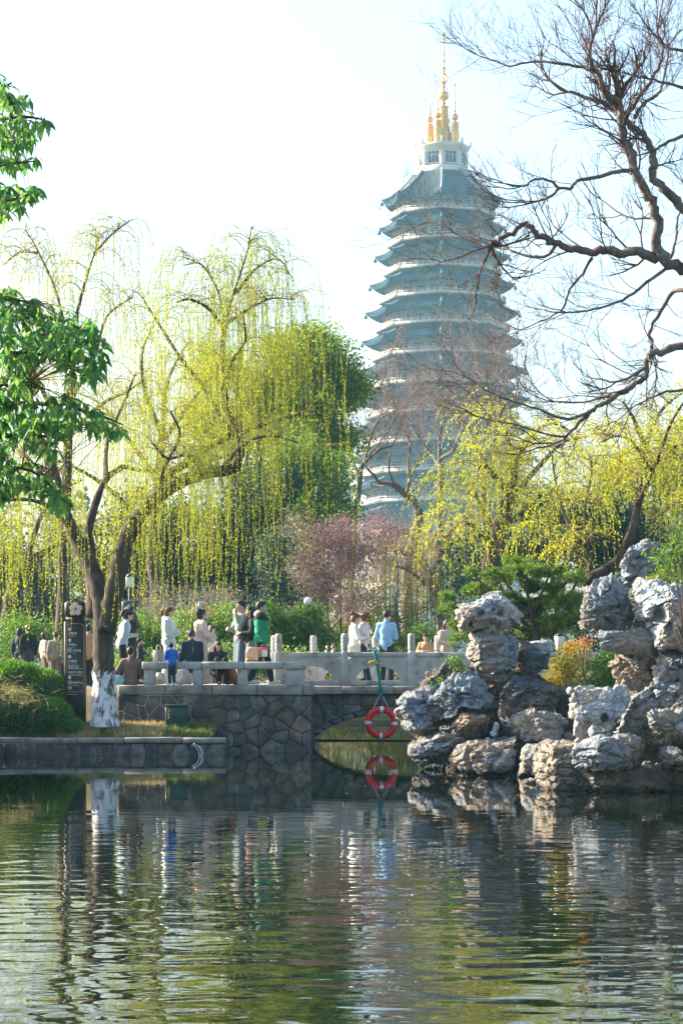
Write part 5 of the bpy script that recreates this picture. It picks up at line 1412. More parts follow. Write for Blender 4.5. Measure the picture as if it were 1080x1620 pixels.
leafy_tree('green_shrub', 'leafy shrub among the far visitors at the signpost', 70.0, [(70, 1010, 50, 34), (20, 1010, 40, 36), (120, 1000, 34, 30)], 9000, (0.09, 0.045), 'shrub', RS(58), depth=0.8, clump=0.18, cat='shrub')

# far wood: one hazy mass on the horizon
rs = RS(61); bl = []
for x in np.arange(-1500, 2600, 60):
    side = min(1.0, abs(x - 680) / 420.0); h = 45 + (150 if x < 680 else 90) * side + 35 * noise.noise(Vector((x * 0.004, 0, 3))) + 25 * noise.noise(Vector((x * 0.02, 5, 3)))
    bl.append((x, 1075 - h * 0.75, 50, h * 0.8))
fw = crown_mesh(pxblobs(bl, 240.0, depth=5), 20000, 0.9, 0.55, rs, 0.9, 14)
put('far_wood', fw, M['farwood'], kind='stuff', label='distant hazy wood along the park edge')

for i, (lab, D, bl, n, mat) in enumerate([
    ('sunny olive thicket behind the hanging straw shoots', 80.0, [(560, 960, 40, 50), (620, 950, 50, 55), (680, 955, 45, 55), (720, 930, 40, 60), (590, 1010, 50, 40), (660, 1010, 50, 40)], 14000, 'olive'),
    ('dense low shrubs along the back edge of the terrace', 55.0, [(200, 1050, 40, 30), (270, 1055, 40, 28), (340, 1052, 40, 30), (410, 1050, 40, 32), (455, 1050, 30, 26)], 9000, 'evergreen'),
    ('dark mixed thicket behind the terrace shrubs', 66.0, [(180, 1010, 40, 60), (250, 1000, 45, 70), (320, 1010, 45, 60), (390, 1005, 45, 60), (450, 1020, 40, 45), (120, 1020, 40, 50)], 16000, 'evergreen_dark'),
    ('green thicket on the far pond bank seen under the arch', 72.6, [(480, 1100, 36, 40), (530, 1105, 36, 40), (580, 1100, 36, 45), (630, 1105, 36, 40), (680, 1100, 36, 40), (550, 1055, 36, 40), (610, 1055, 40, 40), (660, 1050, 40, 40)], 15000, 'olive'),
    ('dark thicket behind the pine and bridge end', 62.0, [(740, 1000, 40, 60), (800, 990, 45, 70), (860, 1000, 45, 60), (920, 990, 45, 70), (980, 1000, 45, 60), (1050, 990, 50, 70)], 16000, 'evergreen_dark')]):
    leafy_tree('thicket', lab, D, bl, n, (0.09, 0.045), mat, RS(160 + i), depth=0.7, clump=0.15, cat='shrub', bark='twig')
# ------------------------------------------------------------------ pine behind the rocks
def pine():
    rs = RS(71); D = 40.5
    base = np.array(P(845, 1100, D)); base[2] = 0.9
    t = thing('pine_tree', base, 'spreading green pine between the two rock stacks', 'tree')
    mb = MB()
    tr = smooth_path([base + (0, 0, -0.2), P(842, 1040, D), P(850, 990, D), P(838, 950, D)]); mb.tube(tr, np.linspace(0.11, 0.05, len(tr)), 9)
    tips = []
    pads = [(715, 965, 22, 14), (735, 990, 26, 12), (705, 945, 14, 10), (760, 935, 26, 16), (790, 910, 26, 14), (745, 905, 14, 8), (830, 905, 30, 16), (860, 930, 34, 18), (890, 950, 30, 20), (905, 915, 20, 12), (840, 960, 34, 20), (800, 950, 24, 16), (885, 985, 34, 18), (850, 1000, 34, 16), (820, 890, 22, 10), (870, 905, 28, 12), (915, 970, 18, 18), (780, 1000, 20, 12), (725, 1010, 16, 8)]
    for (x, y, rx, ry) in pads:
        dd = rs.uniform(-0.5, 0.5); c = np.array(P(x, y, D + dd)); j = tr[rs.randint(len(tr) // 3, len(tr))]
        bp = smooth_path([j, (j + c) / 2 + (0, 0, -0.08), c]); mb.tube(bp, np.linspace(0.04, 0.014, len(bp)), 6)
        n = int(rx * ry / 8)
        for _ in range(n):
            a, q = rs.uniform(0, 6.28), rs.uniform(0, 1) ** 0.5
            p = c + np.array((q * math.cos(a) * rx * D / F, q * math.sin(a) * 0.35, rs.normal() * 0.3 * ry * D / F))
            mb.tube([c + (p - c) * 0.3, p], [0.009, 0.005], 3)
            tips.append(p)
    put('trunk', mb, M['bark'], t, smooth=True)
    tips = np.array(tips); K = len(tips); per = 46
    d = rs.normal(size=(K, per, 3)) * 0.75 + np.array((0, 0, 0.55)) + rs.normal(size=(K, 1, 3)) * 0.4
    mbl = MB(); pp = np.repeat(tips, per, 0)
    leaves(mbl, pp, d.reshape(-1, 3), rs.uniform(0.08, 0.14, K * per), 0.012, rs)
    put('crown', mbl, M['pine'], t)
pine()

def hedge(label, bl, D, n, seed, depth=0.7):
    rs = RS(seed); blobs = pxblobs(bl, D, depth)
    lo = min(c[2] - r[2] for c, r in blobs)
    t = thing('hedge', (blobs[0][0][0], D, 0.3), label, 'hedge', 'clipped juniper mounds')
    core = MB()
    for c, r in blobs: core.ell(c, np.array(r) * 0.86, seg=20, rings=12)
    put('core', core, M['evergreen_dark'], t, smooth=True)
    mb = MB(); w = np.array([b[1][0] * b[1][2] for b in blobs]); w /= w.sum()
    for (c, r), k in zip(blobs, rs.multinomial(n, w)):
        u = rs.normal(size=(k, 3)); u /= np.linalg.norm(u, axis=1, keepdims=True)
        lump = np.array([0.07 * noise.noise(Vector(x * 5 + c)) + 0.05 * noise.noise(Vector(x * 14 + c)) for x in u])[:, None]
        p = c + u * np.array(r) * (0.87 + lump + rs.uniform(-0.04, 0.06, (k, 1)))
        d = u * 0.9 + np.array((0, 0, 0.45)) + rs.normal(size=u.shape) * 0.35
        leaves(mb, p, d, rs.uniform(0.05, 0.12, k), 0.022, rs)
    put('foliage', mb, M['hedge'], t)
    return t
hedge('clipped juniper mound standing behind the shaggier one at the quay', [(20, 1085, 62, 40), (68, 1092, 36, 34), (-40, 1090, 50, 44)], 46.6, 22000, 81)
hedge('shaggy juniper mound with a dry grass patch at the quay edge', [(25, 1130, 60, 42), (78, 1138, 40, 34), (-30, 1125, 50, 46), (108, 1152, 22, 18)], 45.9, 28000, 82, 0.5)

def grass(name, label, n, fx, fy, mat, hgt, seed, zf):
    rs = RS(seed)
    x = rs.uniform(*fx, n); y = rs.uniform(*fy, n)
    keep = np.array([noise.noise(Vector((a * 1.8, b * 1.8, seed))) for a, b in zip(x, y)]) > -0.25
    x, y = x[keep], y[keep]; z = zf(x, y)
    p = np.stack([x, y, z], 1); d = rs.normal(size=p.shape) * np.array((0.55, 0.55, 0.2)) + np.array((0, 0, 0.8))
    mb = MB(); L = hgt * rs.uniform(0.4, 1.3, len(p)); leaves(mb, p, d, L, 0.012, rs)
    put(name, mb, M[mat], kind='stuff', label=label)
zf = lambda x, y: ground_height(x, y) - 0.01
grass('dry_grass', 'dry straw-coloured grass round the foot of the willow', 9000, (-5.7, -3.6), (45.4, 46.7), 'grass_dry', 0.16, 91, zf)
grass('green_grass', 'green grass and weeds on the low quay bank', 14000, (-7.5, -2.5), (45.35, 47.2), 'grass_green', 0.14, 92, zf)
# dry grass lying over the juniper
rs = RS(93); n = 520
c = np.array(P(18, 1100, 45.6)); u = rs.normal(size=(n, 3)) * np.array((0.32, 0.14, 0.16))
p = c + u + np.array((0, -0.12, 0)); p[:, 2] += -0.25 * u[:, 0]
mb = MB(); leaves(mb, p, rs.normal(size=p.shape) * (0.8, 0.5, 0.4) + (0.5, -0.2, -0.3), rs.uniform(0.12, 0.34, n), 0.008, rs)
put('dry_grass', mb, M['grass_dry'], kind='stuff', label='matted dry grass draped over the shaggy juniper')

# shrubs in the gap of the rockery
leafy_tree('yellow_shrub', 'yellow and orange leaved shrub in the gap of the rockery', 38.5, [(893, 1050, 22, 26), (880, 1075, 20, 18), (905, 1075, 22, 18), (915, 1045, 16, 20)], 4200, (0.05, 0.022), 'yellow_shrub', RS(95), depth=0.3, clump=0.07, cat='shrub', ground=0.9, bark='twig')
leafy_tree('green_shrub', 'fresh green shrub under the shelf stone of the rockery', 37.0, [(950, 1065, 24, 26), (965, 1040, 18, 22), (940, 1085, 20, 14), (975, 1075, 14, 20)], 3800, (0.06, 0.03), 'shrub', RS(96), depth=0.3, clump=0.07, cat='shrub', ground=0.9, bark='twig')
leafy_tree('orange_shrub', 'orange-red leaved sprig under the lumpy head stone', 36.6, [(925, 1012, 16, 8), (915, 1024, 14, 8), (935, 1005, 12, 6)], 140, (0.045, 0.02), 'orange_leaf', RS(97), depth=0.2, clump=0.06, cat='shrub', ground=0.9, bark='twig')
leafy_tree('green_sprig', 'small green sprig growing out of the slanting stone', 37.3, [(718, 1045, 14, 6), (735, 1060, 8, 8), (698, 1078, 7, 5), (725, 1050, 8, 6)], 260, (0.06, 0.022), 'shrub', RS(98), depth=0.1, clump=0.05, cat='shrub', ground=1.45, bark='twig', per=5)
leafy_tree('young_tree', 'thin young tree with light green leaves beside the topmost stone', 31.6, [(1062, 870, 14, 22), (1050, 900, 12, 16), (1075, 850, 12, 22), (1035, 880, 10, 14), (1070, 905, 14, 14)], 420, (0.07, 0.03), 'shrub', RS(99), depth=0.25, clump=0.08, ground=0.6, trunk=1086, bark='twig', per=4, rscale=0.35)

# ------------------------------------------------------------------ broad-leaved tree reaching in at the left
def broadleaf():
    rs = RS(101); D = 14.2
    base = np.array((-4.3, 14.8, 0.4))
    t = thing('broadleaf_tree', base, 'broad-leaved evergreen with glossy drooping leaves reaching in from the side', 'tree')
    tr = smooth_path([base + (0, 0, -0.1), (-4.2, 14.7, 1.6), (-4.1, 14.5, 3.2), (-4.15, 14.4, 4.8), (-4.0, 14.4, 6.2)])
    mb = MB(); mb.tube(tr, np.linspace(0.16, 0.06, len(tr)), 12); put('trunk', mb, M['bark'], t, smooth=True)
    branches = [[(-60, 200), (-10, 190), (40, 185), (72, 190)], [(-60, 150), (0, 140), (20, 130)], [(-60, 280), (0, 262), (55, 255)], [(-60, 330), (0, 322), (60, 302)],
                [(-120, 540), (-20, 520), (60, 500), (135, 525), (155, 555)], [(-120, 560), (-20, 560), (60, 560), (130, 590)], [(-100, 500), (-10, 475), (60, 478)],
                [(-120, 660), (-20, 640), (80, 640), (150, 655), (195, 672)], [(-100, 690), (0, 690), (70, 690), (105, 700)], [(-120, 780), (-20, 745), (50, 745), (105, 795)], [(-60, 760), (10, 765), (60, 775)], [(-100, 600), (0, 610), (50, 605)]]
    paths = []
    for br in branches:
        dd = rs.uniform(-0.35, 0.35)
        pth = smooth_path([P(x, y, D + dd) for x, y in br])
        j = tr[np.argmin(np.linalg.norm(tr - (pth[0] + (-0.3, 0, -0.5)), axis=1))]
        full = smooth_path([j, (j + pth[0]) / 2 + (0, 0, 0.08), pth[0]]); full = np.vstack([full[:-1], pth])
        mb = MB(); mb.tube(full, np.linspace(0.03, 0.004, len(full)), 6); put('limb', mb, M['bark'], t, smooth=True)
        paths.append(pth)
    allp = np.vstack(paths)
    polys = [[(0,115),(15,140),(52,150),(30,178),(80,180),(62,215),(38,235),(20,230),(-28,225),(-28,115)], [(-28,240),(20,238),(64,246),(35,262),(-28,270)], [(-28,285),(20,290),(66,296),(45,325),(20,342),(-28,350)],
             [(-28,455),(25,455),(70,478),(145,505),(172,555),(160,605),(115,605),(80,560),(50,575),(60,610),(0,630),(-28,640)],
             [(-28,628),(60,632),(100,622),(155,645),(215,672),(195,686),(130,668),(95,690),(60,675),(0,720),(-28,720)], [(40,690),(90,695),(108,712),(85,722),(50,712)],
             [(-28,690),(20,725),(60,735),(95,770),(115,800),(95,808),(60,778),(20,775),(-28,795)]]
    def inside(p, poly):
        x, y = p; c = False; n = len(poly)
        for i in range(n):
            (x0, y0), (x1, y1) = poly[i], poly[(i + 1) % n]
            if (y0 > y) != (y1 > y) and x < (x1 - x0) * (y - y0) / (y1 - y0) + x0: c = not c
        return c
    wh = []
    for poly in polys:
        a = np.array(poly); lo, hi = a.min(0), a.max(0)
        area = 0.5 * abs(np.dot(a[:, 0], np.roll(a[:, 1], 1)) - np.dot(a[:, 1], np.roll(a[:, 0], 1)))
        k = 0
        while k < area / 95:
            q = (rs.uniform(lo[0], hi[0]), rs.uniform(lo[1], hi[1]))
            if inside(q, poly):
                wh.append((*q, rs.uniform(-0.45, 0.45))); k += 1
    # leaf: folded blade with a curved midrib
    L, W = 0.088, 0.034
    ts_ = np.linspace(0, 1, 6); wd = np.array([0.04, 0.7, 1.0, 0.85, 0.5, 0.03]) * W / 2
    V = []
    for tt, w in zip(ts_, wd):
        x = tt * L; z = -0.22 * tt * tt * L
        V += [(x, -w, z + w * 0.45), (x, 0, z), (x, w, z + w * 0.45)]
    f = [(i * 3 + a, (i + 1) * 3 + a, (i + 1) * 3 + a + 1, i * 3 + a + 1) for i in range(5) for a in (0, 1)]
    V = np.array(V); f = np.array(f)
    lm = MB().add(V, f).mesh('leaf', smooth=True); lm.materials.append(M['broadleaf'])
    lm2 = MB().add(V, f).mesh('leaf', smooth=True); lm2.materials.append(M['broadleaf_b'])
    lm3 = MB().add(V, f).mesh('leaf', smooth=True); lm3.materials.append(M['broadleaf_c'])
    tw = MB(); items = []
    for (x, y, dd) in wh:
        c = np.array(P(x, y, D + dd)); dj = np.argsort(np.linalg.norm(allp - c + np.array((0.06, 0, 0)), axis=1))[rs.randint(0, 4)]; j = allp[dj]
        mid = (c + j) / 2 + np.array((0, 0, 0.02)); tw.tube(smooth_path([j, mid, c], 3), np.linspace(0.0028, 0.0016, 7), 4)
        k = rs.randint(4, 8); a0 = rs.uniform(0, 6.28)
        for q in range(k):
            az = a0 + q * 2.4; pitch = rs.uniform(0.1, 1.3)     # droop
            items.append((c + rs.normal(size=3) * 0.008, az, pitch, rs.uniform(-0.7, 0.7), rs.uniform(0.5, 1.25)))
    put('twigs', tw, M['twig'], t, kind='stuff')
    vis = [i for i, it in enumerate(items) if it[0][0] > -0.15 * it[0][1] - 0.02]
    rs.shuffle(vis); single = set(vis[:300])
    crown = MB()
    rest = []
    for i, (c, az, pitch, roll, s) in enumerate(items):
        if i in single:
            o = inst('leaf', [lm, lm, lm2, lm3][rs.randint(4)], t, c, (roll, pitch, az), (s, s, s))
        else:
            R = np.array((Matrix.Rotation(az, 3, 'Z') @ Matrix.Rotation(pitch, 3, 'Y') @ Matrix.Rotation(roll, 3, 'X')))
            crown.add((V * s) @ R.T + c, f)
    put('foliage', crown, M['broadleaf'], t, smooth=True, kind='stuff')
M['broadleaf_b'] = leafm('broad_leaf_light', [(0.16, 0.38, 0.09), (0.26, 0.48, 0.12)], 0.35, 0.35, spec=0.5)
M['broadleaf_c'] = leafm('broad_leaf_dark', [(0.035, 0.15, 0.06), (0.05, 0.19, 0.07)], 0.3, 0.35, spec=0.5)
broadleaf()
# ------------------------------------------------------------------ people
def cloth(name, c, var=0.75, rough=0.9, bump=0.5, scale=6, bdist=0.02):
    return surf(name, [tuple(v * var for v in c), c], scale, rough, bump, 9, bdist=bdist)
M['skin'] = surf('skin', [(0.5, 0.3, 0.22), (0.58, 0.37, 0.28)], 12, 0.55)
M['hair'] = surf('hair_black', [(0.012, 0.01, 0.01), (0.03, 0.025, 0.022)], 40, 0.5, 0.4, 90, stretch=(1, 1, 0.2))
M['hair_brown'] = surf('hair_brown', [(0.08, 0.03, 0.015), (0.16, 0.06, 0.03)], 40, 0.5, 0.4, 90, stretch=(1, 1, 0.2))
M['eye'] = surf('eye_dark', [(0.01, 0.008, 0.008)], 5, 0.3)
M['lip'] = surf('lip', [(0.4, 0.15, 0.13)], 5, 0.5)
M['shoe_white'] = surf('shoe_white', [(0.6, 0.6, 0.58), (0.75, 0.75, 0.73)], 8, 0.7)
M['shoe_dark'] = surf('shoe_dark', [(0.03, 0.03, 0.03), (0.06, 0.06, 0.06)], 8, 0.6)
CL = {k: cloth('cloth_' + k, v) for k, v in dict(black=(0.022, 0.023, 0.027), navy=(0.02, 0.035, 0.06), paleblue=(0.42, 0.55, 0.62), mint=(0.55, 0.7, 0.68), white=(0.75, 0.74, 0.72), blush=(0.72, 0.58, 0.56),
      brown=(0.2, 0.14, 0.115), grey=(0.25, 0.27, 0.28), green=(0.015, 0.26, 0.14), denim=(0.12, 0.18, 0.23), blue=(0.25, 0.48, 0.75), tan=(0.5, 0.3, 0.17), beige=(0.55, 0.42, 0.32), camo=(0.3, 0.27, 0.18), cream=(0.66, 0.6, 0.5), charcoal=(0.06, 0.065, 0.07), pink=(0.7, 0.5, 0.5), royal=(0.03, 0.15, 0.55)).items()}

def rotm(ax, a): return np.array(Matrix.Rotation(a, 3, ax))

def person(label, px, D, z, H, yaw, top, bottom, pose='stand', arms=('down', 'down'), hair='short', lean=0.0, seat=0.45, headyaw=0.0, headtilt=0.0, top_kind='jacket', bottom_kind='trousers', shoes='shoe_dark', hairmat='hair', hood=None, vox=0.0125, group='visitors in the park', puff=0.0, extra=None, spread=0.0, yoke=None, collar=None):
    s = H / 1.7
    base = np.array((P(px, 0, D)[0], D, z))
    t = thing('person', base, label, 'person', group)
    J = {}
    up0 = 0.95
    if pose == 'stand' or pose == 'walk':
        pz_ = 0.95
        st = 0.16 if pose == 'walk' else 0.02
        for sg, n in ((1, 'L'), (-1, 'R')):
            f = st * sg
            J['hip' + n] = (0, .085 * sg, .91); J['knee' + n] = (.03 + f * .6, (.09 + spread) * sg, .49); J['ank' + n] = (-.03 + f * 1.3, (.1 + spread) * sg, .085)
            J['toe' + n] = (.13 + f * 1.3, (.115 + spread) * sg, .035)
    elif pose == 'sit':
        pz_ = seat / s + 0.1
        for sg, n in ((1, 'L'), (-1, 'R')):
            J['hip' + n] = (.02, .09 * sg, pz_ - .02); J['knee' + n] = (.43, (.1 + spread) * sg, pz_ + .02 if seat > .2 else pz_ + .28)
            fx = .42 if seat > .2 else .62
            J['ank' + n] = (fx, (.1 + spread) * sg, .085); J['toe' + n] = (fx + .16, (.11 + spread) * sg, .035)
    elif pose == 'squat':
        pz_ = 0.34
        for sg, n in ((1, 'L'), (-1, 'R')):
            J['hip' + n] = (-.05, .09 * sg, .32); J['knee' + n] = (.28, .17 * sg, .5); J['ank' + n] = (.04, .13 * sg, .085); J['toe' + n] = (.2, .16 * sg, .035)
    dz = pz_ - up0
    Rl = rotm('Y', lean)
    def ub(p):      # upper body point, leaning about the pelvis
        q = np.array(p, float) - (0, 0, up0); return Rl @ q + (0, 0, up0 + dz)
    J['pelvis'] = ub((-.0, 0, .96)); J['waist'] = ub((0, 0, 1.1)); J['chest'] = ub((-.005, 0, 1.27)); J['neck'] = ub((-.015, 0, 1.42))
    hb = ub((-.005, 0, 1.47)); Rh = rotm('Z', headyaw) @ rotm('Y', lean * 0.4 + headtilt)
    def hd(p): return hb + Rh @ np.array(p, float)
    AR = dict(down=((-.03, .06, -.28), (.04, .05, -.53)), phone=((.02, .05, -.27), (.24, -.07, -.2)), eat=((.14, .05, -.22), (.17, -.1, .06)), hold=((.06, .09, -.25), (.24, -.06, -.24)), fwd=((.12, .05, -.23), (.33, .0, -.28)),
              rail=((.04, .1, -.26), (.24, .04, -.36)), knee=((.1, .05, -.26), (.3, .02, -.36)), side=((.0, .14, -.25), (.06, .2, -.48)), carry=((-.02, .07, -.28), (.1, .06, -.5)), floor=((-.06, .14, -.26), (-.02, .22, -.5)))
    for (k, sg, n) in ((arms[0], 1, 'L'), (arms[1], -1, 'R')):
        sh = np.array((-.015, .165 * sg, 1.365)); e, w = AR[k]
        J['sh' + n] = ub(sh); J['el' + n] = ub(sh + np.array(e) * (1, sg, 1)); J['wr' + n] = ub(sh + np.array(w) * (1, sg, 1))
    J = {k: np.array(v, float) for k, v in J.items()}
    Rz = rotm('Z', yaw)
    def T(p): return (Rz @ (np.asarray(p, float) * s)) + base
    def tb(mb): 
        mb.v = [(v * s) @ Rz.T + base for v in mb.v]; return mb
    RzU = Rz
    # ---- body: one fused surface
    b = MB()
    Rt = Rl
    def torso(mb, g=0.0, low=True):
        mb.ell(J['chest'] + (0, 0, .0), (.108 + g, .158 + g, .17 + g), Rt); mb.ell(J['waist'], (.098 + g, .135 + g, .17 + g), Rt)
        if low: mb.ell(J['pelvis'] - (0, 0, .02), (.112 + g, .155 + g, .14 + g), Rt)
        mb.cap(J['shL'], J['shR'], .058 + g, .058 + g)
    torso(b)
    b.cap(J['neck'] - (0, 0, .04), hd((.005, 0, .06)), .056, .05)
    b.ell(hd((.0, 0, .125)), (.097, .077, .112), Rh); b.ell(hd((.03, 0, .07)), (.066, .056, .072), Rh)
    b.cap(hd((.092, 0, .115)), hd((.112, 0, .085)), .011, .015, 6)
    for sg in (1, -1): b.ell(hd((-.005, .077 * sg, .1)), (.02, .01, .03), Rh, 6, 5)
    for n in 'LR':
        b.cap(J['sh' + n], J['el' + n], .047, .037); b.cap(J['el' + n], J['wr' + n], .037, .025)
        d = J['wr' + n] - J['el' + n]; d /= np.linalg.norm(d)
        side = np.cross(d, (1, 0, 0.3)); side /= np.linalg.norm(side); nrm = np.cross(d, side)
        pe = J['wr' + n] + d * .085
        for q in (-.022, 0, .022): b.cap(J['wr' + n] + side * q * .5, pe + side * q, .02, .017, 6)
        for q, L in ((-.033, .06), (-.011, .075), (.011, .08), (.033, .068)):
            p1 = pe + side * q; p2 = p1 + (d * .8 + nrm * .35) * L * .6 + side * q * .12; p3 = p2 + (d * .5 + nrm * .8) * L * .5
            b.cap(p1, p2, .0095, .0088, 6); b.cap(p2, p3, .0088, .0075, 6)
        p1 = J['wr' + n] + d * .03 - side * .025; p2 = p1 + (d * .6 - side * .7) * .045; p3 = p2 + (d * .9 + nrm * .3) * .032
        b.cap(p1, p2, .013, .011, 6); b.cap(p2, p3, .011, .009, 6)
        b.cap(J['hip' + n], J['knee' + n], .078, .052); b.cap(J['knee' + n], J['ank' + n], .052, .034); b.cap(J['ank' + n] - (0, 0, .03), J['toe' + n], .036, .03)
    me, _, _ = remesh(tb(b), 'body', vox * s, 3, 0.2, BASE[t]); put_me('body', me, M['skin'], t)
    # ---- clothes
    c = MB(); cm = CL[top]
    g = dict(jacket=.028, shirt=.016, puffer=.05, coat=.032, robe=.03)[top_kind]
    torso(c, g, top_kind != 'crop')
    if top_kind == 'coat':
        c.cap(J['pelvis'], (J['kneeL'] + J['kneeR']) / 2 + (0, 0, .12), .15, .2, 12)
    if top_kind == 'robe':
        foot = (J['ankL'] + J['ankR']) / 2
        c.cap(J['chest'] - (0, 0, .1), J['pelvis'], .15, .17, 14); c.lathe([(.3, foot[2] - .06), (.27, foot[2] + .2), (.22, .55), (.17, J['pelvis'][2] + .05)], c=(foot[0], 0, 0), seg=18)
        c.lathe([(.22, .03), (.2, .25), (.12, .4)], c=(foot[0] - .2, 0, 0), seg=14)
    c.cap(J['neck'] - (0, 0, .06), J['neck'] + (0, 0, .012), .075 + g * .4, .066 + g * .3)
    for n in 'LR':
        r1 = .055 + g * .9
        end = J['wr' + n] - (J['wr' + n] - J['el' + n]) * .06
        c.cap(J['sh' + n], J['el' + n], r1, .046 + g * .8)
        if top_kind == 'robe': c.cap(J['el' + n], end - (0, 0, .05), .07, .12)
        else: c.cap(J['el' + n], end, .046 + g * .8, .034 + g * .5)
    sd_ = sum(map(ord, label)) % 97
    def disp(co, no):
        out = co.copy()
        if puff:
            q = ((co[:, 2] - base[2]) / s)
            out += no * (puff * (np.abs(np.sin(q * math.pi / .085)) ** .6 - .7))[:, None]
        w = np.array([noise.noise(Vector(p * 7 + sd_)) + .5 * noise.noise(Vector(p * 17 + sd_)) for p in co])
        return out + no * (w * .011)[:, None]
    me, _, _ = remesh(tb(c), top_kind, .019 * s, 2, 0.5, BASE[t], disp)
    tn = {'puffer': 'puffer_jacket', 'jacket': 'jacket', 'shirt': 'shirt', 'coat': 'coat', 'robe': 'robe'}[top_kind]
    tj = put_me(tn, me, cm, t)
    if hood:
        h = MB(); h.ell(J['neck'] + Rt @ np.array((-.07, 0, .02)), (.075, .12, .075), Rt); h.cap(J['neck'] + (-.02, .08, .03), J['neck'] + (.06, .04, -.02), .035, .03); h.cap(J['neck'] + (-.02, -.08, .03), J['neck'] + (.06, -.04, -.02), .035, .03)
        me, _, _ = remesh(tb(h), 'hood', .015 * s, 2, .6, BASE[t]); put_me('hood', me, CL[hood], t)
    if yoke:
        h = MB(); h.cap(J['shL'], J['shR'], .125, .125); h.ell(J['chest'] + (0, 0, .06), (.165, .21, .1), Rt)
        me, _, _ = remesh(tb(h), 'yoke', .016 * s, 2, .6, BASE[t]); put_me('yoke', me, CL[yoke], t)
    if bottom_kind != 'none':
        l = MB()
        l.ell(J['pelvis'] - (0, 0, .03), (.128, .168, .13), Rt)
        if bottom_kind == 'trousers':
            for n in 'LR':
                l.cap(J['hip' + n], J['knee' + n], .098, .078); l.cap(J['knee' + n], J['ank' + n] + (0, 0, .02), .078, .07)
        elif bottom_kind == 'wide':
            for n in 'LR':
                l.cap(J['hip' + n], J['knee' + n], .11, .11); l.cap(J['knee' + n], J['ank' + n] + (0, 0, .06), .11, .13)
        else:
            m = (J['ankL'] + J['ankR']) / 2
            l.lathe([(.25, m[2] + .1), (.21, m[2] + .4), (.17, J['pelvis'][2])], c=(m[0] * .7, 0, 0), seg=16)
        def disp2(co, no):
            w = np.array([noise.noise(Vector((p[0] * 8, p[1] * 8, p[2] * 4 + sd_))) for p in co]); return co + no * (w * .01)[:, None]
        me, _, _ = remesh(tb(l), 'trousers', .022 * s, 2, .5, BASE[t], disp2); put_me('skirt' if bottom_kind == 'skirt' else 'trousers', me, CL[bottom], t)
    for n in 'LR':
        f = MB(); f.cap(J['ank' + n] - (.025, 0, .035), J['toe' + n] + (.02, 0, .012), .05, .042, 8); f.cap(J['ank' + n] - (.02, 0, .0), J['ank' + n] + (0, 0, .03), .048, .046, 8)
        me, _, _ = remesh(tb(f), 'shoe', .018 * s, 1, .5, BASE[t]); put_me('shoe', me, M[shoes], t)
    # ---- head: hair, eyes, mouth
    hr = MB()
    hr.ell(hd((-.022, 0, .145)), (.103, .09, .106), Rh)
    hr.ell(hd((.02, 0, .2)), (.085, .078, .045), Rh)
    if hair in ('long', 'pony', 'bun', 'bob'):
        hr.ell(hd((-.04, 0, .1)), (.082, .09, .11), Rh)
    if hair == 'long':
        for q in (-.06, 0, .06): hr.cap(hd((-.055, q, .06)), hd((-.09, q * 1.2, -.26)), .052, .035)
        for sg in (1, -1): hr.cap(hd((.02, .078 * sg, .12)), hd((.03, .1 * sg, -.18)), .026, .024)
    if hair == 'bob':
        for sg in (1, -1): hr.cap(hd((.0, .08 * sg, .12)), hd((.0, .085 * sg, .0)), .03, .028)
    if hair == 'pony':
        hr.cap(hd((-.11, 0, .2)), hd((-.16, 0, .12)), .035, .045); hr.cap(hd((-.16, 0, .12)), hd((-.15, 0, -.04)), .042, .015)
    if hair == 'bun':
        hr.ell(hd((-.12, 0, .2)), (.055, .055, .05))
    def disph(co, no):
        w = np.array([noise.noise(Vector((p[0] * 30, p[1] * 30, p[2] * 8))) for p in co]); return co + no * (w * .006)[:, None]
    me, _, _ = remesh(tb(hr), 'hair', .014 * s, 2, .4, BASE[t], disph); put_me('hair', me, M[hairmat], t)
    for sg in (1, -1):
        e = MB().ell(hd((.088, .032 * sg, .12)), (.01, .014, .007), Rh, 8, 6); put('eye', tb(e), M['eye'], t, smooth=True)
        e = MB().cap(hd((.09, .018 * sg, .142)), hd((.082, .05 * sg, .144)), .005, .004, 5); put('eyebrow', tb(e), M[hairmat], t, smooth=True)
    e = MB().ell(hd((.093, 0, .053)), (.008, .021, .007), Rh, 8, 6); put('mouth', tb(e), M['lip'], t, smooth=True)
    return t, J, T, hd

PI = math.pi
RIGHT, LEFT, AWAY, NEAR = 0.0, PI, PI / 2, -PI / 2
FZ = TZ
# terrace
person('woman in a pale blue fleece and black trousers bending beside the willow trunk', 193, 48.4, FZ, 1.6, RIGHT + .2, 'paleblue', 'black', arms=('phone', 'phone'), hair='pony', lean=.22, headtilt=.35)
person('woman with long dark hair in a black coat behind the pale blue fleece', 207, 49.2, FZ, 1.68, RIGHT + PI - .3, 'black', 'black', arms=('hold', 'hold'), hair='long', top_kind='coat', headtilt=.3)
person('woman in a brown cardigan seated on the terrace edge with her back turned', 207, 47.35, FZ, 1.58, AWAY - .1, 'brown', 'black', pose='sit', seat=0.0, arms=('floor', 'knee'), hair='short')
person('small child in a dark blue coat beside the brown cardigan', 222, 47.95, FZ, 0.98, RIGHT, 'navy', 'charcoal', arms=('phone', 'phone'), hair='short')
person('young woman with a ponytail in a pale mint quilted puffer jacket', 267, 48.7, FZ, 1.66, RIGHT, 'mint', 'white', arms=('phone', 'phone'), hair='pony', hairmat='hair_brown', top_kind='puffer', bottom_kind='wide', shoes='shoe_white', hood='mint', puff=.02, headtilt=.2)
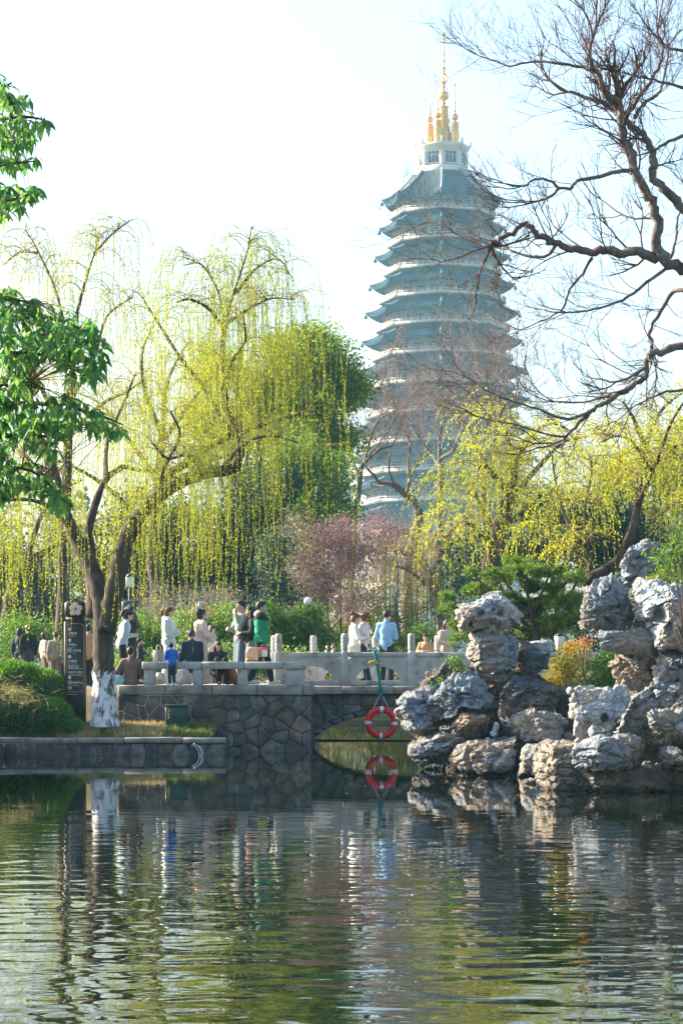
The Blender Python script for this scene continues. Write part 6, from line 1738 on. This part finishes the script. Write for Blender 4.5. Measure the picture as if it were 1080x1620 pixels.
person('person in a navy jacket sitting low with back turned beside the flower crown', 305, 48.1, FZ, 1.72, AWAY + .4, 'navy', 'charcoal', pose='sit', seat=.32, arms=('knee', 'knee'), top_kind='jacket', lean=.15, headtilt=.3)
hf = person('woman in a pale pink long robe wearing a large flower crown', 318, 48.6, FZ, 1.6, RIGHT + .5, 'blush', 'white', arms=('hold', 'hold'), hair='bun', top_kind='robe', bottom_kind='none', shoes='shoe_white', headtilt=.15)
person('small woman in a white blouse standing beyond the flower crown', 334, 50.4, FZ, 1.3, RIGHT - .4, 'cream', 'brown', arms=('phone', 'phone'), hair='bob', headtilt=.3)
person('dark-haired child in a black top sitting on a stool near the orange bag', 343, 48.0, FZ, 1.45, NEAR + .3, 'black', 'black', pose='sit', seat=.2, arms=('knee', 'knee'), hair='bob', lean=.2, headtilt=.3)
person('tall man in a grey jacket eating with one hand at his mouth', 381, 49.0, FZ, 1.8, LEFT + .5, 'grey', 'denim', arms=('eat', 'hold'), hair='short', bottom_kind='wide', shoes='shoe_white')
person('woman with long wavy black hair in a black jacket beside the eating man', 396, 48.8, FZ, 1.66, LEFT + .3, 'black', 'grey', arms=('hold', 'hold'), hair='long', bottom_kind='wide')
gm = person('young man in a green and black puffer jacket with a white hood', 414, 48.2, FZ, 1.76, RIGHT, 'green', 'black', arms=('down', 'carry'), hair='short', top_kind='puffer', shoes='shoe_white', hood='white', yoke='black', puff=.022, pose='walk')
# bridge
BZ = 1.322
person('woman with a high bun in a white knitted top on the bridge', 560, 51.0, BZ, 1.64, RIGHT + .2, 'white', 'cream', arms=('hold', 'hold'), hair='bun', hairmat='hair_brown', top_kind='shirt', bottom_kind='skirt', headtilt=.35)
cw = person('woman in a blush shirt and white visor leaning on the bridge rail', 577, 51.3, BZ, 1.68, LEFT - .4, 'blush', 'navy', arms=('rail', 'rail'), hair='pony', hairmat='hair_brown', top_kind='shirt', lean=.08, headtilt=.4)
person('man in a light blue shirt looking out from the bridge', 611, 51.7, BZ, 1.72, AWAY - .25, 'blue', 'black', arms=('hold', 'phone'), hair='short', top_kind='shirt', headtilt=.25, headyaw=-.4)
person('boy in a tan jacket looking over the bridge parapet', 673, 51.2, BZ, 1.18, NEAR - .3, 'tan', 'navy', arms=('hold', 'hold'), hair='short', headtilt=.2)
person('person in a beige checked coat on the bridge behind the pine branch', 707, 51.5, BZ, 1.5, NEAR + .5, 'beige', 'brown', arms=('hold', 'hold'), hair='bob', top_kind='coat', vox=.016)
# far visitors at the left
G2 = 'visitors beyond the hedge'
person('man in a black shirt with his back turned beyond the hedge', 45, 62.0, 1.3, 1.62, AWAY + .4, 'black', 'charcoal', hair='short', group=G2, vox=.016, top_kind='shirt')
person('person in a dark teal top half hidden beside the man in black', 32, 63.2, 1.3, 1.55, AWAY - .4, 'navy', 'black', hair='bob', group=G2, vox=.016)
person('person in a beige jacket beyond the hedge with dark hair', 71, 61.0, 1.3, 1.4, RIGHT + .5, 'beige', 'brown', hair='bob', group=G2, vox=.016)
person('person in a mottled olive jacket beside the black signpost', 88, 59.5, 1.3, 1.38, AWAY, 'camo', 'brown', hair='short', group=G2, vox=.016)
person('person in a pale hooded top standing behind the mottled jacket', 96, 66, 1.3, 1.5, AWAY + .5, 'paleblue', 'navy', hair='short', group=G2, vox=.016, hood='paleblue')
person('person in a tan top and dark trousers between signpost and willow', 140, 50.6, 1.25, 1.45, AWAY, 'tan', 'black', hair='short', group=G2, vox=.014)
person('person in a blue top behind the signpost edge', 138, 56.0, 1.3, 1.62, RIGHT, 'denim', 'black', hair='short', group=G2, vox=.016)
G3 = 'people resting on the far bank'
person('person in dark clothes sitting on the far bank behind the terrace', 463, 92.0, 1.35, 1.55, NEAR, 'charcoal', 'black', hair='short', group=G3, vox=.02)
person('person in grey clothes sitting on the far bank beside a friend', 473, 91.0, 1.35, 1.58, NEAR + .5, 'grey', 'black', hair='short', group=G3, vox=.02)

ch = person('small child in a royal blue coat and navy beanie leaning on the stone bench', 272, 47.02, FZ - .004, .86, AWAY + .5, 'royal', 'navy', arms=('fwd', 'hold'), hair='short', lean=.18, headtilt=.2, top_kind='puffer', puff=.015, shoes='shoe_white', group='visitors in the park')
t_, J_, T_, hd_ = ch
mb = MB().ell((-.022, 0, .17), (.118, .104, .1), seg=16, rings=10); mb.lathe([(.112, .115), (.122, .125), (.122, .16), (.112, .17)], c=(-.015, 0, 0), seg=18, sy=.9); mb.ell((-.03, 0, .285), (.035, .035, .035), seg=8, rings=6)
mb.v = [np.array([T_(hd_(p)) for p in v]) for v in mb.v]
put('beanie', mb, CL['navy'], t_, smooth=True)

# flower crown of the woman in the robe
t_, J_, T_, hd_ = hf
rsf = random.Random(3)
FC = [surf('petal_white', [(0.75, 0.75, 0.7)], 9, .7), surf('petal_yellow', [(0.75, 0.5, 0.06)], 9, .7), surf('petal_orange', [(0.75, 0.28, 0.05)], 9, .7), surf('petal_blue', [(0.45, 0.6, 0.68)], 9, .7)]
for i in range(38):
    a = rsf.uniform(-0.35, PI + 0.35); r = rsf.uniform(.12, .235); y = rsf.uniform(-.08, .09)
    q = np.array((-.03 + r * math.cos(a) * 1.0, y, .15 + r * math.sin(a)))
    mb = MB(); rad = rsf.uniform(.03, .052)
    for k in range(6):
        b_ = k * PI / 3; mb.ell(q + np.array((math.cos(b_) * rad * .6, rsf.uniform(-.01, .01), math.sin(b_) * rad * .6)), (rad * .55, rad * .35, rad * .55), seg=7, rings=5)
    mb.v = [np.array([T_(hd_(p)) for p in v]) for v in mb.v]
    put('flower', mb, FC[rsf.choice([0, 0, 0, 1, 1, 2, 3])], t_, smooth=True)
# visor of the woman on the bridge
t_, J_, T_, hd_ = cw
mb = MB().lathe([(.103, .13), (.107, .15), (.105, .175)], seg=18, sx=1.0, sy=.92); mb.ell((.12, 0, .15), (.075, .075, .012), seg=14, rings=6)
mb.v = [np.array([T_(hd_(p + (-.012, 0, .01))) for p in v]) for v in mb.v]
put('visor', mb, M['shoe_white'], t_, smooth=True)
# ------------------------------------------------------------------ signpost
M['sign_black'] = surf('sign_black', [(0.012, 0.011, 0.011), (0.022, 0.02, 0.02)], 4, 0.4, spec=0.4)
M['sign_gold'] = surf('sign_gold', [(0.5, 0.33, 0.13), (0.62, 0.43, 0.2)], 4, 0.4, metal=0.5)
M['sign_white'] = surf('sign_white', [(0.7, 0.7, 0.68), (0.78, 0.78, 0.76)], 4, 0.6)
M['sign_petal'] = surf('sign_petal', [(0.75, 0.62, 0.56), (0.8, 0.72, 0.68)], 20, 0.5)
def text_mb(s, size, loc, mat, parent, name='lettering'):
    cu = bpy.data.curves.new('t', 'FONT'); cu.body = s; cu.size = size; cu.extrude = 0.0; cu.resolution_u = 2
    o = bpy.data.objects.new('t', cu); col.objects.link(o)
    dg = bpy.context.evaluated_depsgraph_get(); dg.update()
    me = bpy.data.meshes.new_from_object(o.evaluated_get(dg)); bpy.data.objects.remove(o)
    n = len(me.vertices)
    if n == 0: return None
    co = np.empty(n * 3, np.float32); me.vertices.foreach_get('co', co); co = co.reshape(-1, 3)
    w = np.stack([co[:, 0] + loc[0], loc[1] - co[:, 2], co[:, 1] + loc[2]], 1) - BASE[parent]
    me.vertices.foreach_set('co', w.astype(np.float32).ravel()); me.materials.clear(); me.materials.append(M[mat]); me.update()
    q = bpy.data.objects.new(name, me); col.objects.link(q); q.parent = parent; BASE[q] = BASE[parent]
    return q
SD = 46.7
def sp(px, py): return P(px, py, SD)
b = sp(120, 1132)
sign = thing('signpost', (b[0], SD, 0.4), 'tall black signpost with a plum blossom emblem and white lettering', 'sign')
xL, xR = sp(102.5, 0)[0], sp(136.5, 0)[0]; cxs = (xL + xR) / 2; hw = (xR - xL) / 2
zt, zm, zb_ = sp(0, 983)[2], sp(0, 979)[2], 0.35
put('panel', MB().box((cxs, SD, (zt + zb_) / 2), (hw, 0.09, (zt - zb_) / 2), bev=0.02), M['sign_black'], sign)
put('neck', MB().box((cxs, SD, (zt + sp(0, 977)[2]) / 2), (hw * 0.86, 0.07, 0.05)), M['sign_black'], sign)
z1_, z2_ = sp(0, 977)[2], sp(0, 951)[2]
put('head', MB().box((cxs + 0.005, SD, (z1_ + z2_) / 2), (hw * 1.0, 0.09, (z2_ - z1_) / 2), bev=0.05), M['sign_black'], sign)
# emblem: five-petalled blossom
ec = np.array((sp(121, 964)[0], SD - 0.095, sp(0, 964)[2]))
mb = MB()
for k in range(5):
    a = math.pi / 2 + k * 2 * math.pi / 5
    mb.ell(ec + (0.075 * math.cos(a), 0, 0.075 * math.sin(a)), (0.06, 0.012, 0.06), seg=14, rings=6)
em = put('emblem', mb, M['sign_petal'], sign, smooth=True)
mb = MB()
for k in range(5):
    a = math.pi / 2 + k * 2 * math.pi / 5
    c0 = ec + np.array((0.075 * math.cos(a), -0.004, 0.075 * math.sin(a)))
    put('petal_outline', MB().tube([c0 + np.array((0.062 * math.cos(a + d), 0, 0.062 * math.sin(a + d))) for d in np.linspace(-1.1, 1.1, 9)], 0.006, 4), M['sign_gold'], em)
    put('stamen', MB().tube([ec + (0.02 * math.cos(a), -0.014, 0.02 * math.sin(a)), ec + (0.075 * math.cos(a), -0.014, 0.075 * math.sin(a))], 0.006, 4), M['sign_gold'], em)
# gold frame line with stepped corners
yF = SD - 0.093
f = [(108, 992), (108, 989), (112, 989), (112, 987), (130, 987), (130, 989), (134, 989), (134, 992), (134.3, 1120)]
mb = MB()
pts = [(106, 1106), (106, 992)] + f[0:]
for (a, c) in zip(pts[:-1], pts[1:]):
    A, C = sp(*a), sp(*c); mb.tube([(A[0], yF, A[2]), (C[0], yF, C[2])], 0.006, 4)
put('frame_line', mb, M['sign_gold'], sign)
def icon(px, py, kind):
    c = sp(px, py); mb = MB()
    if kind == 'disc':
        th = np.linspace(0, 2 * math.pi, 17)[:-1]
        V = np.concatenate([np.stack([c[0] + r * np.cos(th), np.full(16, yF), c[2] + r * np.sin(th)], 1) for r in (0.033, 0.018)]); k = np.arange(16); k2 = (k + 1) % 16
        mb.add(V, np.stack([k, k2, 16 + k2, 16 + k], 1)); mb.box((c[0] - 0.004, yF, c[2]), (0.01, 0.002, 0.02))
    else:
        for q in ((-0.033, 0, 0.004, 0.035), (0.033, 0, 0.004, 0.035), (0, 0.033, 0.03, 0.004), (0, -0.033, 0.03, 0.004), (-0.012, 0, 0.006, 0.02), (0.012, 0, 0.006, 0.02)):
            mb.box((c[0] + q[0], yF, c[2] + q[1]), (q[2], 0.002, q[3]))
    put('icon', mb, M['sign_white'], sign)
for y, k in ((996, 'disc'), (1013, 'disc'), (1029, 'sq'), (1039, 'disc'), (1072, 'disc'), (1080, 'sq'), (1088, 'sq')): icon(111.5, y, k)
def line(px, py, s, size): 
    c = sp(px, py); text_mb(s, size, (c[0], SD - 0.092, c[2]), 'sign_white', sign)
line(109, 1004, '文笔塔', 0.06); line(109, 1007, 'Wenbi Pagoda', 0.026)
line(109, 1021.5, '红梅山', 0.06); line(109, 1025, 'Hongmei Hill', 0.026)
line(115.5, 1031, '卫生间', 0.06); line(116, 1034, 'Toilet', 0.026)
line(109, 1047.5, '红梅阁', 0.06); line(109, 1051, 'Hongmei Pavilion', 0.026)
line(109, 1056, '嘉贤山房', 0.055); line(109, 1065, '再出发大舞台', 0.05)
line(115.5, 1081.5, '游客中心', 0.055); line(116, 1085, 'Visitor Center', 0.026)
line(108.5, 1095, 'No. 0519 Tel 110 120', 0.032); line(108.5, 1099, 'Service Hotline', 0.03)
for y, x2 in ((1058, 131), (1068, 131)):
    A, C = sp(109, y), sp(x2, y); put('rule_line', MB().box(((A[0] + C[0]) / 2, yF, A[2]), ((C[0] - A[0]) / 2, 0.002, 0.004)), M['sign_white'], sign)

# second, far signpost
q = P(205, 1000, 60)
s2 = thing('signpost', (q[0], 60, 1.3), 'dark teal signpost with a small gold emblem far behind the willow', 'sign')
M['teal_dark'] = surf('teal_dark', [(0.02, 0.05, 0.06), (0.03, 0.07, 0.08)], 4, 0.5)
put('panel', MB().box((q[0], 60, 2.2), (0.2, 0.07, 0.9), bev=0.02), M['teal_dark'], s2)
put('head', MB().box((q[0], 60, 3.32), (0.2, 0.07, 0.2), bev=0.04), M['teal_dark'], s2)
mb = MB()
for k in range(5):
    a = math.pi / 2 + k * 2 * math.pi / 5; mb.ell((q[0] + 0.06 * math.cos(a), 59.92, 3.32 + 0.06 * math.sin(a)), (0.045, 0.01, 0.045), seg=8, rings=5)
put('emblem', mb, M['sign_gold'], s2)

# ------------------------------------------------------------------ life ring on the bridge
M['ring_red'] = surf('ring_red', [(0.6, 0.004, 0.012), (0.7, 0.008, 0.018)], 5, 0.45, 0.2, 30, spec=0.4)
M['ring_white'] = surf('ring_white', [(0.65, 0.65, 0.65), (0.75, 0.75, 0.75)], 8, 0.6)
M['rope_teal'] = surf('rope_teal', [(0.01, 0.16, 0.14), (0.03, 0.3, 0.26)], 30, 0.8, 0.6, 80)
M['rope_white'] = surf('rope_white', [(0.5, 0.48, 0.45), (0.62, 0.6, 0.57)], 30, 0.8)
M['rope_orange'] = surf('rope_orange', [(0.6, 0.3, 0.03), (0.7, 0.42, 0.05)], 30, 0.7)
RD = 49.72; rc = np.array(P(603, 1143.5, RD)); R_, r_ = 0.29, 0.07
ring = thing('life_ring', (rc[0], rc[1], rc[2] - R_ - r_), 'red life ring with white bands hanging from the bridge', 'life ring')
def torus_arc(a0, a1, n, r, mi=0):
    pts = [rc + np.array((R_ * math.cos(a), 0, R_ * math.sin(a))) for a in np.linspace(a0, a1, n)]
    mb = MB(); N = len(pts)
    V = []
    for a in np.linspace(a0, a1, n):
        for q in range(14):
            b_ = q * 2 * math.pi / 14; V.append(rc + np.array(((R_ + r * math.cos(b_)) * math.cos(a), r * math.sin(b_) * 0.9, (R_ + r * math.cos(b_)) * math.sin(a))))
    i = np.arange(n - 1)[:, None] * 14; k = np.arange(14)[None]; k2 = (k + 1) % 14
    return mb.add(V, np.stack([i + k, i + 14 + k, i + 14 + k2, i + k2], -1).reshape(-1, 4))
put('ring', torus_arc(0, 2 * math.pi, 49, r_), M['ring_red'], ring, smooth=True)
for k in range(4):
    a = math.radians(-2 + 92 * k * 0.98); put('band', torus_arc(a - 0.12, a + 0.12, 6, r_ + 0.004), M['ring_white'], ring, smooth=True)
knot = np.array(P(602, 1096, RD))
for sg in (-1, 1):
    a = math.pi / 2 + sg * 0.7; e = rc + np.array((R_ * math.cos(a) * 1.12, -0.03, R_ * math.sin(a) * 1.12))
    put('grab_line', MB().tube([knot, (knot + e) / 2 + (0, 0, -0.01), e], 0.008, 5), M['rope_white'], ring)
rope = thing('rope', (knot[0], RD, knot[2]), 'teal rope tied over the bridge rail holding the life ring', 'rope')
rs_ = random.Random(8)
for q in range(7):
    pts = [P(593 + rs_.uniform(-3, 3), 1028, RD + 0.02)] + [P(594 + (602 - 594) * t + rs_.uniform(-4, 4) * (1 - t * .6), 1028 + (1096 - 1028) * t, RD - rs_.uniform(0.0, .04)) for t in (.25, .5, .75)] + [Vector(knot)]
    put('strand', MB().tube(smooth_path(pts, 3), 0.013, 5), M['rope_teal'], rope, smooth=True)
put('loop', MB().tube(smooth_path([P(588, 1029, RD), P(590, 1025.5, BD + .1), P(597, 1025.5, BD + .1), P(600, 1029, RD)], 3), 0.02, 6), M['rope_teal'], rope)
mb = MB()
for q in range(26):
    a = rs_.uniform(0, 6.28); mb.tube([knot + (rs_.uniform(-.03, .03), 0, rs_.uniform(0, .12)), knot + (math.cos(a) * .09, rs_.uniform(-.05, .03), -.02 + math.sin(a) * .12)], [0.011, 0.004], 4)
put('knot', mb, M['rope_teal'], rope)
mb = MB(); 
for q in range(5): mb.tube(smooth_path([P(582 + q, 1048 + rs_.uniform(-2, 2), RD - .02), P(592, 1047 + rs_.uniform(-2, 2), RD - .06), P(600, 1050 + rs_.uniform(-2, 2), RD - .02)], 3), 0.011, 5)
put('float_wrap', mb, M['rope_orange'], rope)
put('tail', MB().tube(smooth_path([P(597, 1050, RD), P(588, 1076, RD), P(585, 1082, RD), P(600, 1081, RD), P(610, 1082, RD)], 4), 0.008, 5), M['rope_teal'], rope)

# float line across the water behind the bridge
mb = MB().tube([(-1.0, 54.4, 0.015), (2.0, 54.3, 0.012), (4.5, 54.4, 0.015)], 0.022, 6)
put('float_line', mb, M['eye'], label='thin dark float line across the water under the bridge', cat='rope')

# ------------------------------------------------------------------ green bin box, hose
M['box_green'] = surf('box_green', [(0.012, 0.045, 0.035), (0.02, 0.065, 0.05)], 6, 0.5, 0.2, 20)
g = P(279.5, 1158, 46.5)
bx_ = thing('utility_box', (g[0], 46.5, 0.3), 'dark green metal utility box against the rubble wall', 'box')
w_ = 17 * 46.5 / F
put('body', MB().box((g[0], 46.5, 0.71), (w_, 0.13, 0.235), bev=0.015), M['box_green'], bx_)
put('lid', MB().box((g[0], 46.49, 0.965), (w_ + 0.012, 0.145, 0.02), bev=0.008), M['box_green'], bx_)
put('door', MB().box((g[0] + 0.01, 46.366, 0.71), (w_ * 0.82, 0.006, 0.2), bev=0.004), M['box_green'], bx_)
mb = MB().add([(g[0] - 0.17, 46.35, 0.84), (g[0] - 0.12, 46.35, 0.84), (g[0] - 0.145, 46.35, 0.92)], [(0, 1, 2)])
for q in range(4): mb.box((g[0] - 0.145, 46.352, 0.8 - q * 0.03), (0.02, 0.002, 0.008))
put('warning_mark', mb, M['rope_orange'], bx_)
for sx in (-1, 1): put('foot', MB().box((g[0] + sx * w_ * 0.7, 46.5, 0.39), (0.03, 0.1, 0.09)), M['box_green'], bx_)

M['hose_black'] = surf('hose_black', [(0.015, 0.015, 0.017)], 6, 0.4)
hp = smooth_path([P(306, 1177, 44.96), P(314, 1183, 44.94), P(318, 1192, 44.92), P(315, 1201, 44.9), P(308, 1208, 44.9)], 5)
hs = thing('hose', P(312, 1195, 44.92), 'short black hose with white stripes hanging into the water from the quay', 'hose')
mb = MB().tube(hp, 0.05, 10); put('tube', mb, M['hose_black'], hs, smooth=True)
for d in ((0.014, -0.052, 0.01), (-0.03, -0.046, -0.01), (0.045, -0.03, 0.01)):
    put('stripe', MB().tube(hp + np.array(d), 0.008, 5), M['ring_white'], hs)

# ------------------------------------------------------------------ lamps
M['lamp_post'] = surf('lamp_post', [(0.03, 0.035, 0.035), (0.05, 0.055, 0.055)], 4, 0.5)
M['lamp_shade'] = surf('lamp_shade', [(0.75, 0.75, 0.72), (0.8, 0.8, 0.78)], 4, 0.5)
def lamp(px, D, ztop_px, label, kind):
    q = P(px, ztop_px, D); L = thing('street_lamp', (q[0], D, 1.3), label, 'street lamp', 'park lamps')
    put('post', MB().lathe([(0.09, 1.25), (0.09, 1.5), (0.05, 1.55), (0.045, q[2] + 0.05), (0.02, q[2] + 0.12)], c=(q[0], D, 0), seg=10), M['lamp_post'], L)
    if kind == 'twin':
        put('arm', MB().box((q[0], D, q[2]), (0.34, 0.025, 0.025)), M['lamp_post'], L)
        for sx in (-1, 1):
            put('lantern', MB().box((q[0] + sx * 0.3, D, q[2] - 0.16), (0.075, 0.075, 0.13), bev=0.01), M['lamp_shade'], L)
            put('globe', MB().ell((q[0] + sx * 0.11, D, q[2] - 0.02), (0.08, 0.08, 0.08), seg=14, rings=9), M['lamp_shade'], L, smooth=True)
            put('cap', MB().lathe([(0.13, q[2] - 0.03), (0.02, q[2] + 0.04)], c=(q[0] + sx * 0.3, D, 0), seg=4), M['lamp_post'], L)
    elif kind == 'round':
        put('globe', MB().ell((q[0], D, q[2]), (0.11, 0.11, 0.11), seg=14, rings=9), M['lamp_shade'], L, smooth=True)
    else:
        put('lantern', MB().box((q[0], D, q[2] - 0.1), (0.11, 0.11, 0.14), bev=0.015), M['lamp_shade'], L)
        put('cap', MB().lathe([(0.19, q[2] + 0.04), (0.03, q[2] + 0.14)], c=(q[0], D, 0), seg=4), M['lamp_post'], L)
lamp(538.5, 74.0, 945, 'park lamp with two white lanterns and two globes behind the bridge', 'twin')
lamp(487, 60.0, 951, 'park lamp with a single round globe behind the terrace', 'round')
lamp(206, 63.0, 915, 'park lamp with one square white lantern behind the willow trunk', 'square')
q = P(884, 1020, 39.5)
gl = thing('garden_lamp', (q[0], 39.5, 0.9), 'small white garden lantern among the shrubs of the rockery', 'lamp')
put('post', MB().tube([(q[0], 39.5, 0.85), (q[0], 39.5, q[2] - 0.1)], 0.03, 8), M['lamp_post'], gl)
put('lantern', MB().lathe([(0.05, q[2] - 0.1), (0.085, q[2] + 0.14), (0.08, q[2] + 0.15)], c=(q[0], 39.5, 0), seg=4), M['lamp_shade'], gl)
put('cap', MB().lathe([(0.1, q[2] + 0.152), (0.03, q[2] + 0.2)], c=(q[0], 39.5, 0), seg=4), M['lamp_post'], gl)

# ------------------------------------------------------------------ bags and belongings
def bag_material(n, c): 
    M[n] = surf(n, [tuple(v * .75 for v in c), c], 9, 0.55, 0.6, 14, bdist=0.02); return M[n]
def soft_bag(name, label, px, D, zbase, w, d, h, mat, seed, cat='bag', pinch=0.6, handle=None, group='bags on the terrace'):
    x = P(px, 0, D)[0]
    t = thing(name, (x, D, zbase), label, cat, group)
    mb = MB().lathe([(w * .5 * .85, 0.015), (w * .5, h * .15), (w * .52, h * .45), (w * .5 * (pinch + .15), h * .85), (w * .5 * pinch, h)], c=(x, D, zbase), seg=16, sy=d / w)
    def disp(co, no):
        k = np.array([noise.noise(Vector(p * 9 + seed)) + .6 * noise.noise(Vector(p * 22 + seed)) for p in co]); return co + no * (k * .02)[:, None]
    me, _, _ = remesh(mb, 'bag', .012, 1, .7, BASE[t], disp); put_me('body', me, mat, t)
    if handle:
        put('handle', MB().tube(smooth_path([(x - w * .2, D, zbase + h * .92), (x - w * .12, D, zbase + h + handle), (x + w * .12, D, zbase + h + handle), (x + w * .2, D, zbase + h * .92)], 4), .008, 5), mat, t)
    return t
soft_bag('plastic_bag', 'white plastic bag under the bench beside a shoe', 252, 47.75, FZ, .3, .25, .26, bag_material('bag_white', (0.7, 0.7, 0.68)), 2)
soft_bag('plastic_bag', 'white plastic bag under the bench behind the middle leg', 290, 47.8, FZ, .34, .25, .32, M['bag_white'], 3)
soft_bag('plastic_bag', 'light turquoise plastic bag by the seated woman in brown', 187, 47.3, FZ, .3, .22, .2, bag_material('bag_turquoise', (0.3, 0.58, 0.65)), 4)
soft_bag('basket_bag', 'orange-brown woven bag standing under the bench', 364, 47.75, FZ, .36, .24, .33, bag_material('bag_orange', (0.42, 0.14, 0.035)), 5, handle=.08)
soft_bag('paper_bag', 'peach paper bag carried beside the green jacket', 399, 47.85, 1.87, .26, .12, .3, bag_material('bag_peach', (0.78, 0.45, 0.3)), 6, pinch=.9)
# paper gift bag and cap on the bench
def box_bag(label, px, D, z, w, d, h, mats, strip=None):
    x = P(px, 0, D)[0]; t = thing('gift_bag', (x, D, z), label, 'bag', 'bags on the terrace')
    put('body', MB().box((x, D, z + h / 2), (w / 2, d / 2, h / 2), bev=.008), mats[0], t)
    put('side_panel', MB().box((x - w * .28, D - d / 2 - .003, z + h / 2), (w * .2, .002, h * .46)), mats[1], t)
    if strip: put('band', MB().box((x, D, z + h + .016), (w / 2 + .003, d / 2 + .003, .03), bev=.006), strip, t)
    for yy in (-.25, .25): put('handle', MB().tube(smooth_path([(x - w * .2, D + d * yy, z + h), (x - w * .14, D + d * yy, z + h + .09), (x + w * .14, D + d * yy, z + h + .09), (x + w * .2, D + d * yy, z + h)], 4), .006, 5), mats[1], t)
M['kraft'] = surf('kraft_paper', [(0.42, 0.27, 0.14), (0.5, 0.34, 0.19)], 8, .8)
M['pink_band'] = surf('pink_band', [(0.75, 0.1, 0.2), (0.8, 0.16, 0.26)], 8, .6)
box_bag('kraft and white paper bag standing on the bench', 251, 47.32, 1.863, .22, .12, .24, (M['kraft'], M['shoe_white']))
box_bag('white paper bag with a pink top held by the man in green', 416, 47.93, 1.97, .19, .11, .15, (M['shoe_white'], M['kraft']), M['pink_band'])
# small blue tent on the far bank
q = P(480, 1027, 75)
tn_ = thing('tent', (q[0], 75, 1.3), 'small pale blue tent on the far bank behind the terrace', 'tent')
M['tent'] = surf('tent_blue', [(0.25, 0.42, 0.5), (0.32, 0.5, 0.58)], 5, .8)
mb = MB().lathe([(0.5, 1.28), (0.26, 1.95), (0.02, 2.75)], c=(q[0], 75, 0), seg=6); put('canopy', mb, M['tent'], tn_)
put('door_flap', MB().add([(q[0] - .15, 74.55, 1.32), (q[0] + .15, 74.55, 1.32), (q[0], 74.78, 2.0)], [(0, 1, 2)]), CL['navy'], tn_)

# fallen petals and leaves drifting on the pond
rs = RS(200); n = 90
x = np.concatenate([rs.uniform(-5.5, 2.0, 60), rs.uniform(-2.5, 3.0, 30)]); y = np.concatenate([rs.uniform(38, 44.6, 60), rs.uniform(18, 38, 30)])
keep = np.abs(x) < 0.15 * y; p = np.stack([x, y, np.full(n, 0.006)], 1)[keep]; k = len(p)
a = rs.uniform(0, 6.28, k); d = np.stack([np.cos(a), np.sin(a), np.zeros(k)], 1); sd_v = np.stack([-np.sin(a), np.cos(a), np.zeros(k)], 1)
L = rs.uniform(0.02, 0.06, k)[:, None]
V = np.stack([p, p + d * L * .5 + sd_v * L * .3 + (0, 0, .003), p + d * L, p + d * L * .5 - sd_v * L * .3 + (0, 0, .003)], 1).reshape(-1, 3)
put('drifting_leaves', MB().add(V, np.arange(k * 4).reshape(-1, 4)), M['grass_dry'], kind='stuff', label='small pale leaves and petals drifting on the pond')
# ------------------------------------------------------------------ haze
hm, hnt, hout = new_mat('haze')
pv = hnt.nodes.new("ShaderNodeVolumePrincipled")
pv.inputs['Color'].default_value = (0.36, 0.76, 1.0, 1)
pv.inputs['Density'].default_value = HAZE_DENSITY
pv.inputs['Anisotropy'].default_value = 0.0
hnt.links.new(pv.outputs[0], hout.inputs['Volume'])
mb = MB().box((0, 300, 78), (900, 500, 82))
put('haze', mb, hm, kind='stuff', label='thin pale haze in the air of the park')
